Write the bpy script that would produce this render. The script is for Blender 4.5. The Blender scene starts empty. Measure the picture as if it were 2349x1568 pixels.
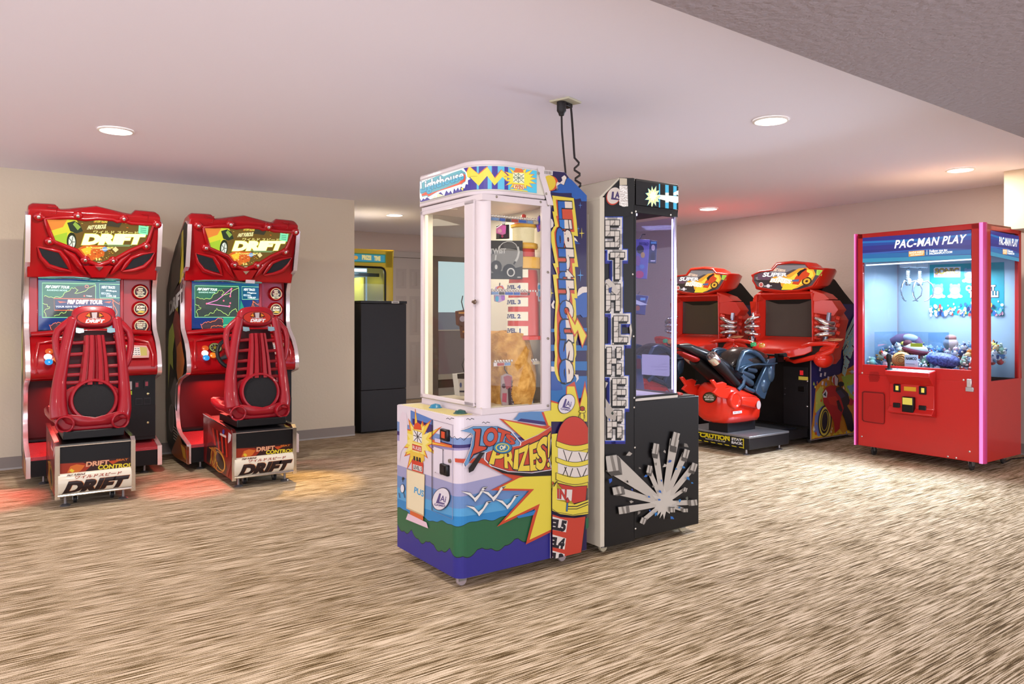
import bpy, bmesh, math, random
from mathutils import Vector, Matrix
C = bpy.context.scene.collection
random.seed(4)
# ---------------------------------------------------------------- camera
F, CX, CY, CH = 1715.0, 1174.5, 722.0, 1.25      # focal length in px, principal point, camera height
cam_d = bpy.data.cameras.new('camera')
cam_d.sensor_width = 36; cam_d.lens = F / 2349 * 36
cam_d.shift_y = -(784 - CY) / 2349
cam_d.clip_start = .05
cam = bpy.data.objects.new('camera', cam_d)
cam.location = (0, 0, CH); cam.rotation_euler = (math.pi / 2, 0, 0)
C.objects.link(cam); bpy.context.scene.camera = cam
vs = bpy.context.scene.view_settings
vs.view_transform = 'Standard'; vs.look = 'None'; vs.gamma = 1; vs.use_curve_mapping = False
vs.exposure = EXPO = .12
TH = math.atan2(.576, .817)
AX = Vector((math.cos(TH), math.sin(TH), 0))      # room direction that the left wall follows
BX = Vector((-math.sin(TH), math.cos(TH), 0))     # room direction that the right wall follows
# ---------------------------------------------------------------- world and room lights
w = bpy.data.worlds.new('world'); bpy.context.scene.world = w; w.use_nodes = True
w.node_tree.nodes['Background'].inputs[0].default_value = (.90, .90, 1.0, 1)
w.node_tree.nodes['Background'].inputs[1].default_value = WORLD = 3.7
ZC = 2.44
def ceil_pt(px, py):
    d = F * (ZC - CH) / (CY - py); return ((px - CX) / F * d, d)
LAMPS = [ceil_pt(266, 298), ceil_pt(1768, 275), ceil_pt(2203, 388), ceil_pt(1625, 478), ceil_pt(905, 492),
         (-2.6, 1.7), (-.4, 2.0), (-.6, 5.6)]  # first two here: extra lamps out of view, added for light
def add_light(kind, loc, energy, color, size=.2, aim=None, **kw):
    l = bpy.data.lights.new('lamp_light', kind); l.energy = energy; l.color = color
    if kind == 'AREA':
        l.shape = kw.get('shape', 'DISK'); l.size = size
        if 'size_y' in kw: l.size_y = kw['size_y']
        if 'spread' in kw: l.spread = kw['spread']
    else: l.shadow_soft_size = size
    if kind == 'SPOT': l.spot_size = kw.get('cone', 1.2); l.spot_blend = .8
    o = bpy.data.objects.new('lamp_light', l); C.objects.link(o); o.location = loc
    if aim is not None:
        o.rotation_euler = (Vector(aim) - Vector(loc)).to_track_quat('-Z', 'Y').to_euler()
    return o
for i, (x, y) in enumerate(LAMPS[:7]):
    add_light('AREA', (x, y, ZC - .012), (34, 34, 18, 22, 30, 22, 26)[i], (1, .93, .84), .19, (x, y, 0))
# ---------------------------------------------------------------- materials
def lin(h):
    h = h.lstrip('#'); r = [int(h[i:i + 2], 16) / 255 for i in (0, 2, 4)]
    return tuple((c / 12.92 if c <= .04045 else ((c + .055) / 1.055) ** 2.4) for c in r) + (1,)
_M = {}
ALB = 1.0        # printed and painted colours of the machines are a little deeper than their screen values
def M(h, rough=.5, metal=0., emit=0., coat=0., alpha=1., bump=0., bscale=60., mix=None, bdist=.004):
    key = (h, rough, metal, emit, coat, alpha, bump, bscale, mix, bdist)
    if key in _M: return _M[key]
    m = bpy.data.materials.new('paint' + h); m.use_nodes = True
    nt = m.node_tree; p = nt.nodes['Principled BSDF']
    p.inputs['Base Color'].default_value = (tuple(c * (1 if metal > .6 else ALB) for c in lin(h)[:3]) + (1,)) if not emit else tuple(c * .25 for c in lin(h)[:3]) + (1,)
    p.inputs['Roughness'].default_value = rough; p.inputs['Metallic'].default_value = metal
    p.inputs['Coat Weight'].default_value = coat; p.inputs['Coat Roughness'].default_value = .06
    if metal < .1 and not emit: p.inputs['Specular IOR Level'].default_value = .28
    if emit:
        p.inputs['Emission Color'].default_value = lin(h); p.inputs['Emission Strength'].default_value = emit
    if alpha < 1: p.inputs['Alpha'].default_value = alpha
    if bump or mix:
        tc = nt.nodes.new('ShaderNodeTexCoord'); n = nt.nodes.new('ShaderNodeTexNoise')
        n.inputs['Scale'].default_value = bscale; n.inputs['Detail'].default_value = 6
        nt.links.new(tc.outputs['Object'], n.inputs['Vector'])
        if bump:
            b = nt.nodes.new('ShaderNodeBump'); b.inputs['Strength'].default_value = bump; b.inputs['Distance'].default_value = bdist
            nt.links.new(n.outputs['Fac'], b.inputs['Height']); nt.links.new(b.outputs['Normal'], p.inputs['Normal'])
        if mix:
            r = nt.nodes.new('ShaderNodeValToRGB'); r.color_ramp.elements[0].position = .38; r.color_ramp.elements[1].position = .62
            r.color_ramp.elements[0].color = lin(h); r.color_ramp.elements[1].color = lin(mix)
            nt.links.new(n.outputs['Fac'], r.inputs['Fac']); nt.links.new(r.outputs['Color'], p.inputs['Base Color'])
    _M[key] = m; return m
def glass(h='#ffffff', rough=0.0, k=.08):
    key = ('glass', h, rough, k)
    if key in _M: return _M[key]
    m = bpy.data.materials.new('clear_pane'); m.use_nodes = True; nt = m.node_tree
    p = nt.nodes['Principled BSDF']; nt.nodes.remove(p); o = nt.nodes['Material Output']
    t = nt.nodes.new('ShaderNodeBsdfTransparent'); t.inputs[0].default_value = lin(h)
    g = nt.nodes.new('ShaderNodeBsdfGlossy'); g.inputs['Roughness'].default_value = rough
    lw0 = nt.nodes.new('ShaderNodeLayerWeight'); lw0.inputs[0].default_value = .5
    pw = nt.nodes.new('ShaderNodeMath'); pw.operation = 'POWER'; nt.links.new(lw0.outputs['Facing'], pw.inputs[0]); pw.inputs[1].default_value = 4
    lw = nt.nodes.new('ShaderNodeMath'); lw.operation = 'MULTIPLY_ADD'; nt.links.new(pw.outputs[0], lw.inputs[0]); lw.inputs[1].default_value = .14; lw.inputs[2].default_value = k * .2
    mx = nt.nodes.new('ShaderNodeMixShader')
    nt.links.new(lw.outputs[0], mx.inputs[0]); nt.links.new(t.outputs[0], mx.inputs[1]); nt.links.new(g.outputs[0], mx.inputs[2])
    nt.links.new(mx.outputs[0], o.inputs[0]); _M[key] = m; return m
def chrome(): return M('#e8e6e6', .14, 1.)
# ---------------------------------------------------------------- objects
def tag(o, label=None, cat=None, group=None, kind=None):
    for k, v in (('label', label), ('category', cat), ('group', group), ('kind', kind)):
        if v: o[k] = v
    return o
class Fr:
    """a thing's own frame: base point on the floor and heading; parts are built in its local metres"""
    def __init__(s, x, y, th, name=None, label=None, cat=None, group=None, z=0):
        s.P = Vector((x, y, z)); s.R = Matrix.Rotation(th, 3, 'Z'); s.Ri = s.R.transposed(); s.th = th; s.root = None
        if name:
            e = bpy.data.objects.new(name, None); e.empty_display_size = .1; C.objects.link(e)
            e.location = s.P; e.rotation_euler = (0, 0, th); s.root = e; tag(e, label, cat, group)
    def loc(s, wv): return s.Ri @ (Vector(wv) - s.P)
    def ray(s, px, py):
        o = s.loc((0, 0, CH)); d = s.Ri @ Vector(((px - CX) / F, 1, (CY - py) / F)); return o, d
    def hit(s, px, py, p0, n):
        o, d = s.ray(px, py); n = Vector(n); t = (Vector(p0) - o).dot(n) / d.dot(n); return o + d * t
    def X(s, px, py, x): return s.hit(px, py, (x, 0, 0), (1, 0, 0))
    def Y(s, px, py, y): return s.hit(px, py, (0, y, 0), (0, 1, 0))
    def Z(s, px, py, z): return s.hit(px, py, (0, 0, z), (0, 0, 1))
def shade(me, ang=35):
    me.polygons.foreach_set('use_smooth', [True] * len(me.polygons)); me.set_sharp_from_angle(angle=math.radians(ang))
class MB:
    def __init__(s): s.v = []; s.f = []; s.m = []; s.mats = []
    def mi(s, m):
        if m not in s.mats: s.mats.append(m)
        return s.mats.index(m)
    def add(s, vs, fs, m):
        k = len(s.v); s.v += [Vector(a) for a in vs]; i = s.mi(m)
        for f in fs: s.f.append([k + j for j in f]); s.m.append(i)
        return s
    def box(s, x0, x1, y0, y1, z0, z1, m):
        vs = [(x, y, z) for z in (z0, z1) for y in (y0, y1) for x in (x0, x1)]
        return s.add(vs, [(0, 2, 3, 1), (4, 5, 7, 6), (0, 1, 5, 4), (2, 6, 7, 3), (0, 4, 6, 2), (1, 3, 7, 5)], m)
    def prism(s, pts, axis, lo, hi, m):
        def P(a, b, h): return {'x': (h, a, b), 'y': (a, h, b), 'z': (a, b, h)}[axis]
        n = len(pts); vs = [P(a, b, lo) for a, b in pts] + [P(a, b, hi) for a, b in pts]
        fs = [list(range(n))[::-1], list(range(n, 2 * n))] + [(i, (i + 1) % n, n + (i + 1) % n, n + i) for i in range(n)]
        return s.add(vs, fs, m)
    def poly(s, pts, m): return s.add(pts, [list(range(len(pts)))], m)
    def slab(s, pts, d, m):
        """3-D outline given thickness d (a vector)"""
        n = len(pts); d = Vector(d); vs = [Vector(p) for p in pts] + [Vector(p) + d for p in pts]
        return s.add(vs, [list(range(n))[::-1], list(range(n, 2 * n))] + [(i, (i + 1) % n, n + (i + 1) % n, n + i) for i in range(n)], m)
    def loft(s, rings, m, caps=True, closed=True):
        n = len(rings[0]); vs = [p for r in rings for p in r]; fs = []
        for k in range(len(rings) - 1):
            for i in range(n if closed else n - 1):
                j = (i + 1) % n; fs.append((k * n + i, k * n + j, (k + 1) * n + j, (k + 1) * n + i))
        if caps and closed: fs += [list(range(n))[::-1], [(len(rings) - 1) * n + i for i in range(n)]]
        return s.add(vs, fs, m)
    def tube(s, path, r, m, seg=8, closed=False, flat=1.0, up=None):
        P = [Vector(p) for p in path]; n = len(P); R = r if isinstance(r, (list, tuple)) else [r] * n
        rings = []; prev = None
        for i in range(n):
            a = P[(i - 1) % n] if (i or closed) else P[0]; b = P[(i + 1) % n] if (i < n - 1 or closed) else P[-1]
            t = (b - a); t = t.normalized() if t.length > 1e-9 else Vector((0, 0, 1))
            if prev is None:
                u = Vector(up) if up else (Vector((0, 0, 1)) if abs(t.z) < .9 else Vector((1, 0, 0)))
            else: u = prev
            u = (u - t * u.dot(t)); u = u.normalized() if u.length > 1e-6 else t.orthogonal().normalized()
            prev = u; q = t.cross(u)
            rings.append([P[i] + (u * math.cos(k * 2 * math.pi / seg) + q * math.sin(k * 2 * math.pi / seg) * flat) * R[i] for k in range(seg)])
        if closed: rings.append(rings[0]); return s.loft(rings, m, caps=False)
        return s.loft(rings, m)
    def lathe(s, prof, c, ax, m, seg=24, caps=True):
        ax = Vector(ax).normalized(); u = ax.orthogonal().normalized(); q = ax.cross(u); c = Vector(c)
        rings = [[c + ax * h + (u * math.cos(k * 2 * math.pi / seg) + q * math.sin(k * 2 * math.pi / seg)) * max(r, 1e-5) for k in range(seg)] for r, h in prof]
        return s.loft(rings, m, caps=caps)
    def ell(s, c, r, m, rot=None, seg=16, rings=10):
        c = Vector(c); rs = []
        for i in range(rings + 1):
            a = math.pi * i / rings; z = -math.cos(a); q = max(math.sin(a), 1e-4)
            ring = []
            for k in range(seg):
                p = Vector((q * math.cos(k * 2 * math.pi / seg) * r[0], q * math.sin(k * 2 * math.pi / seg) * r[1], z * r[2]))
                ring.append(c + (rot @ p if rot else p))
            rs.append(ring)
        return s.loft(rs, m)
    def build(s, name, par=None, bevel=0, sub=0, ang=35, seg=2, label=None):
        me = bpy.data.meshes.new(name); me.from_pydata([tuple(v) for v in s.v], [], s.f)
        for m in s.mats: me.materials.append(m)
        me.polygons.foreach_set('material_index', s.m)
        bm = bmesh.new(); bm.from_mesh(me); bmesh.ops.remove_doubles(bm, verts=bm.verts, dist=1e-6)
        bmesh.ops.recalc_face_normals(bm, faces=bm.faces); bm.to_mesh(me); bm.free(); shade(me, ang)
        o = bpy.data.objects.new(name, me); C.objects.link(o)
        if par is not None: o.parent = par.root if isinstance(par, Fr) else par
        if bevel:
            b = o.modifiers.new('b', 'BEVEL'); b.width = bevel; b.segments = seg; b.limit_method = 'ANGLE'; b.angle_limit = .6
            b.harden_normals = False
        if sub:
            b = o.modifiers.new('s', 'SUBSURF'); b.levels = sub; b.render_levels = sub
        if label: o['label'] = label
        return o
def islands(mb, name, par=None, **k):
    """build each separate piece of a mesh as an object of its own"""
    n = len(mb.v); r = list(range(n))
    def find(i):
        while r[i] != i: r[i] = r[r[i]]; i = r[i]
        return i
    for f in mb.f:
        for j in f[1:]: r[find(j)] = find(f[0])
    g = {}
    for fi, f in enumerate(mb.f): g.setdefault(find(f[0]), []).append(fi)
    # pieces whose boxes touch stay together
    def bb(fs):
        P = [mb.v[i] for fi in fs for i in mb.f[fi]]; return [min(p[a] for p in P) for a in range(3)], [max(p[a] for p in P) for a in range(3)]
    L = [(fs, bb(fs)) for fs in g.values()]; merged = True
    while merged:
        merged = False
        for i in range(len(L)):
            for j in range(i + 1, len(L)):
                (l1, h1), (l2, h2) = L[i][1], L[j][1]
                if all(l1[a] <= h2[a] + .002 and l2[a] <= h1[a] + .002 for a in range(3)):
                    L[i] = (L[i][0] + L[j][0], ([min(a, b) for a, b in zip(l1, l2)], [max(a, b) for a, b in zip(h1, h2)])); del L[j]; merged = True; break
            if merged: break
    out = []
    for fs, _ in L:
        q = MB(); q.mats = list(mb.mats); mp = {}
        for fi in fs:
            nf = []
            for i in mb.f[fi]:
                if i not in mp: mp[i] = len(q.v); q.v.append(mb.v[i])
                nf.append(mp[i])
            q.f.append(nf); q.m.append(mb.m[fi])
        out.append(q.build(name, par, **k))
    return out
# ---------------------------------------------------------------- flat printed artwork on surfaces
class Plane:
    def __init__(s, fr, p0, e1, e2):
        s.fr = fr; s.p0 = Vector(p0); s.e1 = Vector(e1).normalized(); e2 = Vector(e2)
        s.e2 = (e2 - s.e1 * e2.dot(s.e1)).normalized(); s.n = s.e1.cross(s.e2); s.cuts = []
        if (fr.loc((0, 0, CH)) - s.p0).dot(s.n) < 0: s.n = -s.n
    def st(s, px, py):
        q = s.fr.hit(px, py, s.p0, s.n) - s.p0; return q.dot(s.e1), q.dot(s.e2)
    def P(s, a, b, off=0): return s.p0 + s.e1 * a + s.e2 * b + s.n * off
class Wrap:
    """vertical sheet that follows a bent path (local x, y); s runs along it, t is height"""
    def __init__(s, fr, path):
        s.fr = fr; s.path = [Vector((x, y, 0)) for x, y in path]; s.L = [0]
        for a, b in zip(s.path, s.path[1:]): s.L.append(s.L[-1] + (b - a).length)
        s.cuts = s.L[1:-1]; eye = fr.loc((0, 0, CH)); s.N = []
        for a, b in zip(s.path, s.path[1:]):
            d = (b - a).normalized(); s.N.append(Vector((d.y, -d.x, 0)))
        mid = len(s.N) // 2
        if (eye - s.path[mid]).dot(s.N[mid]) < 0: s.N = [-n for n in s.N]
    def st(s, px, py):
        best = None
        for i, (a, b) in enumerate(zip(s.path, s.path[1:])):
            o, d = s.fr.ray(px, py)
            if abs(d.dot(s.N[i])) < 1e-9: continue
            q = s.fr.hit(px, py, a, s.N[i]); u = (q - a).dot((b - a).normalized()); l = (b - a).length
            e = max(0, -u, u - l)
            if best is None or e < best[0]: best = (e, s.L[i] + u, q.z)
        return best[1], best[2]
    def P(s, a, b, off=0):
        i = 0
        while i < len(s.N) - 1 and a > s.L[i + 1] + 1e-9: i += 1
        d = (s.path[i + 1] - s.path[i]).normalized(); n = s.N[i]
        # blend normals near joints
        l = s.L[i + 1] - s.L[i]; u = (a - s.L[i]) / l
        nn = n
        if u < .5 and i > 0: nn = (n + (s.N[i - 1] - n) * (.5 - u)).normalized()
        if u > .5 and i < len(s.N) - 1: nn = (n + (s.N[i + 1] - n) * (u - .5)).normalized()
        p = s.path[i] + d * (a - s.L[i]) + nn * off; p.z = b; return p
_T = {}
def glyphs(txt, bold=0., res=3, space=1.):
    key = (txt, bold, res, space)
    if key in _T: return _T[key]
    cu = bpy.data.curves.new('t', 'FONT'); cu.body = txt; cu.offset = bold; cu.resolution_u = res; cu.space_character = space
    o = bpy.data.objects.new('t', cu); C.objects.link(o); dg = bpy.context.evaluated_depsgraph_get()
    me = o.evaluated_get(dg).to_mesh(); vs = [(v.co.x, v.co.y) for v in me.vertices]; fs = [list(p.vertices) for p in me.polygons]
    o.evaluated_get(dg).to_mesh_clear(); bpy.data.objects.remove(o); bpy.data.curves.remove(cu)
    _T[key] = (vs, fs); return _T[key]
class Art:
    STEP = .00012
    def __init__(s, surf, z=None, off=.0006, emit=0., rough=.45, coat=0.):
        s.sf = surf; s.off = off; s.v = []; s.f = []; s.m = []; s.mats = []; s.k = 0; s.emit = emit; s.rough = rough; s.coat = coat
        s.zx, s.zy, s.zs = z or (0, 0, 1); s.clipbox = None
    def zoom(s, x, y, k): s.zx, s.zy, s.zs = x, y, k; return s
    def px(s, p): return s.zx + p[0] / s.zs, s.zy + p[1] / s.zs
    def mat(s, c, emit=None):
        m = c if not isinstance(c, str) else M(c, s.rough, emit=s.emit if emit is None else emit, coat=s.coat)
        if m not in s.mats: s.mats.append(m)
        return s.mats.index(m)
    def raw(s, st, faces, c, emit=None, step=True):
        if step: s.k += 1
        off = s.off + s.k * s.STEP; mi = s.mat(c, emit)
        bm = bmesh.new(); V = [bm.verts.new((a, b, 0)) for a, b in st]
        for f in faces:
            if len(set(f)) > 2:
                try: bm.faces.new([V[i] for i in f])
                except ValueError: pass
        if s.sf.cuts or s.clipbox or getattr(s.sf, 'cuts_t', None):
            bmesh.ops.triangulate(bm, faces=bm.faces)
            for c_ in getattr(s.sf, 'cuts_t', []):
                bmesh.ops.bisect_plane(bm, geom=bm.verts[:] + bm.edges[:] + bm.faces[:], plane_co=(0, c_, 0), plane_no=(0, 1, 0))
            for c_ in s.sf.cuts:
                bmesh.ops.bisect_plane(bm, geom=bm.verts[:] + bm.edges[:] + bm.faces[:], plane_co=(c_, 0, 0), plane_no=(1, 0, 0))
            if s.clipbox:
                a0, a1, b0, b1 = s.clipbox
                for co, no in (((a0, 0, 0), (-1, 0, 0)), ((a1, 0, 0), (1, 0, 0)), ((0, b0, 0), (0, -1, 0)), ((0, b1, 0), (0, 1, 0))):
                    bmesh.ops.bisect_plane(bm, geom=bm.verts[:] + bm.edges[:] + bm.faces[:], plane_co=co, plane_no=no, clear_outer=True)
        bm.verts.index_update(); k = len(s.v)
        s.v += [s.sf.P(v.co.x, v.co.y, off) for v in bm.verts]
        for f in bm.faces: s.f.append([k + v.index for v in f.verts]); s.m.append(mi)
        bm.free(); return s
    def poly(s, pts, c, emit=None, step=True):
        st = [s.sf.st(*s.px(p)) for p in pts]; return s.raw(st, [list(range(len(st)))], c, emit, step)
    def rect(s, x0, y0, x1, y1, c, emit=None): return s.poly([(x0, y0), (x1, y0), (x1, y1), (x0, y1)], c, emit)
    def line(s, pts, wd, c, emit=None, closed=False):
        P = [Vector((p[0], p[1])) for p in pts]
        if closed: P = P + [P[0]]
        st = []; fs = []
        Ls = []; Rs = []
        for i, p in enumerate(P):
            if closed and i in (0, len(P) - 1): a, b = P[-2], P[1]
            else: a = P[max(i - 1, 0)]; b = P[min(i + 1, len(P) - 1)]
            d = b - a; d = d.normalized() if d.length > 0 else Vector((1, 0)); n = Vector((-d.y, d.x)) * wd / 2
            Ls.append(p + n); Rs.append(p - n)
        st = [s.sf.st(*s.px(p)) for p in Ls + Rs]; n = len(P)
        fs = [(i, i + 1, n + i + 1, n + i) for i in range(n - 1)]
        return s.raw(st, fs, c, emit)
    def ell(s, cx, cy, rx, ry, c, rot=0, emit=None, n=28, a0=0, a1=360):
        r = math.radians(rot); pts = []
        for k in range(n + (a1 - a0 < 360)):
            t = math.radians(a0 + (a1 - a0) * k / n); x, y = rx * math.cos(t), ry * math.sin(t)
            pts.append((cx + x * math.cos(r) - y * math.sin(r), cy + x * math.sin(r) + y * math.cos(r)))
        return s.poly(pts, c, emit)
    def ring(s, cx, cy, rx, ry, wd, c, rot=0, emit=None, n=28, a0=0, a1=360):
        r = math.radians(rot); pts = []
        for k in range(n + (a1 - a0 < 360)):
            t = math.radians(a0 + (a1 - a0) * k / n); x, y = rx * math.cos(t), ry * math.sin(t)
            pts.append((cx + x * math.cos(r) - y * math.sin(r), cy + x * math.sin(r) + y * math.cos(r)))
        return s.line(pts, wd, c, emit, closed=(a1 - a0 >= 360))
    def burst(s, cx, cy, rx, ry, n, c, inner=.55, jit=.15, seed=1, emit=None, rot=0):
        R = random.Random(seed); pts = []
        for k in range(2 * n):
            t = math.pi * k / n + rot; q = (1 + R.uniform(-jit, jit)) if k % 2 == 0 else inner * (1 + R.uniform(-jit, jit))
            pts.append((cx + rx * q * math.cos(t), cy + ry * q * math.sin(t)))
        return s.poly(pts, c, emit)
    def text(s, txt, tl, tr, br, bl, c, bold=.02, emit=None, outline=None, clip=None, res=3, space=1., skew=0, drop=None):
        base, _ = glyphs(txt, 0, res, space)
        x0 = min(v[0] for v in base); x1 = max(v[0] for v in base); y0 = min(v[1] for v in base); y1 = max(v[1] for v in base)
        if x1 - x0 < 1e-6: return s
        def put(b, col, em, dx=0, dy=0, clip=None):
            vs, fs = glyphs(txt, b, res, space); vs = [((x - x0) / (x1 - x0), (y - y0) / (y1 - y0)) for x, y in vs]
            if clip:
                bm = bmesh.new(); V = [bm.verts.new((a, q, 0)) for a, q in vs]
                for f in fs:
                    try: bm.faces.new([V[i] for i in f])
                    except ValueError: pass
                g = lambda: bm.verts[:] + bm.edges[:] + bm.faces[:]
                bmesh.ops.bisect_plane(bm, geom=g(), plane_co=(0, clip[0], 0), plane_no=(0, -1, 0), clear_outer=True)
                bmesh.ops.bisect_plane(bm, geom=g(), plane_co=(0, clip[1], 0), plane_no=(0, 1, 0), clear_outer=True)
                bm.verts.index_update(); vs = [(v.co.x, v.co.y) for v in bm.verts]; fs = [[v.index for v in f.verts] for f in bm.faces]; bm.free()
            pts = []
            for a, q in vs:
                a2 = a + skew * (q - .5)
                X = (bl[0] * (1 - a2) + br[0] * a2) * (1 - q) + (tl[0] * (1 - a2) + tr[0] * a2) * q + dx
                Y = (bl[1] * (1 - a2) + br[1] * a2) * (1 - q) + (tl[1] * (1 - a2) + tr[1] * a2) * q + dy
                pts.append((X, Y))
            s.raw([s.sf.st(*s.px(p)) for p in pts], fs, col, em)
        if drop: put(bold, drop[2], emit, drop[0], drop[1])
        for wd, col in (outline or []): put(wd, col, emit)
        put(bold, c, emit, clip=clip); return s
    def build(s, name, par=None, label=None):
        me = bpy.data.meshes.new(name); me.from_pydata([tuple(v) for v in s.v], [], s.f)
        for m in s.mats: me.materials.append(m)
        me.polygons.foreach_set('material_index', s.m)
        o = bpy.data.objects.new(name, me); C.objects.link(o)
        if par is None: par = s.sf.fr
        o.parent = par.root if isinstance(par, Fr) else par
        if label: o['label'] = label
        return o
def screws(fr, pts, n, r=.006, m=None, name='screw'):
    first = None
    for p in pts:
        p = Vector(p)
        if first is None:
            first = MB().lathe([(r, 0), (r, .002), (r * .6, .004), (0, .0045)], (0, 0, 0), n, m or M('#8d8578', .35, .8), 10).build(name, fr); o = first
        else: o = first.copy(); C.objects.link(o)
        o.location = p
def caster(fr, x, y, z1, name='caster_wheel', m=None, r=.025):
    mb = MB(); mb.box(x - .02, x + .02, y - .02, y + .02, z1 - .012, z1 + .005, M('#8a8a88', .4, .8))
    mb.box(x - .016, x - .012, y - .016, y + .02, r, z1 - .01, M('#8a8a88', .4, .8)); mb.box(x + .012, x + .016, y - .016, y + .02, r, z1 - .01, M('#8a8a88', .4, .8))
    mb.lathe([(r * .9, -.01), (r, -.007), (r, .007), (r * .9, .01)], (x, y + .005, r), (1, 0, 0), m or M('#cfc9bd', .4), 18)
    return mb.build(name, fr)
def arc(cx, cy, r, a0, a1, n=8): return [(cx + r * math.cos(math.radians(a0 + (a1 - a0) * i / n)), cy + r * math.sin(math.radians(a0 + (a1 - a0) * i / n))) for i in range(n + 1)]
def copy_tree(o, parent=None, loc=None, rotz=None):
    c = o.copy(); C.objects.link(c)
    if parent is not None: c.parent = parent
    if loc is not None: c.location = loc
    if rotz is not None: c.rotation_euler.z = rotz
    for ch in list(o.children): copy_tree(ch, c)
    return c
# ================================================================ the room
def struct(name, mb, **k):
    o = mb.build(name, **k); o['kind'] = 'structure'; return o
def AB(p, a, b, z=0):
    q = Vector((p[0], p[1], 0)) + AX * a + BX * b; return Vector((q.x, q.y, z))
def wallmat(h, bump=.35):
    return M(h, .75, bump=bump, bscale=45, mix=None)
def carpet():
    m = bpy.data.materials.new('striped_carpet'); m.use_nodes = True; nt = m.node_tree; p = nt.nodes['Principled BSDF']
    N = nt.nodes.new; L = nt.links.new
    tc = N('ShaderNodeTexCoord'); mp = N('ShaderNodeMapping'); mp.inputs['Rotation'].default_value = (0, 0, -TH)
    L(tc.outputs['Object'], mp.inputs['Vector'])
    def noise(sx, sy, det, rgh=.5):
        a = N('ShaderNodeMapping'); a.inputs['Scale'].default_value = (sx, sy, 1); L(mp.outputs[0], a.inputs['Vector'])
        n = N('ShaderNodeTexNoise'); n.inputs['Scale'].default_value = 1; n.inputs['Detail'].default_value = det; n.inputs['Roughness'].default_value = rgh
        L(a.outputs[0], n.inputs['Vector']); return n
    n1 = noise(3.5, 150, 2, .5); n2 = noise(10, 270, 2); n3 = noise(420, 420, 1); n4 = noise(1.3, 5, 2)
    def math_(op, a, b):
        q = N('ShaderNodeMath'); q.operation = op
        for i, v in enumerate((a, b)):
            if isinstance(v, (int, float)): q.inputs[i].default_value = v
            else: L(v, q.inputs[i])
        return q.outputs[0]
    s1 = math_('MULTIPLY', math_('SUBTRACT', n1.outputs[0], .5), 1.75)
    s2 = math_('MULTIPLY', math_('SUBTRACT', n2.outputs[0], .5), 1.1)
    s3 = math_('MULTIPLY', math_('SUBTRACT', n3.outputs[0], .5), .9)
    s4 = math_('MULTIPLY', math_('SUBTRACT', n4.outputs[0], .5), .25)
    t = math_('ADD', math_('ADD', math_('ADD', s1, s2), math_('ADD', s3, s4)), .54)
    r = N('ShaderNodeValToRGB'); e = r.color_ramp.elements
    e[0].position = .33; e[0].color = lin('#4f3d23'); e[1].position = .76; e[1].color = lin('#d3bfa6')
    k = e.new(.47); k.color = lin('#85704e'); k = e.new(.56); k.color = lin('#ad987a')
    L(t, r.inputs[0]); L(r.outputs[0], p.inputs['Base Color']); p.inputs['Roughness'].default_value = .95
    p.inputs['Specular IOR Level'].default_value = .1
    b = N('ShaderNodeBump'); b.inputs['Strength'].default_value = .35; b.inputs['Distance'].default_value = .004
    L(t, b.inputs['Height']); L(b.outputs[0], p.inputs['Normal']); return m
LW = (-4.03, 6.09)                    # a point on the left wall, at its floor line
RW = (4.48, 6.82)                     # a point on the right wall
corner_a = None
# where the left wall ends (outside corner)
_fr = Fr(LW[0], LW[1], TH)
CL = _fr.Y(813, 900, 0).x             # along the wall
WMAT = wallmat('#d0c2aa'); W2 = wallmat('#c6b4a9')
struct('floor', MB().poly([(-9, -1, 0), (9, -1, 0), (9, 15, 0), (-9, 15, 0)], carpet()))  # floor ends early so world light from below reaches the ceiling
def wall_seg(name, p, q, z0, z1, th, m, **k):
    p = Vector((p[0], p[1], 0)); q = Vector((q[0], q[1], 0)); d = (q - p).normalized(); n = Vector((-d.y, d.x, 0)) * th
    mb = MB(); mb.slab([(p.x, p.y, z0), (q.x, q.y, z0), (q.x, q.y, z1), (p.x, p.y, z1)], n, m); return struct(name, mb, **k)
A0 = AB(LW, -6, 0); A1 = AB(LW, CL, 0)
wall_seg('wall_left', A0, A1, 0, ZC, .14, WMAT)
A1b = A1 + BX * .14
# back wall behind the recess, parallel to the left wall
bw = Vector((-1.35, 11.2, 0)); DB = (bw - A1).dot(BX)
B0 = A1 + BX * DB - AX * 2.5
rwp = Vector((RW[0], RW[1], 0)); s_ = (rwp - B0).dot(AX); B1 = B0 + AX * s_
wall_seg('wall_back', B0 - AX * .14, B1 + AX * .14, 0, ZC, .14, W2)
wall_seg('wall_recess', B0 - BX * (DB - .15), B0, 0, ZC, .1, W2)
R0 = B1; R1 = R0 - BX * 9.5
wall_seg('wall_right', R0, R1, 0, ZC, .14, W2)
# ceiling and the lower textured soffit in front
ce = M('#f4f0fc', .8, bump=.1, bscale=30)  # lavender cast of the machines' light is put into this colour
struct('ceiling', MB().box(-9, 9, -4, 15, ZC, ZC + .1, ce))
e0 = Vector((.431, 2.269, 0)); e1 = Vector((2.748, 4.013, 0)); d = (e1 - e0).normalized(); nrm = Vector((d.y, -d.x, 0))
sf = M('#9c9195', .85, bump=1.0, bscale=34, bdist=.012)  # grey carries the shade of the downward face in its colour
q0 = e0 - d * 3.2; q1 = e1 + d * 3.2
struct('ceiling_soffit', MB().slab([(q0.x, q0.y, 2.2), (q1.x, q1.y, 2.2), tuple(q1 + nrm * 5)[:2] + (2.2,), tuple(q0 + nrm * 5)[:2] + (2.2,)], (0, 0, ZC - 2.2 - .001), sf))
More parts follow.
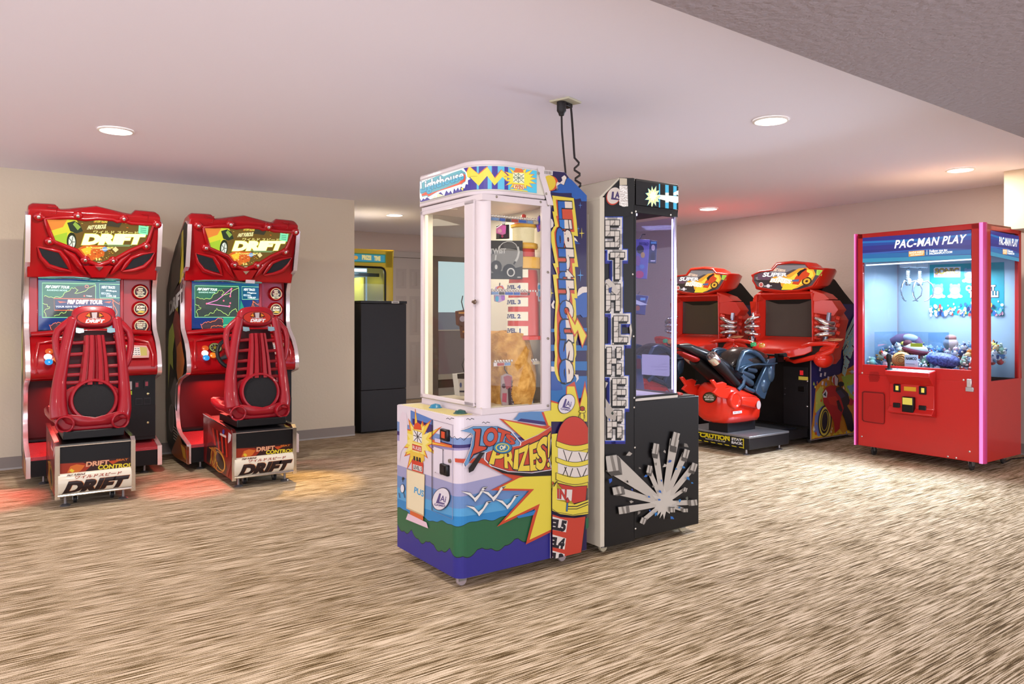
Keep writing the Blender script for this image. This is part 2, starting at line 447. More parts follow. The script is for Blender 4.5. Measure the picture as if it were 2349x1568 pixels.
# boxed-in soffit along the right wall, past the red claw machine
sx = Vector((4.08, 6.2, 0)); wd = (rwp - sx).dot(AX) - .002; zb = 1.25 + (CY - 527) / F * 6.2
struct('wall_soffit', MB().slab([sx + Vector((0, 0, zb)), sx + AX * wd + Vector((0, 0, zb)), sx + AX * wd - BX * 2.6 + Vector((0, 0, zb)), sx - BX * 2.6 + Vector((0, 0, zb))], (0, 0, ZC - zb - .001), M('#d2c0a4', .7)))
# baseboards
bb = M('#8b8078', .6); bb2 = M('#a9a29c', .5)
def baseboard(name, p, q):
    p = Vector(p); q = Vector(q); d = (q - p).normalized(); n = Vector((d.y, -d.x, 0)) * .012
    mb = MB(); mb.slab([p, q, q + Vector((0, 0, .1)), p + Vector((0, 0, .1))], n, bb)
    mb.slab([p + n, q + n, q + n + Vector((0, 0, .014)), p + n + Vector((0, 0, .014))], n * .5, bb2)
    return struct(name, mb)
baseboard('baseboard_left', A0, A1)
baseboard('baseboard_back', B0, B1)
baseboard('baseboard_right', R0, R1)
# ---- recessed ceiling lamps
def downlight(x, y, label):
    f = Fr(x, y, 0, 'recessed_ceiling_light', label, 'ceiling light', z=ZC - .012)
    MB().lathe([(.105, .0115), (.108, .004), (.1, 0), (.094, 0)], (0, 0, 0), (0, 0, 1), M('#f4efe8', .4), 32, caps=False).build('trim_ring', f)
    MB().lathe([(.0, .004), (.094, .004), (.094, .007), (0, .007)], (0, 0, 0), (0, 0, 1), M('#fff6e6', .4, emit=6), 32).build('diffuser', f)
downlight(*LAMPS[0], 'round recessed ceiling light above the left red driving game')
downlight(*LAMPS[1], 'round recessed ceiling light nearest the textured soffit, right of the hanging cords')
downlight(*LAMPS[2], 'round recessed ceiling light over the red claw machine, by the boxed soffit')
downlight(*LAMPS[3], 'round recessed ceiling light above the red motorcycle games, near the right wall')
downlight(*LAMPS[4], 'round recessed ceiling light in the recess above the yellow machine')

ALB = .67
# ================================================================ lighthouse prize game (white, colourful)
N0 = Vector((-.245, 3.38, 0)); WL, DL = .605, .765
o_ = N0 + BX * WL
LH = Fr(o_.x, o_.y, TH - math.pi / 2, 'prize_game', 'tall white prize game cabinet printed with a red and yellow lighthouse scene', 'arcade game')
WHT = M('#eee0e2', .4, coat=.1); CRM = M('#f1ead8', .5)
ZB0, ZB1 = .05, .787
r = .045
def rr_path(x0, x1, y0, y1, r, left=.0):
    return [(x0, y1), (x0, y0)] if not r else None
base_pts = [(0, DL), (0, 0)] + arc(WL - r, r, r, -90, 0, 6) + [(WL, DL)]
MB().prism(base_pts, 'z', ZB0, ZB1, WHT).build('base_cabinet', LH, bevel=.004)
# window box: frame posts, floor, back, rounded corner column
YB = .13; XB = .022; YW = .53; ZW = 1.812
mb = MB()
mb.box(XB, WL, YB, YW, ZB1, ZB1 + .028, WHT)
mb.box(XB, WL, YB, YW, ZW - .03, ZW, WHT)
mb.prism([(WL - .052, YB + .002), (WL - .052, YB), (WL - .045, YB)] + arc(WL - .045, YB + .045, .045, -90, 0, 8) + [(WL, YB + .05), (WL - .012, YB + .05), (WL - .03, YB + .03)], 'z', ZB1 + .028, ZW - .03, WHT)
mb.box(WL - .014, WL, .479, YW, ZB1 + .028, ZW - .03, WHT)
mb.box(XB, XB + .012, YB + .03, YB + .06, ZB1 + .028, ZW - .03, CRM)
mb.box(XB, XB + .012, YW - .03, YW, ZB1 + .028, ZW - .03, CRM)
mb.build('window_frame', LH, bevel=.003)
# door on the front
dz0, dz1 = .822, 1.79; gx0, gx1 = .058, .468
mb = MB(); yd = YB - .012
for bx in ((.03, WL - .055, yd, YB + .004, dz0, dz0 + .018), (.03, WL - .055, yd, YB + .004, dz1 - .02, dz1), (.03, gx0 - .005, yd, YB + .004, dz0, dz1), (gx1, WL - .055, yd, YB + .004, dz0, dz1)):
    mb.box(*bx, WHT)
door = mb.build('door', LH, bevel=.002)
MB().box(gx0 - .01, gx1 + .01, YB - .004, YB - .001, dz0 + .01, dz1 - .01, glass('#fdfdfb')).build('door_glass', door)
MB().lathe([(.011, 0), (.011, .006), (.006, .008), (.006, .016), (0, .017)], LH.Y(1090, 692, yd), (0, -1, 0), M('#7d6a5c', .3, .9), 14).build('door_lock', door)
MB().box(WL - .008, WL - .005, YB + .045, .485, ZB1 + .02, ZW - .02, glass('#fdfdfb')).build('side_glass', LH)
MB().box(XB + .001, XB + .004, YB + .05, YW, ZB1 + .028, ZW - .03, glass('#fdfdfb')).build('far_glass', LH)
# gaskets and lit inner posts
MB().box(XB + .013, XB + .03, YB + .01, YB + .022, ZB1 + .03, ZW - .04, M('#fff3cf', .5, emit=1.1)).build('light_tube', LH)
# back panel behind the window, full height, chamfered top
prof = [(YW, ZB0), (YW, 1.80), (.452, 1.968), (.62, 1.968), (.635, 1.964), (DL, 1.834), (DL, ZB0)]
mb = MB(); mb.prism([(YW, ZB0 + .0), (YW, 1.79), (.46, 1.96), (.62, 1.965), (DL, 1.834), (DL, ZB0)], 'x', 0.0, .014, WHT); mb.prism([(YW, ZB0), (YW, 1.79), (.46, 1.96), (.62, 1.965), (DL, 1.834), (DL, ZB0)], 'x', WL - .012, WL + .003, WHT)
mb.build('side_panel', LH, bevel=.003)
mb = MB(); mb.box(.014, WL - .012, YW + .005, YW + .02, ZB1, 1.79, CRM); mb.box(.014, WL - .012, DL - .02, DL, ZB0 + .02, 1.82, WHT)
mb.slab([(.014, DL, 1.83), (WL - .012, DL, 1.83), (WL - .012, .635, 1.958), (.014, .635, 1.958)], (0, -.01, -.012), WHT)
mb.box(.014, WL - .012, .50, .64, 1.95, 1.962, WHT)
mb.build('back_panel', LH)
# marquee header with big rounded near corner
rh = .17
hp = [(XB - .01, YB - .008)] + arc(WL - rh, YB - .008 + rh, rh, -90, 0, 12) + [(WL + .0, .50)]
hs = hp + [(XB - .01, .50)]
MB().prism(hs, 'z', ZW + .004, ZW + .024, WHT).build('header_lip', LH, bevel=.004)
mb = MB(); mb.prism([(p[0] * .998, p[1] + .002) for p in hs], 'z', ZW + .024, 1.955, CRM); mb.build('header_body', LH)
mb = MB(); mb.prism(hs, 'z', 1.952, 1.98, WHT); mb.build('header_cap', LH, bevel=.009, seg=3)
mb = MB(); mb.slab([(WL + .004, .446, 1.965), (WL + .004, .512, 1.79), (WL + .004, .548, 1.79), (WL + .004, .478, 1.965)], (.004, 0, 0), WHT); mb.build('header_bracket', LH)
screws(LH, [LH.X(1236, 397, WL + .008), LH.X(1253, 444, WL + .008), LH.X(1257, 470, WL), LH.X(1139, 451, WL), LH.X(1240, 463, WL), LH.X(1257, 624, WL + .003), LH.X(1257, 776, WL + .003), LH.X(1257, 930, WL + .003), LH.X(1257, 954, WL + .003)], (1, 0, 0), .006)
# ---- marquee artwork (lit)
hw = Wrap(LH, [(p[0], p[1] - .0) for p in hp])
A = Art(hw, (955, 360, 11.2), off=.002, emit=.62)
s0, s1 = .012, hw.L[-1] - .055
def hrect(a, b, z0, z1, c, em=None): A.raw([(a, z0), (b, z0), (b, z1), (a, z1)], [[0, 1, 2, 3]], c, em)
zA, zB = ZW + .03, 1.95
A.clipbox = (s0, s1, zA, zB)
hrect(s0, s1, zA, zB, '#43329a')
A.zoom(900, 350, 4.48)
for x0, x1 in ((869, 890), (980, 1022), (1082, 1150)): A.rect(x0, 60, x1, 480, '#63c3e6')
A.rect(1188, 90, 1560, 520, '#4fc3e4')
A.zoom(955, 360, 11.2)
# big zigzag
zz = [(1210, 500), (1370, 235), (1610, 480), (1840, 260), (1975, 500), (2235, 100), (2340, 420)]
A.zoom(900, 350, 4.48)
Wp = [(745, 265), (795, 140), (890, 225), (978, 150), (1055, 265), (1120, 180), (1180, 235), (1180, 300), (1130, 250), (1050, 338), (975, 240), (890, 342), (800, 250), (760, 330)]
A.poly([(x - 4, y - 9) for x, y in Wp], '#e4683c'); A.poly(Wp, '#f3e24a')
A.poly([(790, 243), (870, 240), (880, 246), (800, 250)], '#d8b93a')
# burst with lamp
A.burst(1305, 268, 175, 135, 17, '#e86f35', .62, .12, 5); A.burst(1305, 268, 160, 122, 17, '#f6e840', .62, .12, 5)
A.poly([(1240, 205), (1260, 165), (1290, 155), (1325, 162), (1348, 205)], '#e8743a')
A.poly([(1236, 205), (1352, 215), (1350, 318), (1238, 305)], '#f6f4cf')
for l in ([(1240, 210), (1350, 310)], [(1350, 220), (1240, 300)], [(1237, 255), (1351, 265)], [(1292, 208), (1292, 312)], [(1240, 250), (1290, 215), (1345, 262), (1292, 308), (1240, 255)]): A.line(l, 5, '#3f5f58')
A.poly([(1238, 320), (1350, 330), (1350, 382), (1236, 368)], '#e86c3c'); A.poly([(1244, 326), (1345, 335), (1344, 376), (1243, 363)], '#f4ecae')
A.text('WIN', (1253, 330), (1335, 338), (1332, 374), (1252, 360), '#d0332b', .03)
A.poly([(1215, 372), (1380, 392), (1395, 412), (1200, 390)], '#f2e04a'); A.line([(1205, 384), (1388, 404)], 3, '#caa03a')
# cloud glow behind the lettering and the lettering
A.zoom(955, 360, 11.2)
A.poly([(1160, 820), (1250, 740), (1215, 870)], '#f6e36a'); A.poly([(420, 1010), (480, 900), (760, 1000), (590, 1060), (380, 1110)], '#fdf6c8')
cl = [(100, 575), (150, 610), (220, 520), (310, 585), (380, 480), (440, 500), (480, 420), (560, 440), (640, 350), (720, 400), (850, 300), (920, 350), (960, 260), (1010, 360), (1120, 240), (1150, 290), (1230, 290), (1310, 400), (1330, 520), (1410, 565), (1340, 600), (1345, 710), (1290, 690), (1260, 810), (1170, 760), (1130, 860), (1090, 780), (1040, 870), (990, 800), (960, 960), (900, 860), (860, 930), (790, 860), (740, 1000), (650, 900), (560, 960), (540, 1060), (500, 990), (400, 1110), (300, 1030), (240, 1090), (200, 1060), (150, 1130), (100, 1010)]
A.poly(cl, '#fdfdf8', .85)
A.poly([(135, 700), (200, 640), (430, 545), (640, 450), (720, 500), (950, 405), (1180, 330), (1280, 400), (1310, 540), (1280, 640), (1190, 715), (1130, 690), (900, 790), (730, 830), (560, 900), (330, 1035), (280, 1000), (170, 1030), (135, 900)], '#5fb3c0')
A.poly([(150, 960), (270, 900), (330, 960), (470, 900), (620, 850), (760, 800), (900, 745), (1010, 705), (1100, 670), (1230, 560), (1220, 410), (1285, 470), (1280, 620), (1180, 700), (1050, 740), (900, 790), (700, 850), (560, 890), (340, 1015), (300, 975), (175, 1005)], '#f0532d')
A.text('Lighthouse', (125, 650), (1225, 345), (1235, 640), (140, 1000), '#fffdf6', .03, outline=[(.065, '#1f6f9a')], skew=.0)
A.text('Lighthouse', (125, 650), (1225, 345), (1235, 640), (140, 1000), '#3fb2d4', .03, clip=(-.3, .52), skew=.0)
A.poly([(1160, 215), (1220, 175), (1200, 260)], '#43329a'); A.build('marquee_artwork', LH)
# ---- base artwork: bands that wrap round the corner
bp = [(0, 0)] + arc(WL - r, r, r, -90, 0, 6) + [(WL, YW)]
bw_ = Wrap(LH, bp); SB = bw_.L[-1]
A = Art(bw_, (900, 900, 3.485), off=.0008, rough=.35, coat=.3); A.clipbox = (.001, SB - .001, ZB0 + .002, ZB1 - .003)
SC = WL - r * .2
def interp(vals, s):
    xs = [0, SC * .5, SC, SC + .25, SB]
    for i in range(4):
        if s <= xs[i + 1] or i == 3:
            u = (s - xs[i]) / (xs[i + 1] - xs[i]); return vals[i] + (vals[i + 1] - vals[i]) * u
def band(lo, hi, c, wl=0, wh=0, fl=9, fh=9, n=160, sc=None):
    st = []; 
    for i in range(n + 1):
        s = SB * i / n
        a = interp(lo, s) + wl * math.sin(s * fl * 6.28 + 1); b = interp(hi, s) + wh * math.sin(s * fh * 6.28)
        if sc: b = interp(hi, s) - sc * abs(math.sin(s * 16)) - sc * .4 * abs(math.sin(s * 37 + 1))
        st.append((s, a)); st.append((s, b))
    A.raw(st, [[2 * i, 2 * i + 2, 2 * i + 3, 2 * i + 1] for i in range(n)], c)
z = lambda *v: list(v)
band(z(.05,) * 5, z(.30,) * 5, '#33308f')
def wavy_band(base, top, amp, f, c, c2=None):
    pass
lo = [.165 + .0, .150, .182, .175, .19]
st = []; n = 200; st2 = []
for i in range(n + 1):
    s = SB * i / n; b = interp([.185, .175, .185, .19, .21], s) - .03 * abs(math.sin(s * 17 + .4)) - .012 * abs(math.sin(s * 41))
    st.append((s, b)); st.append((s, .42)); st2.append((s, b - .004)); st2.append((s, b + .002))
A.raw(st2, [[2 * i, 2 * i + 2, 2 * i + 3, 2 * i + 1] for i in range(n)], '#1c2a2c')
A.raw(st, [[2 * i, 2 * i + 2, 2 * i + 3, 2 * i + 1] for i in range(n)], '#2c6a46')
st = []; st2 = []
for i in range(n + 1):
    s = SB * i / n; b = interp([.252, .262, .298, .302, .30], s) + .006 * math.sin(s * 30) + .003 * math.sin(s * 71)
    st.append((s, b)); st.append((s, .42)); st2.append((s, b - .003)); st2.append((s, b + .001))
A.raw(st2, [[2 * i, 2 * i + 2, 2 * i + 3, 2 * i + 1] for i in range(n)], '#183c30')
A.raw(st, [[2 * i, 2 * i + 2, 2 * i + 3, 2 * i + 1] for i in range(n)], '#2f8ccb')
def simple(vals, c):
    st = []
    for i in range(41):
        s = SB * i / 40; b = interp(vals, s); st.append((s, b)); st.append((s, ZB1))
    A.raw(st, [[2 * i, 2 * i + 2, 2 * i + 3, 2 * i + 1] for i in range(40)], c)
simple([.30, .31, .335, .33, .34], '#5aa9dc'); simple([.36, .36, .37, .38, .39], '#6d93c8'); simple([.42, .425, .425, .44, .46], '#a5a4cb'); simple([.475, .478, .483, .5, .52], '#e9dbe4')
simple([.60, .61, .635, .64, .64], '#a79cc8'); simple([.63, .635, .645, .65, .65], '#3a2b6d'); simple([.65, .655, .66, .665, .665], '#7f9acb'); simple([.70, .69, .69, .69, .69], '#efe3ea')
# scalloped cloud edge, small birds
A.line([(460, 340), (480, 365), (500, 350), (520, 375), (545, 358), (570, 380), (600, 350), (625, 330)], 5, '#1b1820')
for bx, by in ((465, 208), (620, 212), (745, 240)):
    A.line([(bx - 30, by + 2), (bx - 18, by - 6), (bx, by + 6), (bx + 10, by - 6), (bx + 32, by)], 5, '#222222')
# upper-left sky patch behind the burst
A.poly([(150, 140), (330, 215), (330, 345), (150, 250)], '#5f86c8'); A.poly([(165, 205), (330, 260), (330, 345), (165, 250)], '#3a2b6d')
A.burst(207, 395, 168, 245, 15, '#e0662f', .5, .28, 12); A.burst(207, 395, 145, 215, 15, '#f7da4e', .5, .28, 12); A.burst(207, 395, 105, 150, 12, '#fbe98a', .6, .2, 3)
A.poly([(62, 560), (62, 200), (85, 150), (118, 170), (125, 240), (125, 400), (75, 470)], '#efdde6')
A.poly([(175, 290), (180, 255), (205, 235), (232, 255), (240, 300)], '#e2542c')
A.poly([(172, 292), (243, 315), (240, 408), (174, 385)], '#f3f0ee')
for l in ([(178, 300), (238, 400)], [(238, 318), (178, 385)], [(174, 340), (241, 360)], [(207, 305), (207, 395)]): A.line(l, 5, '#23202a')
A.line([(168, 292), (246, 316)], 8, '#efc94a'); A.line([(168, 388), (246, 412)], 8, '#efc94a')
A.poly([(165, 408), (240, 430), (240, 475), (165, 455)], '#d9442f'); A.text('RULES', (170, 420), (236, 440), (236, 466), (170, 446), '#f3e9e4', .02)
A.poly([(148, 462), (258, 495), (262, 548), (150, 515)], '#f2c94a')
for k in range(3): A.poly([(176 + 22 * k, 505 + 6 * k), (190 + 22 * k, 509 + 6 * k), (190 + 22 * k, 542 + 6 * k), (176 + 22 * k, 538 + 6 * k)], '#23202a')
A.poly([(163, 535), (255, 562), (252, 648), (163, 620)], '#d9442f'); A.poly([(172, 570), (246, 592), (246, 634), (172, 612)], '#f1ece6')
A.text('LEVEL 5', (176, 578), (243, 598), (243, 628), (176, 606), '#1c1820', .03)
# small round bomb
A.line([(92, 715), (88, 690), (96, 675)], 4, '#1b1b25'); A.burst(93, 686, 14, 18, 7, '#1b1b25', .4, .1, 2); A.ell(88, 765, 17, 36, '#1b1b25'); A.ell(88, 765, 14, 32, '#f1eef5')
for k in (60, 100): A.line([(k, 800), (k + 8, 840)], 5, '#23306b')
# prize chute
A.poly([(123, 608), (268, 652), (262, 988), (120, 925)], '#d8b98e'); A.poly([(128, 616), (266, 658), (258, 975), (128, 915)], '#f7e6bf', .0)
A.text('PUS', (188, 752), (262, 785), (258, 832), (184, 797), '#3aa0d8', .03)
A.poly([(152, 940), (256, 985), (256, 1020), (150, 975)], '#e06a35'); A.poly([(135, 963), (283, 1036), (296, 1083), (118, 1010)], '#f4cfdc')
# coin door outline, plates
A.line([(327, 215), (327, 940)], 5, '#2b2530'); A.line([(327, 215), (490, 258)], 2.5, '#8d7f96'); A.line([(490, 258), (490, 1010)], 2.5, '#9a8fb0'); A.line([(327, 940), (490, 1010)], 3, '#7a8fb8')
A.poly([(330, 375), (486, 420), (486, 440), (330, 415)], '#e2672f'); A.poly([(330, 395), (480, 432), (330, 408)], '#f3c84a')
A.poly([(342, 430), (412, 452), (412, 655), (342, 628)], '#ebe0ea')
A.poly([(350, 362), (395, 372), (395, 402), (350, 392)], '#d9c9e2')
def ai_logo(A, cx, cy, k, rot=20):
    A.ell(cx, cy, 68 * k, 94 * k, '#2b2447', rot); A.ell(cx, cy, 64 * k, 89 * k, '#ece4ea', rot)
    A.poly([(cx - 40 * k, cy + 32 * k), (cx - 12 * k, cy - 46 * k), (cx + 2 * k, cy - 43 * k), (cx - 12 * k, cy + 22 * k), (cx + 30 * k, cy + 34 * k), (cx + 30 * k, cy + 44 * k)], '#5a4b86')
    A.text('Ai', (cx + 0 * k, cy - 30 * k), (cx + 44 * k, cy - 20 * k), (cx + 36 * k, cy + 26 * k), (cx - 6 * k, cy + 16 * k), '#5a4b86', .02)
    A.text('GAMES', (cx - 52 * k, cy + 34 * k), (cx + 36 * k, cy + 50 * k), (cx + 34 * k, cy + 66 * k), (cx - 54 * k, cy + 50 * k), '#5a4b86', .03)
ai_logo(A, 400, 848, 1.0)
# big yellow flash over the side
O_ = [(845, 205), (1185, 265), (1250, 262), (1262, 1110), (1058, 1210), (1130, 925), (828, 1068), (1085, 782), (780, 778), (955, 690), (700, 560), (510, 552), (508, 522), (700, 520), (1060, 590), (1100, 420)]
Y_ = [(880, 218), (1262, 300), (1262, 1090), (1088, 1172), (1170, 885), (885, 1022), (1125, 768), (840, 762), (1005, 678), (1180, 640), (1200, 420), (1060, 385)]
A.poly([(1010, 150), (1250, 150), (1250, 240), (960, 215), (985, 190)], '#5f8fc4'); A.poly([(1020, 205), (1250, 235), (1250, 262), (990, 225)], '#3a2b6d')
A.poly([(1183, 155), (1250, 150), (1250, 275), (1225, 262)], '#d2492c'); A.poly([(1200, 150), (1262, 140), (1262, 268), (1240, 262)], '#efdb4a')
A.poly(O_, '#cf4a2e'); A.poly(Y_, '#f0dc49')
A.poly([(985, 985), (1140, 935), (1120, 975), (1000, 1000)], '#2f7fc4')
# gulls
def gull(x, y, k, f=1):
    for c, g in (('#20202a', 1), ('#f2efea', 0)):
        e = 3 * g
        A.poly([(x - 105 * k * f, y - 60 * k - e), (x - 40 * k * f, y - 48 * k - e), (x - 4 * k * f, y - 8 * k - e), (x + 30 * k * f, y - 38 * k - e), (x + 60 * k * f, y - 90 * k - e), (x + 100 * k * f, y - 95 * k - e), (x + 70 * k * f, y - 70 * k + e), (x + 20 * k * f, y + 2 * k + e), (x, y + 26 * k + e), (x - 14 * k * f, y + 2 * k + e), (x - 50 * k * f, y - 30 * k + e)], c)
    A.poly([(x + 62 * k * f, y - 84 * k), (x + 98 * k * f, y - 92 * k), (x + 78 * k * f, y - 76 * k)], '#23202a')
gull(655, 845, 1.0); gull(800, 840, 1.0); gull(685, 958, 1.0); gull(910, 905, .95)
# LOTS OF PRIZES sign
A.poly([(600, 600), (690, 480), (730, 470), (640, 620), (604, 638)], '#191418'); A.poly([(1275, 300), (1318, 285), (1250, 520), (1280, 660), (1050, 668), (870, 640), (780, 590), (1230, 600)], '#191418')
s1_ = [(548, 303), (640, 268), (830, 268), (930, 310), (1005, 395), (1000, 420), (940, 430), (860, 430), (745, 470), (700, 470), (650, 500), (578, 585), (572, 560), (620, 440), (640, 340), (622, 320)]
s2_ = [(745, 480), (830, 430), (1000, 405), (1150, 340), (1285, 255), (1245, 400), (1232, 520), (1255, 608), (1100, 632), (920, 622), (790, 580), (740, 530)]
for p, c1 in ((s2_, '#cf4a2e'), (s1_, '#6d9cc8')):
    cx = sum(q[0] for q in p) / len(p); cy = sum(q[1] for q in p) / len(p)
    for g, c in ((1.06, '#f0e6ea'), (1.02, '#2a2048'), (1.0, c1)):
        A.poly([(cx + (x - cx) * g, cy + (y - cy) * g) for x, y in p], c)
A.poly([(628, 285), (700, 282), (705, 300), (690, 420), (760, 425), (745, 455), (640, 500), (600, 555), (640, 420), (650, 310)], '#221d33'); A.poly([(634, 290), (696, 288), (680, 424), (742, 432), (735, 450), (640, 486), (610, 530), (648, 420), (658, 312)], '#cf4a2e')
A.text('O', (732, 285), (832, 285), (820, 415), (715, 420), '#cf4a2e', .045, outline=[(.075, '#221d33')])
A.text('T', (840, 290), (925, 320), (880, 400), (830, 395), '#cf4a2e', .05, outline=[(.08, '#221d33')])
A.text('S', (905, 325), (970, 360), (958, 412), (900, 402), '#cf4a2e', .05, outline=[(.08, '#221d33')])
A.text('P', (800, 455), (880, 450), (870, 580), (770, 560), '#f2d546', .035, outline=[(.06, '#221d33')])
A.text('R', (885, 460), (950, 450), (975, 608), (890, 592), '#f2d546', .035, outline=[(.06, '#221d33')])
A.poly([(962, 448), (1004, 440), (998, 616), (946, 612)], '#221d33'); A.poly([(968, 454), (998, 448), (992, 610), (953, 606)], '#f2d546')
A.text('Z', (1000, 455), (1075, 420), (1085, 612), (1000, 614), '#f2d546', .035, outline=[(.06, '#221d33')])
A.text('E', (1085, 425), (1155, 395), (1160, 605), (1095, 612), '#f2d546', .035, outline=[(.06, '#221d33')])
A.text('S', (1150, 390), (1225, 345), (1205, 600), (1140, 606), '#f2d546', .035, outline=[(.06, '#221d33')])
A.poly([(1224, 335), (1256, 300), (1244, 520), (1226, 530)], '#221d33'); A.poly([(1229, 342), (1250, 316), (1239, 512), (1230, 518)], '#f2d546'); A.ell(1234, 572, 15, 26, '#221d33'); A.ell(1234, 572, 10, 19, '#f2d546')
A.ell(868, 438, 78, 48, '#1d3f5c'); A.ell(868, 436, 72, 43, '#3a86b0'); A.ell(866, 436, 56, 34, '#e4d34a'); A.ell(866, 436, 46, 27, '#2f7fa8')
A.text('OF', (845, 420), (892, 420), (888, 452), (845, 452), '#f4f0d0', .05, outline=[(.1, '#1d1d2c')])
A.build('base_artwork', LH)
# ---- side panel artwork
pl = Plane(LH, (WL + .003, 0, 0), (0, 1, 0), (0, 0, 1))
A = Art(pl, (1240, 440, 6.03), off=.0006, rough=.4, coat=.2); A.clipbox = (YW - .0005, DL - .002, ZB0 + .002, 1.97)
PU = '#261850'
A.raw([(YW, .05), (YW, 1.79), (.463, 1.957), (.62, 1.962), (DL, 1.832), (DL, .05)], [[0, 1, 2, 3, 4, 5]], PU)
A.clipbox = None
A.zoom(900, 350, 4.48)
A.ell(1625, 315, 78, 78, '#e0562e'); A.ell(1612, 310, 66, 78, '#efcf3c')
A.poly([(1541, 176), (1648, 192), (1645, 232), (1541, 222)], '#efe6e0')
for k in range(9): A.poly([(1562 + k * 8, 186 + k), (1562 + k * 8 + (3 if k % 2 else 5), 186 + k), (1562 + k * 8 + (3 if k % 2 else 5), 218 + k), (1562 + k * 8, 218 + k)], '#6d625c')
A.clipbox = (.44, DL - .002, ZB0, 1.962)
A.poly([(1680, 330), (1690, 300), (1720, 310), (1745, 285), (1735, 255), (1765, 232), (1785, 250), (1790, 320), (1760, 340), (1700, 360), (1690, 385)], '#efe2d6')
A.poly([(1625, 405), (1700, 385), (1695, 340), (1730, 320), (1760, 335), (1785, 270), (1800, 255), (1840, 280), (1995, 440), (1995, 500), (1940, 500), (1930, 470), (1880, 480), (1840, 450), (1840, 415), (1720, 415)], '#2560b4')
A.line([(1695, 385), (1690, 345), (1725, 318), (1760, 335), (1782, 275), (1800, 255)], 5, '#161428')
A.clipbox = (YW - .0005, DL - .002, ZB0 + .002, 1.962)
A.zoom(1240, 440, 6.03)
def spark(x, y, rx, ry, c):
    A.poly([(x - rx, y), (x - rx * .12, y - ry * .1), (x, y - ry), (x + rx * .12, y - ry * .1), (x + rx, y), (x + rx * .12, y + ry * .1), (x, y + ry), (x - rx * .12, y + ry * .1)], c)
spark(545, 185, 30, 50, '#5b8fd8'); spark(565, 572, 40, 80, '#f0d858'); spark(515, 508, 24, 45, '#5b8fd8'); spark(545, 1152, 48, 95, '#5b9fe0'); spark(150, 183, 22, 50, '#f0d858'); spark(140, 1398, 40, 80, '#f0d858')
A.poly([(128, 365), (155, 380), (175, 430), (170, 480), (128, 510)], '#efe2d6'); A.poly([(128, 500), (140, 520), (165, 760), (128, 790)], '#234f9c')
A.poly([(455, 625), (480, 640), (510, 690), (460, 668)], '#f0e8e0'); A.poly([(455, 665), (500, 690), (545, 718), (480, 722), (455, 700)], '#234f9c')
A.poly([(505, 1400), (520, 1340), (570, 1310), (640, 1312), (640, 1395), (600, 1390), (560, 1410), (545, 1450), (500, 1455)], '#efe2d6')
A.poly([(450, 1568), (465, 1470), (545, 1450), (575, 1400), (640, 1385), (640, 1570)], '#234f9c')
A.zoom(1240, 660, 5.227)
A.poly([(395, 230), (410, 110), (450, 95), (500, 60), (550, 60), (550, 350), (500, 355), (470, 320), (430, 330), (400, 330)], '#2f5fb0')
A.poly([(105, 490), (550, 480), (550, 520), (105, 530)], '#236fb4'); A.poly([(105, 680), (550, 690), (550, 750), (105, 755)], '#236fb4'); A.poly([(105, 880), (550, 880), (550, 990), (105, 980)], '#236fb4')
A.poly([(105, 1060), (550, 1055), (550, 1300), (105, 1400)], '#236fb4')
A.poly([(105, 940), (160, 950), (200, 1080), (250, 1180), (260, 1220), (180, 1230), (105, 1225)], '#2a55a5'); A.poly([(105, 938), (160, 945), (170, 1000), (105, 1000)], '#efe2d6')
A.poly([(120, 200), (150, 145), (165, 165), (150, 200), (160, 250), (130, 240)], '#efe2d6'); A.poly([(400, 1035), (445, 1040), (450, 1090), (415, 1135), (425, 1085)], '#efe2d6')
# yellow lower field that carries the lettering into the tower
A.poly([(105, 1340), (290, 1400), (300, 1180), (400, 1120), (462, 1390), (525, 1110), (552, 1290), (552, 1600), (105, 1600)], '#cf4a2e')
A.poly([(105, 1365), (300, 1410), (312, 1180), (398, 1180), (460, 1440), (525, 1180), (552, 1320), (552, 1600), (105, 1600)], '#f0dc49')
# zigzag frame around the vertical lettering
A.zoom(1240, 440, 6.03)
yl = [(152, 52), (450, 88), (490, 415), (508, 615), (450, 605), (512, 1038), (465, 1035), (500, 1470), (455, 1470), (475, 1500), (485, 1700), (480, 1850), (520, 1860), (500, 2000), (480, 2080), (485, 2250), (470, 2300), (470, 2500), (430, 2580), (380, 2630), (300, 2650), (230, 2600), (190, 2500), (180, 2400), (190, 2270), (180, 2150), (190, 2050), (180, 1900), (190, 1700), (200, 1500), (160, 1145), (215, 1140), (160, 990), (195, 985), (140, 700), (135, 560), (170, 490), (190, 470), (155, 270), (178, 275)]
A.poly(yl, '#efd846')
rd = [(202, 108), (412, 132), (440, 360), (460, 555), (410, 555), (462, 985), (425, 985), (462, 1410), (415, 1400), (430, 1500), (440, 1700), (430, 1830), (440, 1900), (455, 2050), (425, 2080), (440, 2250), (430, 2480), (380, 2580), (300, 2590), (240, 2540), (215, 2400), (225, 2250), (215, 2100), (220, 1900), (215, 1700), (240, 1520), (210, 1200), (240, 1195), (210, 1042), (240, 1040), (190, 700), (180, 560), (210, 490), (240, 480), (205, 335), (225, 330)]
A.poly(rd, '#d5502f')
let = [('L', 235, 415, 145, 370), ('i', 235, 440, 375, 520), ('g', 205, 410, 515, 795), ('h', 240, 435, 805, 1068), ('t', 240, 410, 1085, 1222), ('h', 240, 435, 1238, 1510), ('o', 252, 420, 1515, 1765), ('u', 250, 415, 1785, 2050), ('s', 245, 420, 2075, 2320), ('e', 245, 420, 2335, 2610)]
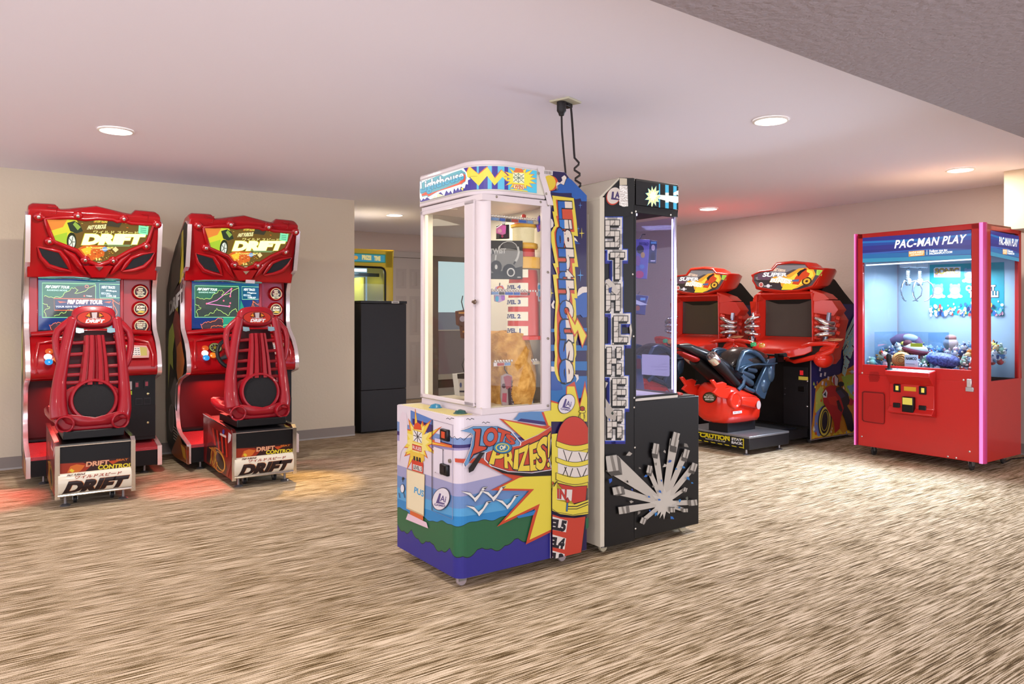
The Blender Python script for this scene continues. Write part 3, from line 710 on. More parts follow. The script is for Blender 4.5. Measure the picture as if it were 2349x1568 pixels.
for ch, x0, x1, y0, y1 in let:
    if ch == 'i':
        A.poly([(236, 372), (420, 382), (438, 522), (255, 518)], '#15121f'); A.poly([(246, 382), (318, 386), (322, 508), (262, 506)], '#2f78c8'); A.poly([(318, 386), (368, 388), (380, 510), (322, 508)], '#efe0cf'); A.poly([(378, 390), (412, 392), (426, 512), (392, 510)], '#efe0cf'); continue
    q = ((x1, y0 + 12), (x1 + 14, y1), (x0 + 22, y1), (x0 + 6, y0 + 4))
    A.text(ch, *q, '#efe0cf', .035, outline=[(.065, '#15121f')]); A.text(ch, *q, '#2464b8', .035, clip=(-.3, .48))
# lightning bolt crossing the lettering
A.zoom(1240, 660, 5.227)
A.poly([(288, 262), (312, 262), (400, 420), (425, 352), (545, 570), (485, 722), (430, 525), (392, 590), (355, 510)], '#d5502f')
A.poly([(305, 285), (400, 450), (425, 378), (532, 570), (486, 690), (432, 500), (395, 560), (362, 480)], '#f2e04c')
ai_logo(A, 298, 1388, 1.35, 32)
# lighthouse drawing
A.zoom(900, 900, 3.485)
A.poly([(1255, 330), (1560, 300), (1560, 760), (1255, 760)], '#f0dc49')
BK = '#2a2028'
def bulge(x0, x1, y0, y1, sag, c, out=4):
    for g, col in ((out, BK), (0, c)):
        t = [(x0 + (x1 - x0) * i / 12, y0 - g + sag * math.sin(math.pi * i / 12)) for i in range(13)]
        b = [(x0 + (x1 - x0) * i / 12, y1 + g + sag * math.sin(math.pi * i / 12)) for i in range(13)]
        t[0] = (x0 - g, t[0][1]); b[0] = (x0 - g, b[0][1]); A.poly(t + b[::-1], col)
A.ell(1505, 190, 24, 30, BK); A.ell(1505, 190, 20, 26, '#f0dc49'); A.rect(1490, 150, 1522, 200, BK); A.rect(1494, 150, 1518, 200, '#f0dc49'); A.ell(1508, 150, 28, 14, BK); A.ell(1508, 150, 24, 10, '#f0dc49'); A.ell(1508, 126, 20, 20, BK); A.ell(1508, 126, 16, 16, '#b03a28')
for g, c in ((5, BK), (0, '#cf4030')):
    A.poly([(1308 - g, 400)] + [(1440 + (135 + g) * math.cos(math.radians(t)), 395 - (205 + g) * math.sin(math.radians(t))) for t in range(175, 25, -10)] + [(1640, 400), (1560, 440), (1440, 450)], c)
A.poly([(1312, 440), (1560, 480), (1560, 700), (1312, 640)], '#efe4da')
for l in ([(1355, 455), (1390, 565)], [(1425, 470), (1385, 570)], [(1478, 475), (1515, 570)], [(1550, 470), (1510, 570)], [(1365, 590), (1398, 680)], [(1345, 670), (1380, 590)], [(1430, 600), (1400, 690)], [(1465, 600), (1500, 690)], [(1540, 600), (1500, 690)]): A.line(l, 6, BK)
bulge(1300, 1600, 385, 425, 38, '#f0dc49'); bulge(1297, 1600, 515, 548, 40, '#f0dc49'); bulge(1297, 1600, 638, 690, 38, '#f0dc49')
A.poly([(1300, 715), (1440, 745), (1545, 738), (1535, 860), (1440, 885), (1300, 850)], BK); A.poly([(1304, 722), (1440, 750), (1541, 742), (1531, 856), (1440, 880), (1304, 846)], '#c93a2e')
for g, c in ((5, BK), (0, '#f0dc49')):
    A.poly([(1300, 712 - g), (1255 - g, 745), (1225 - g, 810), (1228 - g, 880), (1260, 935 + g), (1330, 965 + g), (1430, 978 + g), (1560, 965 + g), (1560, 850), (1440, 890), (1302, 855)], c)
A.poly([(1302, 765), (1425, 772), (1418, 860), (1302, 850)], '#efe4da'); A.text('IN.', (1308, 768), (1395, 778), (1390, 852), (1308, 838), '#c93a2e', .04, outline=[(.06, '#3a2028')])
A.line([(1390, 905), (1460, 905), (1550, 870)], 8, BK); A.line([(1390, 925), (1460, 925), (1550, 890)], 6, BK); A.line([(1228, 900), (1300, 950), (1430, 972), (1555, 950)], 4, BK); A.line([(1232, 920), (1300, 965), (1430, 985), (1555, 965)], 4, BK)
for x, y, dx in ((1262, 720, -6), (1385, 860, -6)):
    A.line([(x, y), (x + dx, y + 85)], 14, BK); A.line([(x, y), (x + dx, y + 82)], 9, '#2f78b8'); A.ell(x, y, 15, 17, BK); A.ell(x, y, 12, 14, '#c93a2e')
A.line([(1275, 745), (1295, 710), (1305, 705)], 7, BK)
A.poly([(1530, 1000), (1560, 990), (1560, 1060), (1530, 1090)], '#2c6a46')
A.poly([(1245, 958), (1330, 985), (1440, 992), (1532, 980), (1495, 1290), (1220, 1330)], BK); A.poly([(1245, 962), (1330, 990), (1440, 997), (1527, 985), (1490, 1290), (1222, 1330)], '#d0432f')
for y0, y1, x0, t in ((1010, 1108, 1250, 'EL5'), (1150, 1245, 1238, 'EL4'), (1275, 1400, 1226, 'EL3')):
    A.poly([(x0, y0 - 30), (x0 + 135, y0 + 8), (x0 + 122, y1 + 2), (x0 - 6, y1 - 22)], '#efe4da')
    A.text(t, (x0 + 6, y0 - 2), (x0 + 125, y0 + 16), (x0 + 108, y1 - 8), (x0 + 2, y1 - 28), '#1f1a26', .07)
A.build('side_artwork', LH)
# coin units, buttons on the ledge, chute frame
for (x0, y0, x1, y1), em in (((402, 283, 465, 392), '#e2502c'), ((400, 560, 462, 670), '#201c22')):
    a = LH.Y(900 + x0 / 3.485, 900 + y0 / 3.485, 0); b = LH.Y(900 + x1 / 3.485, 900 + y1 / 3.485, 0)
    cu = MB().box(a.x, b.x, -.018, .01, b.z, a.z, M('#17151a', .3)).build('coin_slot', LH, bevel=.006)
    w_ = b.x - a.x; h_ = a.z - b.z
    MB().box(a.x + w_ * .3, b.x - w_ * .3, -.0205, -.017, b.z + h_ * .25, a.z - h_ * .2, M(em, .3, emit=.5 if em[1] == 'e' else 0)).build('coin_return', cu)
screws(LH, [LH.Y(900 + p[0] / 3.485, 900 + p[1] / 3.485, 0) for p in ((410, 455), (348, 632), (392, 650))], (0, -1, 0), .005)
MB().lathe([(.009, 0), (.009, .01), (0, .012)], LH.Y(900 + 468 / 3.485, 900 + 545 / 3.485, 0), (0, -1, 0), M('#8d857c', .3, .9), 14).build('coin_door_lock', LH)
for px, py, c, hh in ((999, 933, '#2fa7d6', .02), (1056, 946, '#1b5a52', .018)):
    p = LH.Z(px, py, ZB1 + .005)
    MB().lathe([(.034, -.004), (.034, .004), (.028, .006), (.024, hh * .8), (.014, hh), (0, hh + .003)], (p.x, p.y, ZB1), (0, 0, 1), M(c, .25, emit=.25 if c[1] == '2' else 0, coat=.5), 24).build('push_button', LH, ang=50)
screws(LH, [LH.Z(px, py, ZB1) for px, py in ((967, 921), (1017, 931), (1072, 942))], (0, 0, 1), .007)
MB().box(.03, WL - .05, .012, YB - .02, ZB1, ZB1 + .0015, M('#f2e08c', .4)).build('ledge_decal', LH)
for x, y in ((.06, .07), (WL - .06, .05), (.06, DL - .08), (WL - .06, DL - .12)): caster(LH, x, y, ZB0, m=M('#b9a7a6', .3))
# ---- inside: floor, rock, model lighthouse, shelves, an added lamp
MB().box(XB + .01, WL - .016, YB + .005, YW, ZB1 + .028, ZB1 + .032, M('#efe2c8', .4)).build('display_floor', LH)
rk = MB(); R = random.Random(3)
rings = []
for k, (zz_, rad) in enumerate(((.82, .15), (.88, .165), (.95, .17), (1.02, .165), (1.08, .155), (1.13, .14), (1.165, .12))):
    rings.append([(.455 + rad * .95 * math.cos(i * .393) * R.uniform(.86, 1.12) * 1.0, .385 + rad * .72 * math.sin(i * .393) * R.uniform(.86, 1.1), zz_ + R.uniform(-.01, .01)) for i in range(16)])
rk.loft(rings, M('#a8742c', .8, bump=1., bscale=25, mix='#c99a50', bdist=.02)); rk.build('rock', LH, ang=20)
def zc_(py, x=.36, y=.36):   # height of a photo row at the model's axis
    wq = LH.P + LH.R @ Vector((x, y, 0)); return CH - (py - CY) / F * wq.y
ly = .435; lx = LH.Y(1201, 650, ly).x
tower = MB()
RD = M('#e0402c', .35, coat=.4); YE = M('#f0b636', .4, coat=.3)
zt = [zc_(p, lx, ly) for p in (775, 686, 640, 608)]
tower.lathe([(.093, zc_(778, lx, ly)), (.093, zc_(770, lx, ly)), (.080, zc_(768, lx, ly)), (.077, zc_(700, lx, ly)), (.074, zc_(650, lx, ly)), (.068, zc_(620, lx, ly))], (lx, ly, 0), (0, 0, 1), RD, 28)
tower.build('tower_body', LH)
tb = MB(); tb.lathe([(.088, zc_(617, lx, ly)), (.09, zc_(612, lx, ly)), (.088, zc_(592, lx, ly)), (.07, zc_(590, lx, ly))], (lx, ly, 0), (0, 0, 1), YE, 28)
tb.lathe([(.068, zc_(572, lx, ly)), (.072, zc_(568, lx, ly)), (.07, zc_(560, lx, ly)), (.06, zc_(558, lx, ly))], (lx, ly, 0), (0, 0, 1), YE, 28); tb.lathe([(.064, zc_(516, lx, ly)), (.064, zc_(522, lx, ly)), (.055, zc_(524, lx, ly))], (lx, ly, 0), (0, 0, 1), YE, 28)
islands(tb, 'balcony', LH)
MB().lathe([(.058, zc_(592, lx, ly)), (.056, zc_(570, lx, ly))], (lx, ly, 0), (0, 0, 1), RD, 24).build('tower_neck', LH)
MB().lathe([(.054, zc_(560, lx, ly)), (.056, zc_(522, lx, ly))], (lx, ly, 0), (0, 0, 1), M('#f3dfae', .2, emit=.5, bump=.6, bscale=150), 24).build('lantern', LH)
MB().lathe([(.066, zc_(516, lx, ly)), (.05, zc_(509, lx, ly)), (.012, zc_(505, lx, ly)), (.012, zc_(493, lx, ly)), (0, zc_(490, lx, ly))], (lx, ly, 0), (0, 0, 1), RD, 24).build('roof', LH)
for lv, (ya, yb) in (('LEVEL 1', (747, 768)), ('LEVEL 2', (715, 735)), ('LEVEL 3', (683, 703)), ('LEVEL 4', (650, 668)), (None, (620, 638))):
    pth = [(lx + .0805 * math.cos(math.radians(t)), ly + .0805 * math.sin(math.radians(t))) for t in range(-150, 31, 12)]
    wl_ = Wrap(LH, pth); za, zb_ = zc_(yb, lx, ly), zc_(ya, lx, ly)
    A = Art(wl_, off=.002, emit=0, rough=.3); A.STEP = .0004
    L_ = wl_.L[-1]; A.raw([(L_ * .1, za), (L_ * .72, za), (L_ * .72, zb_), (L_ * .1, zb_)], [[0, 1, 2, 3]], M('#fff0d4', .3, emit=.5))
    if lv:
        vs_, fs_ = glyphs(lv, .05); x0 = min(v[0] for v in vs_); x1 = max(v[0] for v in vs_); y0 = min(v[1] for v in vs_); y1 = max(v[1] for v in vs_)
        A.raw([(L_ * .16 + (x - x0) / (x1 - x0) * L_ * .42, za + (zb_ - za) * (.25 + .5 * (y - y0) / (y1 - y0))) for x, y in vs_], fs_, '#4a4f8a')
    A.build('level_sign', LH)

q = LH.P + LH.R @ Vector((.3, .3, 0)); add_light('AREA', (q.x, q.y, ZW - .04), 3.2, (1, .9, .72), .3, (q.x, q.y, 0), shape='SQUARE')  # lamp without a fixture, added to brighten the inside
# ================================================================ black block-stacking prize game
S0 = Vector((.455, 3.875, 0)); o_ = S0 + BX * .605
SK = Fr(o_.x, o_.y, TH - math.pi / 2, 'prize_game', 'tall black prize game cabinet with white block lettering down its side and a cream back', 'arcade game')
BLK = M('#100e10', .4); BLK2 = M('#151214', .45)
CR = M('#e6dcc6', .45)
WS, DS = .605, .587
prof = [(0, .046), (0, 1.855), (.136, 1.972), (.231, 1.984)]
MB().prism([(.03, .046), (.762, .046), (.762, .785), (.03, .785)], 'x', 0, WS, BLK).build('base_cabinet', SK, bevel=.004)
mb = MB()
for x0 in (0, WS - .016): mb.prism([(.03, .785), (.247, .785), (.247, 1.984), (.231, 1.984), (.136, 1.972), (.03, 1.88)], 'x', x0, x0 + .016, BLK)
mb.prism([(0.03, .04), (.247, .04), (.247, 1.984), (.231, 1.984), (.136, 1.972), (.03, 1.88)], 'x', WS + .0005, WS + .004, BLK)
mb.build('side_panel', SK, bevel=.002)
mb = MB(); mb.box(0, WS + .004, 0, .03, .046, 1.862, CR); mb.slab([(0, 0, 1.862), (WS + .004, 0, 1.862), (WS + .004, .136, 1.976), (0, .136, 1.976)], (0, 0, -.015), CR)
mb.slab([(0, .136, 1.976), (WS + .002, .136, 1.976), (WS + .002, .24, 1.985), (0, .24, 1.985)], (0, 0, -.012), M('#3a3632', .5))
mb.build('back_panel', SK, bevel=.003)
mb = MB(); mb.box(.05, .52, -.004, .0, .25, 1.78, M('#efe5cf', .45)); mb.build('back_door', SK, bevel=.002)
# window section
mb = MB()
mb.box(0, WS, .247, DS, .785, .8, M('#efe8dc', .4)); mb.box(0, WS, .247, DS, 1.818, 1.84, BLK2); mb.box(.0, WS, .262, DS, 1.97, 1.984, M('#2e2825', .5))
for x0 in (0, WS - .022):
    mb.box(x0, x0 + .022, .247, .262, .8, 1.84, BLK2); mb.box(x0, x0 + .022, .247, DS, 1.80, 1.84, BLK2)
mb.box(WS - .012, WS, .247, DS, .8, .812, BLK2)
mb.box(.018, WS - .018, .02, .03, .8, 1.8, M('#343a7c', .4))  # inner panel: blue LED tint is put into its colour
mb.build('window_frame', SK, bevel=.002)
mb = MB(); mb.tube([(WS - .012, DS - .012, .795), (WS - .012, DS - .012, 1.84)], .011, M('#d8d4e4', .12, 1.), 12); mb.tube([(.012, DS - .012, .795), (.012, DS - .012, 1.84)], .011, M('#d8d4e4', .12, 1.), 12)
islands(mb, 'chrome_post', SK)
MB().box(WS - .008, WS - .005, .262, DS - .02, .81, 1.80, glass('#f1f0ff', k=.05)).build('side_glass', SK)
MB().box(.005, .008, .262, DS - .02, .81, 1.80, glass('#eeeeff', k=.03)).build('far_glass', SK)
MB().box(.024, WS - .024, DS - .012, DS - .008, .81, 1.80, glass('#eeeeff', k=.03)).build('front_glass', SK)
mb = MB(); mb.box(.03, WS - .03, .27, .30, 1.79, 1.803, M('#f4f2ff', .4, emit=2.2)); mb.box(WS - .02, WS - .016, DS - .03, DS - .024, .83, 1.79, M('#f2f0ff', .4, emit=1.6)); mb.build('light_strip', SK)
q = SK.P + SK.R @ Vector((.3, .35, 0)); add_light('AREA', (q.x, q.y, 1.785), 6, (.6, .62, 1), .25, (q.x, q.y, 0), shape='SQUARE')
MB().box(WS - .002, WS + .004, .24, .252, .05, 1.84, BLK2).build('seam_strip', SK)
# marquee
mb = MB(); mb.box(0, WS, .262, DS, 1.845, 1.97, BLK2); mb.build('header_body', SK)
pl = Plane(SK, (WS + .004, 0, 0), (0, 1, 0), (0, 0, 1))
A = Art(pl, (1330, 390, 5.059), off=.0008, rough=.35); A.clipbox = (.255, DS - .002, 1.842, 1.972)
A.raw([(.25, 1.84), (.6, 1.84), (.6, 1.98), (.25, 1.98)], [[0, 1, 2, 3]], '#131217')
for x0, x1 in ((917, 930), (990, 1030), (1083, 1122)): A.rect(x0, 160, x1, 480, '#42b4dc', .8)
A.poly([(900, 285), (1150, 305), (1150, 370), (1120, 385), (900, 330)], '#f6fbe8', .95); A.poly([(1090, 260), (1150, 230), (1150, 300)], '#f6fbe8', .95)
for x0, x1 in ((990, 1030), (1083, 1122)): A.rect(x0, 262, x1, 292, '#e8f4e0', .9); A.rect(x0, 352, x1, 376, '#e8f4e0', .9)
A.burst(845, 305, 100, 142, 11, '#4fb2ce', .55, .12, 8, .6); A.burst(845, 305, 92, 132, 11, '#eef3a0', .55, .12, 8, .95); A.burst(845, 300, 50, 70, 9, '#f7fad2', .6, .1, 2, 1)
for k in ((800, 190), (835, 180), (878, 185)): pass
A.build('marquee_artwork', SK)
# side artwork
A = Art(pl, (1330, 390, 5.059), off=.0009, rough=.4); A.clipbox = (.031, .762, .05, 1.975)
A.ell(390, 305, 80, 104, '#d9482c', 22); A.ell(394, 296, 76, 98, '#efe2d4', 22)
A.poly([(372, 250), (395, 250), (390, 320), (425, 326), (425, 345), (362, 338)], '#4a3a70'); A.text('A', (418, 250), (456, 256), (456, 322), (410, 318), '#4a3a70', .05); A.poly([(362, 322), (456, 334), (454, 350), (360, 340)], '#4a3a70')
A.poly([(460, 92), (545, 97), (545, 172), (460, 175)], '#e3d5ba')
foil = M('#cfc9c0', .25, .85, bump=1., bscale=90); A.poly([(458, 178), (550, 182), (558, 420), (500, 425), (455, 405)], foil)
# block letters
A.zoom(0, 0, 1)
G = {'S': '111 100 111 001 111', 'T': '111 010 010 010 010', 'A': '111 101 111 101 101', 'C': '111 100 100 100 111', 'K': '101 101 110 101 101', 'E': '111 100 111 100 111', 'R': '111 101 110 101 101'}
LT = [('S', 1387.5, 1420.5, 504.5, 567), ('T', 1399, 1432, 578.5, 640.5), ('A', 1389, 1422, 651.5, 713), ('C', 1407, 1439.5, 724.5, 785), ('K', 1391, 1424.5, 796, 859), ('E', 1404, 1435, 868, 930.5), ('R', 1392, 1426, 941, 1004)]
def cells(ch, x0, x1, y0, y1):
    w_, h_ = (x1 - x0) / 3, (y1 - y0) / 5
    for j, row in enumerate(G[ch].split()):
        for i, b in enumerate(row):
            if b == '1': yield x0 + i * w_, y0 + j * h_, x0 + (i + 1) * w_, y0 + (j + 1) * h_
for e, c, dx, dy in ((10.5, '#2a2a8e', -2.5, 3), (8, '#3b5fd0', 0, 0), (6, '#efe9e2', 0, 0)):
    st = []; fs = []
    for L_ in LT:
        for (a, b, c2, d2) in cells(*L_):
            k = len(st); st += [A.sf.st(*A.px(p)) for p in ((a - e + dx, b - e + dy), (c2 + e + dx, b - e + dy), (c2 + e + dx, d2 + e + dy), (a - e + dx, d2 + e + dy))]; fs.append([k, k + 1, k + 2, k + 3])
    A.raw(st, fs, c)
for e, c, dx, dy in ((1.2, '#14110f', -2.5, 4.0), (1.2, '#14110f', 0, 0), (-.5, '#e6ddd0', 0, 0)):
    st = []; fs = []
    for L_ in LT:
        for (a, b, c2, d2) in cells(*L_):
            k = len(st); st += [A.sf.st(*A.px(p)) for p in ((a - e + dx, b - e + dy), (c2 + e + dx, b - e + dy), (c2 + e + dx, d2 + e + dy), (a - e + dx, d2 + e + dy))]; fs.append([k, k + 1, k + 2, k + 3])
    A.raw(st, fs, c)
for L_ in LT:
    for n, (a, b, c2, d2) in enumerate(cells(*L_)):
        if n % 3 == 1: A.poly([(a + 3, d2 - .6), (c2 - .8, b + 3), (c2 - .8, b + 7), (a + 7, d2 - .6)], '#a39a90')
# grabbing arm across the last letters
A.zoom(1330, 700, 5.227)
A.poly([(262, 905), (330, 925), (270, 1060), (215, 990)], '#cfc6ba'); A.poly([(215, 995), (270, 1070), (430, 1310), (425, 1370), (330, 1360), (290, 1290), (215, 1150)], '#bdb4a8'); A.poly([(240, 1290), (270, 1270), (300, 1320), (265, 1345)], '#d6cec2'); A.poly([(585, 255), (605, 215), (618, 300), (600, 425)], '#d8d0c4')
A.poly([(335, 1350), (350, 1355), (356, 1385), (342, 1380)], '#2f5fb8'); A.poly([(365, 1290), (382, 1265), (398, 1300), (380, 1315)], '#2b3a2a')
A.zoom(1330, 390, 5.059)
A.poly([(255, 1285), (330, 1260), (400, 1330), (440, 1400), (400, 1440), (360, 1400), (320, 1330)], '#d6cdc0'); A.poly([(325, 1370), (365, 1355), (355, 1420), (330, 1425)], '#2a3f80')
# starburst of blocks
A.zoom(1330, 980, 4.9)
cx, cy = 930, 850
def rayp(tx, ty, w1, w0=18, c='#c9c1b4'):
    d = Vector((tx - cx, ty - cy)); n = Vector((-d.y, d.x)).normalized()
    A.poly([(cx + n.x * w0, cy + n.y * w0), (tx + n.x * w1, ty + n.y * w1), (tx - n.x * w1, ty - n.y * w1), (cx - n.x * w0, cy - n.y * w0)], c)
def cube(x, y, w, h, ang=0):
    """block end seen at an angle: light face, dark side, darker underside"""
    d = Vector((cx - x, cy - y)).normalized(); k = .55
    r = math.radians(ang); ux, uy = math.cos(r) * w, math.sin(r) * w; vx, vy = -math.sin(r) * h * .9, math.cos(r) * h
    p = [(x - ux - vx, y - uy - vy), (x + ux - vx, y + uy - vy), (x + ux + vx, y + uy + vy), (x - ux + vx, y - uy + vy)]
    dx, dy = d.x * w * k * 1.6, d.y * h * k * 1.6
    g = 1.1; A.poly([(x + (a - x) * g - 4, y + (b - y) * g - 4) for a, b in p], '#0d0c0c'); A.poly([(a, b) for a, b in p], '#efe8dc')
    if d.x > 0: A.poly([p[1], (p[1][0] + dx, p[1][1] + dy), (p[2][0] + dx, p[2][1] + dy), p[2]], '#77716a')
    else: A.poly([p[0], (p[0][0] + dx, p[0][1] + dy), (p[3][0] + dx, p[3][1] + dy), p[3]], '#77716a')
    if d.y > 0: A.poly([p[3], p[2], (p[2][0] + dx, p[2][1] + dy), (p[3][0] + dx, p[3][1] + dy)], '#57524c')
    A.poly(p, '#cbc4b8'); A.poly([(p[0][0] * .6 + p[1][0] * .4, p[0][1] * .6 + p[1][1] * .4), (p[0][0] * .35 + p[1][0] * .65, p[0][1] * .35 + p[1][1] * .65), (p[3][0] * .2 + p[2][0] * .8, p[3][1] * .2 + p[2][1] * .8), (p[3][0] * .5 + p[2][0] * .5, p[3][1] * .5 + p[2][1] * .5)], '#8d867c')
tips = [(350, 400, 62, 88, -8, 95), (405, 705, 46, 42, -12, 40), (465, 925, 42, 40, -8, 36), (695, 1045, 26, 34, 25, 20), (835, 235, 30, 58, 12, 34), (1055, 130, 36, 78, 16, 45), (762, 465, 24, 42, 14, 22), (1175, 290, 30, 48, 18, 30), (1262, 440, 30, 44, 20, 30), (1165, 692, 18, 22, 20, 16), (1262, 838, 34, 32, -6, 26), (1165, 925, 24, 20, 0, 18), (1020, 920, 24, 26, 0, 20)]
for t in tips: rayp(t[0], t[1], t[5] * 1.15, 24, '#d2cabd')
A.burst(cx + 5, cy - 10, 150, 170, 12, '#dcd5c8', .6, .15, 9)
A.poly([(885, 1020), (905, 930), (950, 920)], '#dcd5c8')
for t in tips: cube(*t[:5])
for x, y, s_, c in ((530, 295, 40, '#b8b0a4'), (930, 265, 22, '#b8b0a4'), (1170, 195, 36, '#8b857c'), (930, 425, 30, '#c8c0b4'), (650, 450, 18, '#8b857c'), (555, 825, 26, '#b8b0a4'), (640, 950, 26, '#8b857c'), (1180, 790, 26, '#6c7066'), (800, 655, 20, '#8b857c'), (830, 405, 22, '#8b857c'), (510, 600, 20, '#3a3632'),
                      (320, 590, 34, '#2f62c8'), (715, 540, 24, '#2f72c8'), (890, 590, 16, '#2f72c8'), (985, 375, 26, '#2f5fb0'), (1140, 440, 22, '#2f82c8'), (1055, 458, 16, '#2f82c8'), (1190, 565, 28, '#2f82c8'), (1235, 615, 16, '#2f82c8'), (875, 712, 24, '#2f72c8'), (865, 802, 20, '#2f72c8'), (750, 770, 18, '#2f72c8'), (560, 690, 16, '#2f52b8'), (760, 925, 16, '#2f62b8'), (828, 965, 28, '#2f82c8'), (1095, 815, 24, '#2f82c8'), (1090, 890, 20, '#2f72a8'), (1008, 1005, 28, '#2f72c8')):
    R = random.Random(int(x * 7 + y)); a = R.uniform(0, 3)
    A.poly([(x + s_ * math.cos(a), y + s_ * math.sin(a)), (x + s_ * .8 * math.cos(a + 1.9), y + s_ * .8 * math.sin(a + 1.9)), (x + s_ * .9 * math.cos(a + 3.3), y + s_ * .9 * math.sin(a + 3.3)), (x + s_ * .5 * math.cos(a + 4.6), y + s_ * .5 * math.sin(a + 4.6))], c)
A.build('side_artwork', SK)
sc_ = M('#d8d2c6', .3, .9)
P_ = lambda x, y, z0=0: SK.X(x, y, WS + .004)
screws(SK, [P_(1449, 488), P_(1458, 485), P_(1538, 493), P_(1451, 629), P_(1453, 771), P_(1454.5, 912), P_(1454.5, 934), P_(1406, 788), P_(1456, 1026), P_(1456.5, 1119), P_(1457.5, 1212)], (1, 0, 0), .0055, sc_)
for x, y in ((WS - .05, .06), (WS - .06, .68), (.06, .06), (.06, .68)): caster(SK, x, y, .046, m=M('#cdbf9f', .4))
mb = MB(); mb.box(.08, WS - .01, .60, .74, .785, .79, M('#3a3638', .4)); mb.build('button_ledge', SK); MB().lathe([(.03, 0), (.03, .006), (.022, .012), (0, .016)], (WS - .07, .665, .79), (0, 0, 1), M('#c2352c', .3), 20).build('push_button', SK)
mb = MB()
for i in range(4): mb.lathe([(.004, 0), (.004, .002)], (WS, .012, .1 + .03 * i), (1, 0, 0), M('#6b5f52', .5), 8)
# ================================================================ red claw machine
K0 = Vector((3.70, 5.87, 0)); WK, DK = 1.05, .70; o_ = K0 + BX * WK
CK = Fr(o_.x, o_.y, TH - math.pi / 2, 'claw_machine', 'large red claw machine with lit corner strips, clear windows and a blue header', 'arcade game')
RED = M('#dc2622', .38, coat=.35, bump=.08, bscale=220); ZK0, ZK1 = .083, 1.972; GZ = .81; SZ = .72
LEDM = M('#f57fc6', .5, emit=1.15)
mb = MB(); e = .02
# cabinet base with rounded recess look
mb.box(e, WK - e, .0, DK, ZK0, SZ - .0, RED); base = mb.build('base_cabinet', CK, bevel=.004)
mb = MB(); mb.box(e, .063, 0, .03, SZ, ZK1, RED); mb.box(.963, WK - e, 0, .03, SZ, ZK1, RED); mb.box(e, WK - e, 0, .03, 1.93, ZK1, RED); mb.box(.063, .963, 0, .03, SZ, GZ, RED)
mb.box(e, WK - e, DK - .03, DK, SZ, ZK1, RED)
mb.box(WK - .03, WK, .03, .14, SZ, ZK1, RED); mb.box(WK - .03, WK, .65, DK, SZ, ZK1, RED); mb.box(WK - .03, WK, .03, DK, 1.925, ZK1, RED); mb.box(WK - e, WK, .03, DK, ZK0, SZ, RED)
mb.box(0, .03, .03, DK, 1.925, ZK1, RED); mb.box(0, .03, .03, DK, ZK0, SZ, RED); mb.box(0, .03, .65, DK, SZ, ZK1, RED); mb.box(0, .03, .03, .06, SZ, ZK1, RED)
mb.build('red_frame', CK, bevel=.003)
MB().box(0, WK, .03, DK, ZK1 - .012, ZK1 - .001, M('#c9ab8c', .7)).build('top_board', CK)  # tan top made up so lamp light bounces warm onto the ceiling
for x0, n in ((WK - .022, 1), (-.002, 0)):
    MB().prism(arc(x0 + .012, .012, .026, 180 if not n else 180, 270 if not n else 360, 10) + [(x0 + (.038 if n else .012), .03), (x0 - .014, .03)], 'z', ZK0, ZK1 + .005, M('#e8408f', .35, coat=.3)).build('corner_post', CK)
    MB().prism(arc(x0 + .012, .010, .029, 245 if n else 205, 300 if n else 262, 6), 'z', ZK0, ZK1 + .004, LEDM).build('light_strip', CK)
for x0, x1, y0, y1, z0, z1, nm in ((.063, .963, .008, .012, GZ, 1.93, 'front_glass'), (WK - .014, WK - .010, .14, .65, SZ, 1.925, 'side_glass')):
    MB().box(x0, x1, y0, y1, z0, z1, glass('#eef6ff', k=.05)).build(nm, CK)
# interior
INW = M('#b9d2e2', .35)
mb = MB(); mb.box(.03, WK - .03, DK - .036, DK - .031, SZ, 1.93, INW); mb.build('back_wall', CK)
mb = MB(); mb.box(.031, .036, .06, .65, GZ - .09, 1.9, M('#c8dcea', .12, .25)); mb.build('inner_side_wall', CK)
mb = MB(); mb.box(.03, WK - .03, .03, DK - .03, 1.905, 1.92, M('#9fb6c4', .5)); mb.box(.03, WK - .03, .03, DK - .03, SZ - .02, SZ, M('#dfe6ea', .5)); islands(mb, 'inner_deck', CK)
mb = MB()
for y in (.18, .50): mb.box(.04, WK - .04, y, y + .03, 1.755, 1.785, M('#3e4a56', .4, .6))
mb.box(.47, .53, .05, .64, 1.785, 1.81, M('#3e4a56', .4, .6))
for k in range(14): mb.box(.32 + .02 * k, .325 + .02 * k,   .12, .45, 1.745, 1.75, M('#2e3740', .5))
mb.build('gantry', CK)
mb = MB(); mb.box(.07, .96, .04, .06, 1.69, 1.70, M('#f3fbff', .5, emit=2.2)); mb.build('light_strip', CK)
CHR = M('#8f9aa4', .25, .85)
def crane(x, y, z, nm='crane_claw'):
    t = MB(); t.box(x - .05, x + .05, y - .05, y + .05, z, z + .075, M('#cfe0ea', .4)); hd = t.build('crane_head', CK, bevel=.004)
    t = MB(); t.tube([(x + .012 * math.cos(k * .8), y + .012 * math.sin(k * .8), z - .0015 * k) for k in range(70)], .0025, CHR, 6); t.lathe([(.02, z - .10), (.026, z - .11), (.026, z - .15), (.018, z - .16)], (x, y, 0), (0, 0, 1), CHR, 18); t.build('coil_spring', CK)
    for k in range(3):
        a = .5 + k * 2.094; ca, sa = math.cos(a), math.sin(a); pr = [(.02, -.13), (.06, -.12), (.095, -.15), (.11, -.20), (.10, -.25), (.06, -.29), (.035, -.295)]
        MB().tube([(x + ca * r_, y + sa * r_, z + h_) for r_, h_ in pr], [.005, .006, .006, .006, .005, .005, .006], CHR, 8).build('claw_prong', CK)
crane(CK.Y(2083, 700, .26).x, .26, 1.67); crane(CK.Y(2110, 700, .40).x, .40, 1.67)  # second crane stands in for a mirror image of the first
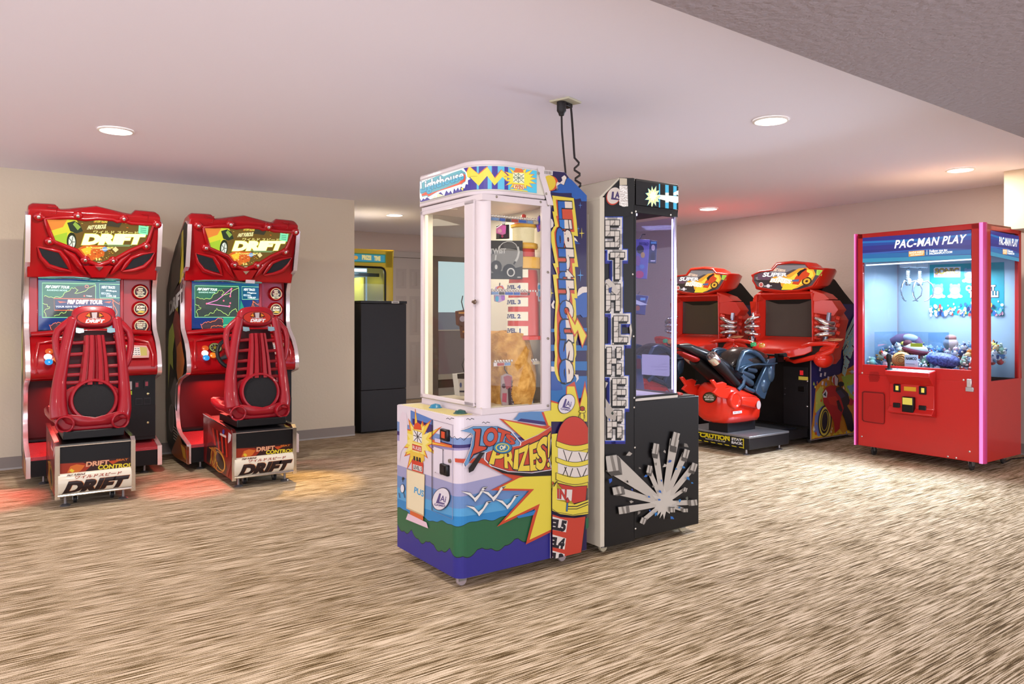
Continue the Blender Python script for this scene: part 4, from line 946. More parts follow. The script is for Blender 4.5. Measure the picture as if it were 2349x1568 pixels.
# clear prize chute walls
gl = glass('#e8f4ff', k=.2); mb = MB(); cz1 = 1.10
a = CK.Y(1940 + 640 / 5.059, 700, .02).x
mb.box(.155, .158, .03, .38, SZ, cz1, gl); mb.box(.155, .62, .379, .382, SZ, cz1, gl); mb.box(.617, .62, .03, .38, SZ, cz1, gl); mb.build('chute_panel', CK)
# poster on the back wall
pp = Plane(CK, (0, DK - .0365, 0), (1, 0, 0), (0, 0, 1))
A = Art(pp, (1940, 490, 5.059), off=.001)
A.poly([(975, 592), (1840, 560), (1840, 1190), (975, 1168)], '#2fa9b4')
A.poly([(1022, 640), (1040, 622), (1335, 615), (1330, 735), (1025, 738)], '#f4f4f0')
A.text('SONIC', (1040, 636), (1312, 632), (1308, 695), (1040, 698), '#e8b83a', .02, outline=[(.07, '#2b3a7a')])
A.text('THE HEDGEHOG', (1035, 706), (1312, 700), (1312, 722), (1035, 728), '#d4607a', .04)
for px_, py_, c_ in ((1070, 880, '#e8eef2'), (1270, 880, '#dfe6f0'), (1440, 700, '#cfdcee')):
    A.ell(px_, py_ + 60, 58, 44, c_); A.ell(px_ - 62, py_ + 78, 26, 18, c_); A.ell(px_ + 62, py_ + 78, 26, 18, c_); A.ell(px_, py_, 66, 62, '#7fa6c8'); A.ell(px_, py_ + 12, 50, 40, '#f4ecea'); A.ell(px_ - 44, py_ - 50, 18, 22, '#7fa6c8'); A.ell(px_ + 44, py_ - 50, 18, 22, '#7fa6c8')
A.text('COLLECT', (1400, 835), (1735, 832), (1735, 890), (1400, 893), '#f6f6f4', .07, outline=[(.12, '#262a44')]); A.text('THEM ALL!', (1435, 905), (1770, 900), (1770, 962), (1435, 968), '#f6f6f4', .07, outline=[(.12, '#262a44')])
R = random.Random(7)
for k in range(130):
    x = R.uniform(985, 1830); y = 1175 - abs(R.gauss(0, 70)); r_ = R.uniform(8, 22); A.ell(x, max(y, 1000), r_, r_ * R.uniform(.8, 1.8), R.choice(['#f4f4ee', '#e9f0f4', '#d8504c', '#2b3a6a', '#f0e36a', '#f4f4ee', '#7fc8d8', '#f4f4ee', '#3f6fc0', '#e8a8b8']), n=8)
A.clipbox = None; A.build('poster', CK)
# header artwork front and side
pf = Plane(CK, (0, 0, 0), (1, 0, 0), (0, 0, 1)); ps = Plane(CK, (WK, 0, 0), (0, 1, 0), (0, 0, 1))
def header(A, q, nm):
    """q(u, v) gives the photo-pixel place of header coordinates"""
    def P(pts): return [q(*p) for p in pts]
    A.poly(P([(0, 0), (1, 0), (1, 1), (0, 1)]), '#3a3f9e')
    for v0, v1, c in ((.0, .16, '#39389a'), (.16, .34, '#2f56b4'), (.34, .5, '#3a3f9e'), (.5, .66, '#363a92'), (.66, .84, '#2f7ec4'), (.84, 1, '#42a7d2')): A.poly(P([(0, v0), (1, v0 + .02), (1, v1), (0, v1)]), c, .55)
    A.poly(P([(0, .14), (.55, .2), (1, .12), (1, .2), (.5, .27), (0, .22)]), '#2f7fd0', .6); A.poly(P([(0, .62), (.6, .58), (1, .66), (.5, .64), (0, .68)]), '#3d6fc8', .6)
    A.text('PAC-MAN PLAY', q(.31, .19), q(.955, .15), q(.935, .43), q(.295, .49), '#fdfdfb', .03, emit=1, skew=.0, outline=[(.055, '#2a3080')], space=1.08)
    A.poly(P([(.425, .64), (.57, .62), (.57, .82), (.425, .84)]), '#f3a03a', .9); A.text('BANDAI NAMCO', q(.432, .66), q(.564, .64), q(.564, .72), q(.432, .74), '#fbe7d0', .05, emit=1); A.text('AMUSEMENT', q(.44, .76), q(.56, .74), q(.56, .79), q(.44, .81), '#fbe7d0', .04, emit=1)
    A.line(P([(.593, .62), (.593, .8)]), 1.2 / 1, '#e8f0f8', 1)
    A.text('Follow me to:', q(.617, .63), q(.78, .61), q(.78, .69), q(.617, .71), '#fdfdfb', .04, emit=1); A.text('PACMANPLAY.COM', q(.617, .73), q(.825, .70), q(.825, .77), q(.617, .80), '#fdfdfb', .04, emit=1)
    A.build(nm, CK)
def bil(c):
    (tl, tr, br, bl) = c
    return lambda u, v: ((tl[0] * (1 - u) + tr[0] * u) * (1 - v) + (bl[0] * (1 - u) + br[0] * u) * v, (tl[1] * (1 - u) + tr[1] * u) * (1 - v) + (bl[1] * (1 - u) + br[1] * u) * v)
A = Art(pf, (0, 0, 1), off=.001, emit=.5); A.rough = .2
header(A, bil(((1979, 545.5), (2228, 527), (2228, 593), (1979, 602))), 'header_artwork')
A = Art(ps, (0, 0, 1), off=.001, emit=.35); A.rough = .2
header(A, bil(((2272, 528), (2337, 541), (2337, 600), (2272, 586))), 'header_artwork')
# front panel furniture
zc = lambda x, y: (1940 + x / 4.61, 760 + y / 4.61)
A = Art(pf, (1940, 760, 4.61), off=.001, rough=.4)
for j in range(9):
    for i in range(9 - abs(j - 4) // 1 // 2):
        A.ell(250 + i * 13 + abs(j - 4) * 3, 430 + j * 12, 4, 4, '#6e1614', n=8)
A.poly([(178, 640), (200, 628), (400, 645), (418, 665), (415, 965), (400, 978), (195, 950), (176, 930)], '#7f1a18'); A.poly([(192, 650), (205, 642), (398, 657), (410, 675), (410, 960), (396, 970), (205, 942), (190, 925)], '#c42521')
A.build('speaker_and_chute_door', CK)
a = CK.Y(*zc(455, 440), -.05); b = CK.Y(*zc(925, 880), -.05); c = CK.Y(*zc(470, 860), -.05)
x0, x1 = a.x, b.x; zt, zm = .765, .445
mb = MB(); mb.prism([(0, .79), (-.115, .775), (-.115, .74), (-.035, .66), (-.035, .47), (-.075, .43), (-.075, .42), (0, .40)], 'x', x0, x1, RED); mb.build('control_box', CK, bevel=.004)
pd = Plane(CK, (0, 0, .7905), (1, 0, 0), (0, -.115, -.015))
A = Art(pd, (1940, 760, 4.61), off=.001, rough=.25); A.raw([(x0 + .005, .003), (x1 - .005, .003), (x1 - .02, .105), (x0 + .012, .105)], [[0, 1, 2, 3]], '#b9d4e0')
R = random.Random(5)
for k in range(26): x = R.uniform(x0 + .03, x1 - .03); y = R.uniform(.015, .095); r_ = R.uniform(.006, .014); A.raw([(x + r_ * math.cos(t), y + r_ * math.sin(t)) for t in range(6)], [list(range(6))], R.choice(['#d8705c', '#e8efe8', '#6f9ac0', '#4d5f86', '#a8c86a']))
A.build('control_deck_artwork', CK)
jx = CK.Z(1940 + 688 / 4.61, 760 + 385 / 4.61, .78); 
MB().lathe([(.03, 0), (.03, .008), (.012, .014), (.012, .06), (.022, .075), (.022, .12), (.014, .135), (0, .138)], (jx.x, -.06, .782), (0, 0, 1), M('#141316', .35), 18).build('joystick', CK)
for x, y, em in ((545, 597, 1), (817, 622, 1), (541, 795, 0), (814, 825, 0)):
    p = CK.Y(*zc(x, y), -.035); o = MB().box(p.x - .03, p.x + .03, -.046, -.034, p.z - .034, p.z + .034, M('#161417', .35)).build('coin_slot', CK, bevel=.005)
    if em: MB().box(p.x - .008, p.x + .016, -.048, -.045, p.z - .018, p.z + .02, M('#f4d25a', .4, emit=.8)).build('coin_return', o)
p = CK.Y(*zc(678, 770), -.035); o = MB().box(p.x - .048, p.x + .048, -.075, -.034, p.z - .065, p.z + .065, M('#131215', .3)).build('card_reader', CK, bevel=.006); MB().box(p.x - .04, p.x + .04, -.0775, -.074, p.z, p.z + .058, M('#e8d35a', .3, emit=.6)).build('reader_screen', o)
p = CK.Y(*zc(680, 607), -.035); MB().box(p.x - .05, p.x + .05, -.037, -.034, p.z - .018, p.z + .018, M('#f0b62c', .5)).build('price_label', CK)
p = CK.Y(*zc(745, 143), 0); MB().box(p.x - .05, p.x + .05, .004, .007, p.z - .015, p.z + .015, M('#a9c43c', .5)).build('price_label', CK)
p = CK.Y(*zc(1315, 575), 0); mb = MB(); mb.box(p.x - .018, p.x + .018, -.02, .002, p.z - .01, p.z + .055, M('#cfcfd2', .25, .9)); mb.box(p.x - .03, p.x + .03, -.012, .002, p.z - .045, p.z - .01, M('#b9b9bd', .3, .9)); mb.build('hasp_lock', CK, bevel=.003)
screws(CK, [CK.Y(*zc(x, y), 0) for x, y in ((174, 437), (1246, 512), (170, 1108), (1310, 1270), (1080, 1322), (1168, 1336))], (0, -1, 0), .008, M('#c9c2bd', .3, .9))
for x, y in ((.12, .08), (WK - .12, .08), (WK - .1, DK - .1), (.12, DK - .1)): caster(CK, x, y, ZK0, r=.038, m=M('#3b3735', .4))
q = CK.P + CK.R @ Vector((.55, .34, 0)); add_light('AREA', (q.x, q.y, 1.64), 22, (.86, .94, 1), .5, (q.x, q.y, 0), shape='SQUARE')
q = CK.P + CK.R @ Vector((.52, .07, 0)); t_ = CK.P + CK.R @ Vector((.5, -2.2, 0)); add_light('AREA', (q.x, q.y, 1.45), 60, (.86, .93, 1), .7, (t_.x, t_.y, 0), shape='RECTANGLE', size_y=.4, spread=2.2)
# ---- plush toys in the pile (each one lies loose inside the cabinet)
def ck_place(o, x, y, z, rz, sc=1.):
    q = CK.P + CK.R @ Vector((x, y, 0)); o.location = (q.x, q.y, z); o.rotation_euler = (R.uniform(-.8, .8), R.uniform(-.6, .6), rz); o.scale = (sc,) * 3
def plush(c1, c2, kind):
    m1 = M(c1, .9, bump=.6, bscale=120); m2 = M(c2, .9, bump=.6, bscale=120); mb = MB()
    mb.ell((0, 0, 0), (.035, .032, .036), m1, seg=12, rings=8); mb.ell((0, 0, .045), (.03, .028, .027), m1 if kind != 2 else m2, seg=12, rings=8)
    for s in (-1, 1):
        if kind == 0: mb.ell((s * .022, 0, .072), (.01, .007, .02), m2, seg=8, rings=6)
        elif kind == 1: mb.ell((s * .024, 0, .066), (.012, .007, .012), m2, seg=8, rings=6)
        else: mb.ell((s * .015, 0, .075), (.006, .006, .015), m1, seg=8, rings=6)
        mb.ell((s * .036, -.008, .008), (.018, .01, .01), m2, seg=8, rings=6); mb.ell((s * .02, -.03, -.025), (.013, .018, .011), m2, seg=8, rings=6)
        mb.ell((s * .011, -.026, .05), (.004, .003, .005), M('#1c1a22', .3), seg=6, rings=4)
    mb.ell((0, -.026, .04), (.012, .008, .009), m2, seg=8, rings=6)
    return mb
protos = {}
PAL = [('#eef2f4', '#8fb7d6', 'white-blue'), ('#6f9fd0', '#eef2f4', 'sky blue'), ('#e6504a', '#f4efe8', 'red-white'), ('#f1d9a0', '#e08a3a', 'cream-orange'), ('#4c5a8c', '#dfe6f0', 'navy-white'), ('#cfd8dc', '#f3c9cf', 'grey-pink'), ('#9fc8b0', '#f2f2ea', 'mint'), ('#2f3648', '#e8e46a', 'black-yellow')]
R = random.Random(21); pts = []
BIGS = [(.70, .11, .875, .15, .09), (.36, .10, .86, .10, .08), (.43, .20, .955, .13, .09), (.22, .47, .985, .15, .08), (.60, .46, 1.0, .08, .08), (.47, .045, .85, .07, .05)]
tries = 0
while len(pts) < 190 and tries < 9000:
    tries += 1
    x, y = R.uniform(.09, .97), R.uniform(.075, .60)
    if .13 < x < .65 and y < .40 and R.random() < .35: continue
    ztop = .80 + .13 * min(1, y / .3) + .03 * math.sin(x * 9) - .05 * (x < .2)
    z = ztop - R.choice([0, 0, .05, .09])
    if z < SZ + .04: continue
    if abs(x - .157) < .045 and y < .42 or abs(x - .618) < .045 and y < .42 or (abs(y - .38) < .04 and .12 < x < .65): continue
    if any(abs(x - a) < ra and abs(y - b) < rb and abs(z - c_) < .09 for a, b, c_, ra, rb in BIGS): continue
    if all((x - a) ** 2 + (y - b) ** 2 + (z - c_) ** 2 > .061 ** 2 for a, b, c_ in pts): pts.append((x, y, z))
zone = lambda x, y: ('by front glass' if y < .2 else 'mid pile' if y < .42 else 'back of pile') + (' on left' if x < .26 else ' left of centre' if x < .5 else ' right of centre' if x < .74 else ' on right')
EAR = ['long-eared', 'round-eared', 'thin-eared']; used_z = {}
for i, (x, y, z) in enumerate(pts):
    zn = zone(x, y); n_ = used_z.get(zn, 0); used_z[zn] = n_ + 1; n_ = (n_ * 7 + len(zn) * 5) % 24
    c = n_ % 8; k = n_ // 8; key = (c, k)
    if key not in protos: protos[key] = o = plush(PAL[c][0], PAL[c][1], k).build('plush_toy')
    else: o = protos[key].copy(); C.objects.link(o)
    ck_place(o, x, y, z, R.uniform(0, 6.28), R.uniform(.76, .92))
    tag(o, 'small %s %s plush toy in claw machine, %s' % (EAR[k], PAL[c][2], zn), 'plush toy', 'small plush toys heaped in the claw machine')
def big(name, mb, x, y, z, label, cat='plush toy', rot=(0, 0, 0)):
    o = mb.build(name); q = CK.P + CK.R @ Vector((x, y, 0)); o.location = (q.x, q.y, z); o.rotation_euler = (rot[0], rot[1], rot[2] + CK.th); tag(o, label, cat); return o
mb = MB(); mb.ell((0, 0, 0), (.135, .075, .06), M('#2b2f5e', .6, bump=1., bscale=60, mix='#59639e'), seg=24, rings=14)
big('plush_ball', mb, .70, .11, .875, 'large dark blue speckled plush ball lying at the front glass of the claw machine', rot=(0, .15, .1))
mb = MB(); mb.ell((0, 0, 0), (.085, .05, .07), M('#e2a55f', .7, bump=.4, bscale=30), seg=24, rings=12)
for k in range(3): mb.tube([(.02 + (.025 + .018 * k) * math.cos(t * .5), -.05 + .006 * k, (.022 + .016 * k) * math.sin(t * .5)) for t in range(13)], .005, M('#b87a3a', .7), 6)
big('plush_bun', mb, .36, .10, .86, 'round orange plush bun with a swirl, left of the joystick behind the front glass')
mb = MB(); mb.ell((0, 0, 0), (.10, .06, .05), M('#eceae6', .7), seg=20, rings=10); mb.ell((0, .0, -.016), (.108, .066, .036), M('#7a2f45', .7), seg=20, rings=8); mb.ell((-.07, 0, .03), (.04, .04, .035), M('#6d3a46', .7), seg=14, rings=8)
big('plush_shoe', mb, .43, .20, .955, 'white and maroon plush shoe on top of the pile behind the yellow-green label', rot=(0, .2, .2))
mb = MB(); mb.tube([(-.13, 0, 0), (-.08, 0, .03), (0, 0, .045), (.07, 0, .03), (.13, 0, -.03)], [.035, .05, .055, .05, .03], M('#9a6f8a', .8), 14); mb.ell((.02, -.02, .055), (.07, .045, .04), M('#e6e2e8', .8))
big('plush_pillow', mb, .22, .47, .985, 'mauve and white long plush animal lying highest at the left back of the pile', rot=(0, .1, .3))
mb = MB(); mb.ell((0, 0, 0), (.06, .05, .055), M('#ecd0c8', .8, bump=.5, bscale=80), seg=18, rings=10); mb.ell((0, 0, .05), (.045, .04, .03), M('#d89a90', .8), seg=16, rings=8)
big('plush_hat', mb, .60, .46, 1.0, 'pink plush cupcake on top of the pile at the centre back')
mb = MB(); mb.box(-.055, .055, -.004, .004, -.06, .06, M('#eef0f2', .5)); o = big('prize_sign', mb, .47, .045, .85, 'small white sign with company lettering standing behind the joystick', 'sign', rot=(.0, 0, 0))
tf = Fr(o.location.x, o.location.y, CK.th); pq = Plane(tf, (0, -.004, .85), (1, 0, 0), (0, 0, 1)); A = Art(pq, off=.0005)
vs_, fs_ = glyphs('NAMCO', .05); xm = max(v[0] for v in vs_); A.raw([(-.046 + v[0] / xm * .092, .018 + v[1] / .7 * .022) for v in vs_], fs_, '#2c2c34'); A.raw([(-.045, -.02), (.03, -.02), (.03, -.014), (-.045, -.014)], [[0, 1, 2, 3]], '#8fa0b0')
ao = A.build('sign_print', o); ao.matrix_parent_inverse = Matrix.Identity(4); ao.location = (0, 0, -.85)
# ================================================================ red driving games
GR = 'driving games along the left wall'
D1 = Fr(-3.52, 5.436, TH, 'driving_game', 'left of the two red driving games, tour map on its screen', 'arcade game', GR)
D2p = Vector((-2.585, 5.98, 0))
WD = .88
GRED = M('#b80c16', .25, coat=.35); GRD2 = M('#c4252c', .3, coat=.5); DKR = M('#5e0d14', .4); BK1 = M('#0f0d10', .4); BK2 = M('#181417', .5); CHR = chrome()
z1 = lambda x, y: (40 + x / 4.125, 450 + y / 4.125)
z2 = lambda x, y: (40 + x / 4.125, 800 + y / 4.125)
front = [(0, .06), (0, .21), (.30, .26), (.39, .31), (.435, .42), (.44, .54), (.40, .66), (.29, .72), (.02, .78), (0, .80), (.0, .86), (.03, .95), (.09, 1.03), (.22, 1.13), (.245, 1.20), (.24, 1.46), (.17, 1.59), (.05, 1.64), (-.01, 1.85), (-.03, 1.97), (.04, 2.0)]
back = [(.1, 2.0), (.45, 1.83), (.64, 1.69), (.83, 1.47), (.86, .9), (.86, .46), (.82, .14), (.60, .06)]
for x0 in (-.012, WD - .012):
    sp = MB().prism(front + back, 'x', x0, x0 + .024, BK1).build('side_panel', D1)
    mb = MB(); k = front[:]
    seg_ = [(a, b) for a, b in k]
    pth = []
    for i in range(len(seg_)):
        pth.append(seg_[i])
    rings = []
    for i, (y, z) in enumerate(pth):
        a = pth[max(i - 1, 0)]; b = pth[min(i + 1, len(pth) - 1)]; t = Vector((b[0] - a[0], b[1] - a[1])).normalized(); n = Vector((-t.y, t.x))
        if n.x > 0: n = -n
        q = Vector((y, z)) + n * .006; q2 = Vector((y, z)) - n * .004
        rings.append([(x0 - .004, q.x, q.y), (x0 + .028, q.x, q.y), (x0 + .028, q2.x, q2.y), (x0 - .004, q2.x, q2.y)])
    mb.loft(rings, M('#efe3e6', .22, .75)); mb.build('edge_trim', sp, ang=50)
# outer art on the left side panel (seen on the right-hand machine)
D2 = Fr(D2p.x, D2p.y, TH)
pl = Plane(D2, (-.013, 0, 0), (0, 1, 0), (0, 0, 1))
A = Art(pl, (380, 500, 2.703), off=.0006, rough=.35, coat=.3)
A.poly([(100, 90), (110, 70), (112, 350), (75, 470), (60, 580), (85, 700), (70, 760), (75, 560), (85, 400)], '#d8c028')
A.poly([(40, 300), (75, 200), (95, 110), (90, 380), (28, 500)], '#3a2f28'); A.poly([(22, 500), (105, 380), (105, 520), (22, 610)], '#3a1c20')
A.text('DRIFT', (24, 525), (103, 440), (103, 515), (24, 598), '#f0e6de', .05)
A.poly([(22, 700), (45, 650), (58, 720), (45, 830), (48, 940), (28, 900), (18, 1060), (16, 800)], '#c8d23a'); A.poly([(45, 650), (62, 560), (85, 600), (95, 720), (120, 900), (95, 1000), (75, 900), (60, 760)], '#8f2622')
A.poly([(70, 800), (95, 760), (118, 880), (110, 960), (80, 1040), (68, 940)], '#d8742c'); A.poly([(28, 1080), (60, 980), (78, 1040), (72, 1200), (40, 1150)], '#6a5f62')
A.ell(38, 1240, 18, 90, '#4a4446'); A.ring(38, 1240, 16, 84, 5, '#8d8488'); A.ell(38, 1240, 8, 44, '#2a2628')
for k in range(5): A.line([(50, 1290 + 18 * k), (72, 1310 + 18 * k), (85, 1340 + 12 * k)], 5, '#e6d8c8')
A.poly([(85, 1330), (105, 1400), (148, 1420), (148, 1530), (60, 1480), (35, 1450)], '#a3521f'); A.poly([(95, 1400), (120, 1425), (130, 1500), (110, 1480)], '#f0b63a'); A.poly([(120, 1430), (146, 1440), (140, 1500)], '#d8582a')
side_art = A
# header
Hp = Plane(D1, (0, -.03, 2.0), (1, 0, 0), (0, -.16, .47))
hn = Hp.n
def hx(x):
    P_ = [(0.0, 2.052), (.03, 2.075), (.17, 2.078), (.2, 2.045), (.26, 2.052), (.44, 2.088), (.62, 2.052), (.68, 2.045), (.71, 2.078), (.85, 2.075), (.88, 2.052)]
    for (a, p), (b, q) in zip(P_, P_[1:]):
        if x <= b + 1e-6: return p + (q - p) * (x - a) / (b - a)
rings = []
for x in (0.0, .03, .1, .17, .2, .26, .35, .44, .53, .62, .68, .71, .78, .85, .88):
    t = hx(x); rings.append([(x, .14, 1.53), (x, -.028, 1.99), (x, -.035, 2.02), (x, .0, t - .012), (x, .05, t), (x, .16, t - .012), (x, .45, 1.88), (x, .55, 1.55)])
mb = MB(); mb.loft(rings, GRED); hdr = mb.build('header_shell', D1, bevel=.008, ang=40)
def HP(x, y, off=0): a, b = Hp.st(*z1(x, y)); return Hp.P(a, b, off)
mb = MB()
out = [(255, 205), (300, 330), (340, 425), (440, 465), (560, 510), (640, 600), (700, 625), (770, 650), (850, 620), (905, 605), (1060, 515), (1215, 450), (1245, 400), (1285, 262), (1075, 250), (1005, 225), (940, 235), (900, 215), (760, 205), (640, 215), (570, 205), (520, 195), (400, 200)]
mb.tube([HP(x, y, .01) for x, y in out], .017, GRED, 10, closed=True)
for x, y in ((200, 190), (570, 180), (1005, 210), (1318, 262), (302, 422), (1215, 468), (640, 598), (905, 606)):
    mb.lathe([(.034, -.01), (.034, .016), (.028, .026), (.012, .028), (0, .028)], HP(x, y), hn, GRED, 20)
mb.tube([HP(200, 190, .012), HP(255, 200, .012)], .016, GRED, 8); mb.tube([HP(1318, 262, .012), HP(1280, 262, .012)], .016, GRED, 8)
mb.build('marquee_bezel', D1, ang=60)
for x, y in ((200, 190), (570, 180), (1005, 210), (1318, 262), (302, 422), (1215, 468), (640, 598), (905, 606)):
    p = HP(x, y, .027); 
    if x == 200: b0 = MB().lathe([(.012, 0), (.012, .004), (.006, .006), (0, .006)], (0, 0, 0), hn, CHR, 12).build('bolt', D1); bb_ = b0
    else: bb_ = b0.copy(); C.objects.link(bb_)
    bb_.location = p
mb = MB()   # ridges, eye lips and beak
def ridge(pts, r, m=GRED, off=.0): mb.tube([HP(x, y, off) for x, y in pts], r, m, 10)
ridge([(190, 480), (215, 570), (290, 655), (400, 690), (515, 712)], [.006, .016, .02, .018, .008]); ridge([(190, 478), (300, 500), (400, 520), (460, 600), (505, 700)], [.006, .012, .016, .02, .010])
ridge([(1300, 530), (1265, 600), (1200, 665), (1110, 695), (990, 712)], [.006, .014, .02, .018, .008]); ridge([(1295, 528), (1180, 545), (1080, 580), (1030, 640), (985, 705)], [.006, .012, .016, .02, .010])
ridge([(440, 500), (520, 560), (580, 650), (650, 735)], [.012, .026, .026, .01]); ridge([(1070, 540), (990, 600), (930, 680), (880, 740)], [.012, .026, .026, .01])
mb.slab([HP(620, 650, .0), HP(900, 650, .0), HP(830, 755, .0), HP(700, 755, .0)], hn * .03, GRED); mb.slab([HP(735, 655, .03), HP(805, 655, .03), HP(770, 690, .03)], hn * .012, CHR)
ridge([(290, 95), (380, 100), (365, 165), (300, 160)], .004); ridge([(1175, 165), (1240, 175), (1230, 230), (1160, 225)], .004)
islands(mb, 'header_moulding', D1, ang=70)
mb = MB()
for pts in ([(205, 490), (300, 512), (395, 535), (450, 600), (492, 685), (400, 668), (290, 635), (235, 575)], [(1290, 535), (1180, 555), (1085, 595), (1040, 650), (1000, 692), (1110, 678), (1195, 645), (1250, 590)]):
    mb.slab([HP(x, y, .001) for x, y in pts], hn * .006, M('#23262a', .7, bump=.8, bscale=300))
islands(mb, 'speaker_grille', D1)
# marquee artwork (lit)
A = Art(Hp, (40, 450, 4.125), off=.002, emit=.8, rough=.25)
base = [(255, 205), (330, 415), (560, 505), (650, 600), (770, 645), (900, 605), (1215, 445), (1290, 265), (1075, 252), (920, 218), (760, 205), (640, 215)]
A.poly(base, '#6d5426')
A.poly([(258, 212), (560, 225), (600, 300), (540, 330), (480, 400), (470, 455), (335, 412)], '#d8d23a'); A.poly([(262, 214), (470, 222), (430, 290), (300, 330)], '#e58a3a'); A.poly([(320, 380), (470, 340), (470, 450), (335, 412)], '#a5c838')
A.poly([(470, 250), (540, 232), (590, 260), (620, 330), (560, 350), (500, 330)], '#2c3a2c'); A.poly([(545, 240), (600, 290), (570, 320), (525, 265)], '#8fae4a')
A.ell(512, 425, 46, 85, '#26301f'); A.ell(515, 430, 32, 60, '#dfe6d8'); 
for k in range(5): A.line([(515, 430), (515 + 30 * math.cos(k * 1.257), 430 + 56 * math.sin(k * 1.257))], 7, '#5a6450')
A.poly([(560, 500), (640, 455), (830, 470), (820, 560), (700, 610), (650, 595)], '#d8682a'); A.poly([(600, 500), (700, 470), (690, 540), (640, 550)], '#f2c83a')
R = random.Random(3)
for k in range(60):
    x = R.uniform(600, 900); y = R.uniform(480, 600) - abs(x - 770) * .1; A.poly([(x, y), (x + R.uniform(6, 22), y + 2), (x + R.uniform(4, 16), y + R.uniform(5, 14))], R.choice(['#f2b83a', '#e86a2a', '#8a3a1c', '#f6e07a']))
for k in range(40):
    x = R.uniform(600, 1240); y = R.uniform(225, 300); A.poly([(x, y), (x + R.uniform(6, 26), y + 2), (x + R.uniform(6, 24), y + R.uniform(4, 9)), (x, y + 6)], R.choice(['#c8a43a', '#e0682a', '#8a5a2c', '#3a3226', '#d8c85a']))
A.poly([(860, 225), (990, 240), (960, 290), (840, 275)], '#3d3a2c')
A.text('FAST FURIOUS', (670, 275), (835, 262), (835, 300), (660, 308), '#f6f2b0', .05, skew=.04)
A.text('ワイルド スピード', (720, 318), (1140, 328), (1138, 352), (715, 350), '#f4ec8a', .02)
A.text('DRIFT', (650, 358), (1195, 362), (1165, 442), (622, 446), '#fbf7b8', .075, outline=[(.105, '#b0a82c')], emit=1.3)
A.text('TOKYO DRIFT CHALLENGE', (720, 222), (850, 228), (845, 246), (720, 240), '#f2d85a', .04)
A.line([(820, 452), (1080, 458)], 5, '#8fc88a'); A.line([(850, 464), (1060, 468)], 4, '#8fc88a')
A.text('CHAMPIONSHIP', (700, 476), (905, 474), (905, 488), (700, 490), '#f2ec7a', .04); A.ell(825, 495, 24, 22, '#7fa6d8'); A.line([(780, 500), (880, 492)], 7, '#f2f2d8'); A.poly([(895, 495), (925, 470), (955, 500), (925, 525)], '#f0dc9a')
A.poly([(1145, 270), (1238, 282), (1228, 360), (1140, 345)], '#7fe0ac', .9)
for k in range(3): A.line([(1160, 295 + 18 * k), (1215, 300 + 18 * k)], 6, '#4a9a78')
A.rect(740, 575, 752, 602, '#f2e07a'); A.rect(765, 578, 782, 600, '#f2e07a'); A.line([(755, 618), (790, 618)], 4, '#f4f4e0')
A.build('marquee_artwork', D1)
# monitor bay
yM = .27
mb = MB(); mb.box(0.012, WD - .012, yM + .02, .5, 1.04, 1.55, GRD2); 
mb.box(.012, .075, yM - .03, yM + .02, 1.06, 1.55, GRD2); mb.box(.635, .66, yM - .01, yM + .02, 1.06, 1.55, GRD2)
mb.build('monitor_surround', D1, bevel=.008)
a = D1.Y(*z1(203, 792), yM); b = D1.Y(*z1(1000, 1322), yM)
scr = MB().box(.075, .635, yM - .0, yM + .022, b.z - .02, 1.535, M('#0c0f14', .15, coat=.5)).build('monitor', D1)
mb = MB(); mb.tube([(.07, .15, 1.532), (.3, .13, 1.535), (.46, .12, 1.525), (.62, .15, 1.53)], .01, M('#8fd8d8', .1, .9), 8); mb.build('chrome_strip', D1)  # cyan tube stands in for reflections below the header
mb = MB(); rb = []
for x, y in ((1160, 905), (1160, 1065), (1165, 1225)):
    p = D1.Y(*z1(x, y), yM + .02); rb.append(p); mb.lathe([(.064, 0), (.064, .022), (.056, .03), (.05, .024), (0, .024)], (p.x, p.y, p.z), (0, -1, 0), GRED, 28)
mb.build('badge_housing', D1, ang=50)
Bp = Plane(D1, (0, yM - .005, 0), (1, 0, 0), (0, 0, 1)); A = Art(Bp, off=.0008, emit=.0, rough=.3)
def disc(p, r, c, em=0):
    A.raw([(p.x + r * math.cos(t * .21), p.z + r * math.sin(t * .21)) for t in range(30)], [list(range(30))], c, em)
for i, p in enumerate(rb):
    disc(p, .049, '#f4d7a0', .7); disc(p, .044, '#3a1614', .3); disc(Vector((p.x - .01, 0, p.z + .012)), .028, '#8a2418', .3)
    L_ = [['DRIFT', 'SAVE', 'YOUR CAR', 'UNLOCK', 'NEW PARTS'], ['JOIN', 'NOW!', ''], ['ENTER YOUR PIN', 'NUMBER ON', 'KEYPAD AND', 'PRESS *']][i]
    for j, t in enumerate(L_):
        if not t: continue
        big_ = i == 1; h_ = .016 if big_ else .008; yy = p.z + (.018 if big_ else .026) - j * (.024 if big_ else .014)
        vs_, fs_ = glyphs(t, .05); x0 = min(v[0] for v in vs_); x1_ = max(v[0] for v in vs_); wid = .06 if big_ else min(.062, .0075 * len(t))
        A.raw([(p.x - wid / 2 + (v[0] - x0) / (x1_ - x0) * wid, yy - h_ / 2 + v[1] / .72 * h_) for v in vs_], fs_, '#fbeec8', 1.0)
    if i == 1: A.raw([(p.x - .03, p.z - .03), (p.x + .02, p.z - .034), (p.x + .034, p.z - .02), (p.x - .005, p.z - .014)], [[0, 1, 2, 3]], '#d8b83a', .8)
A.build('badge_artwork', D1)
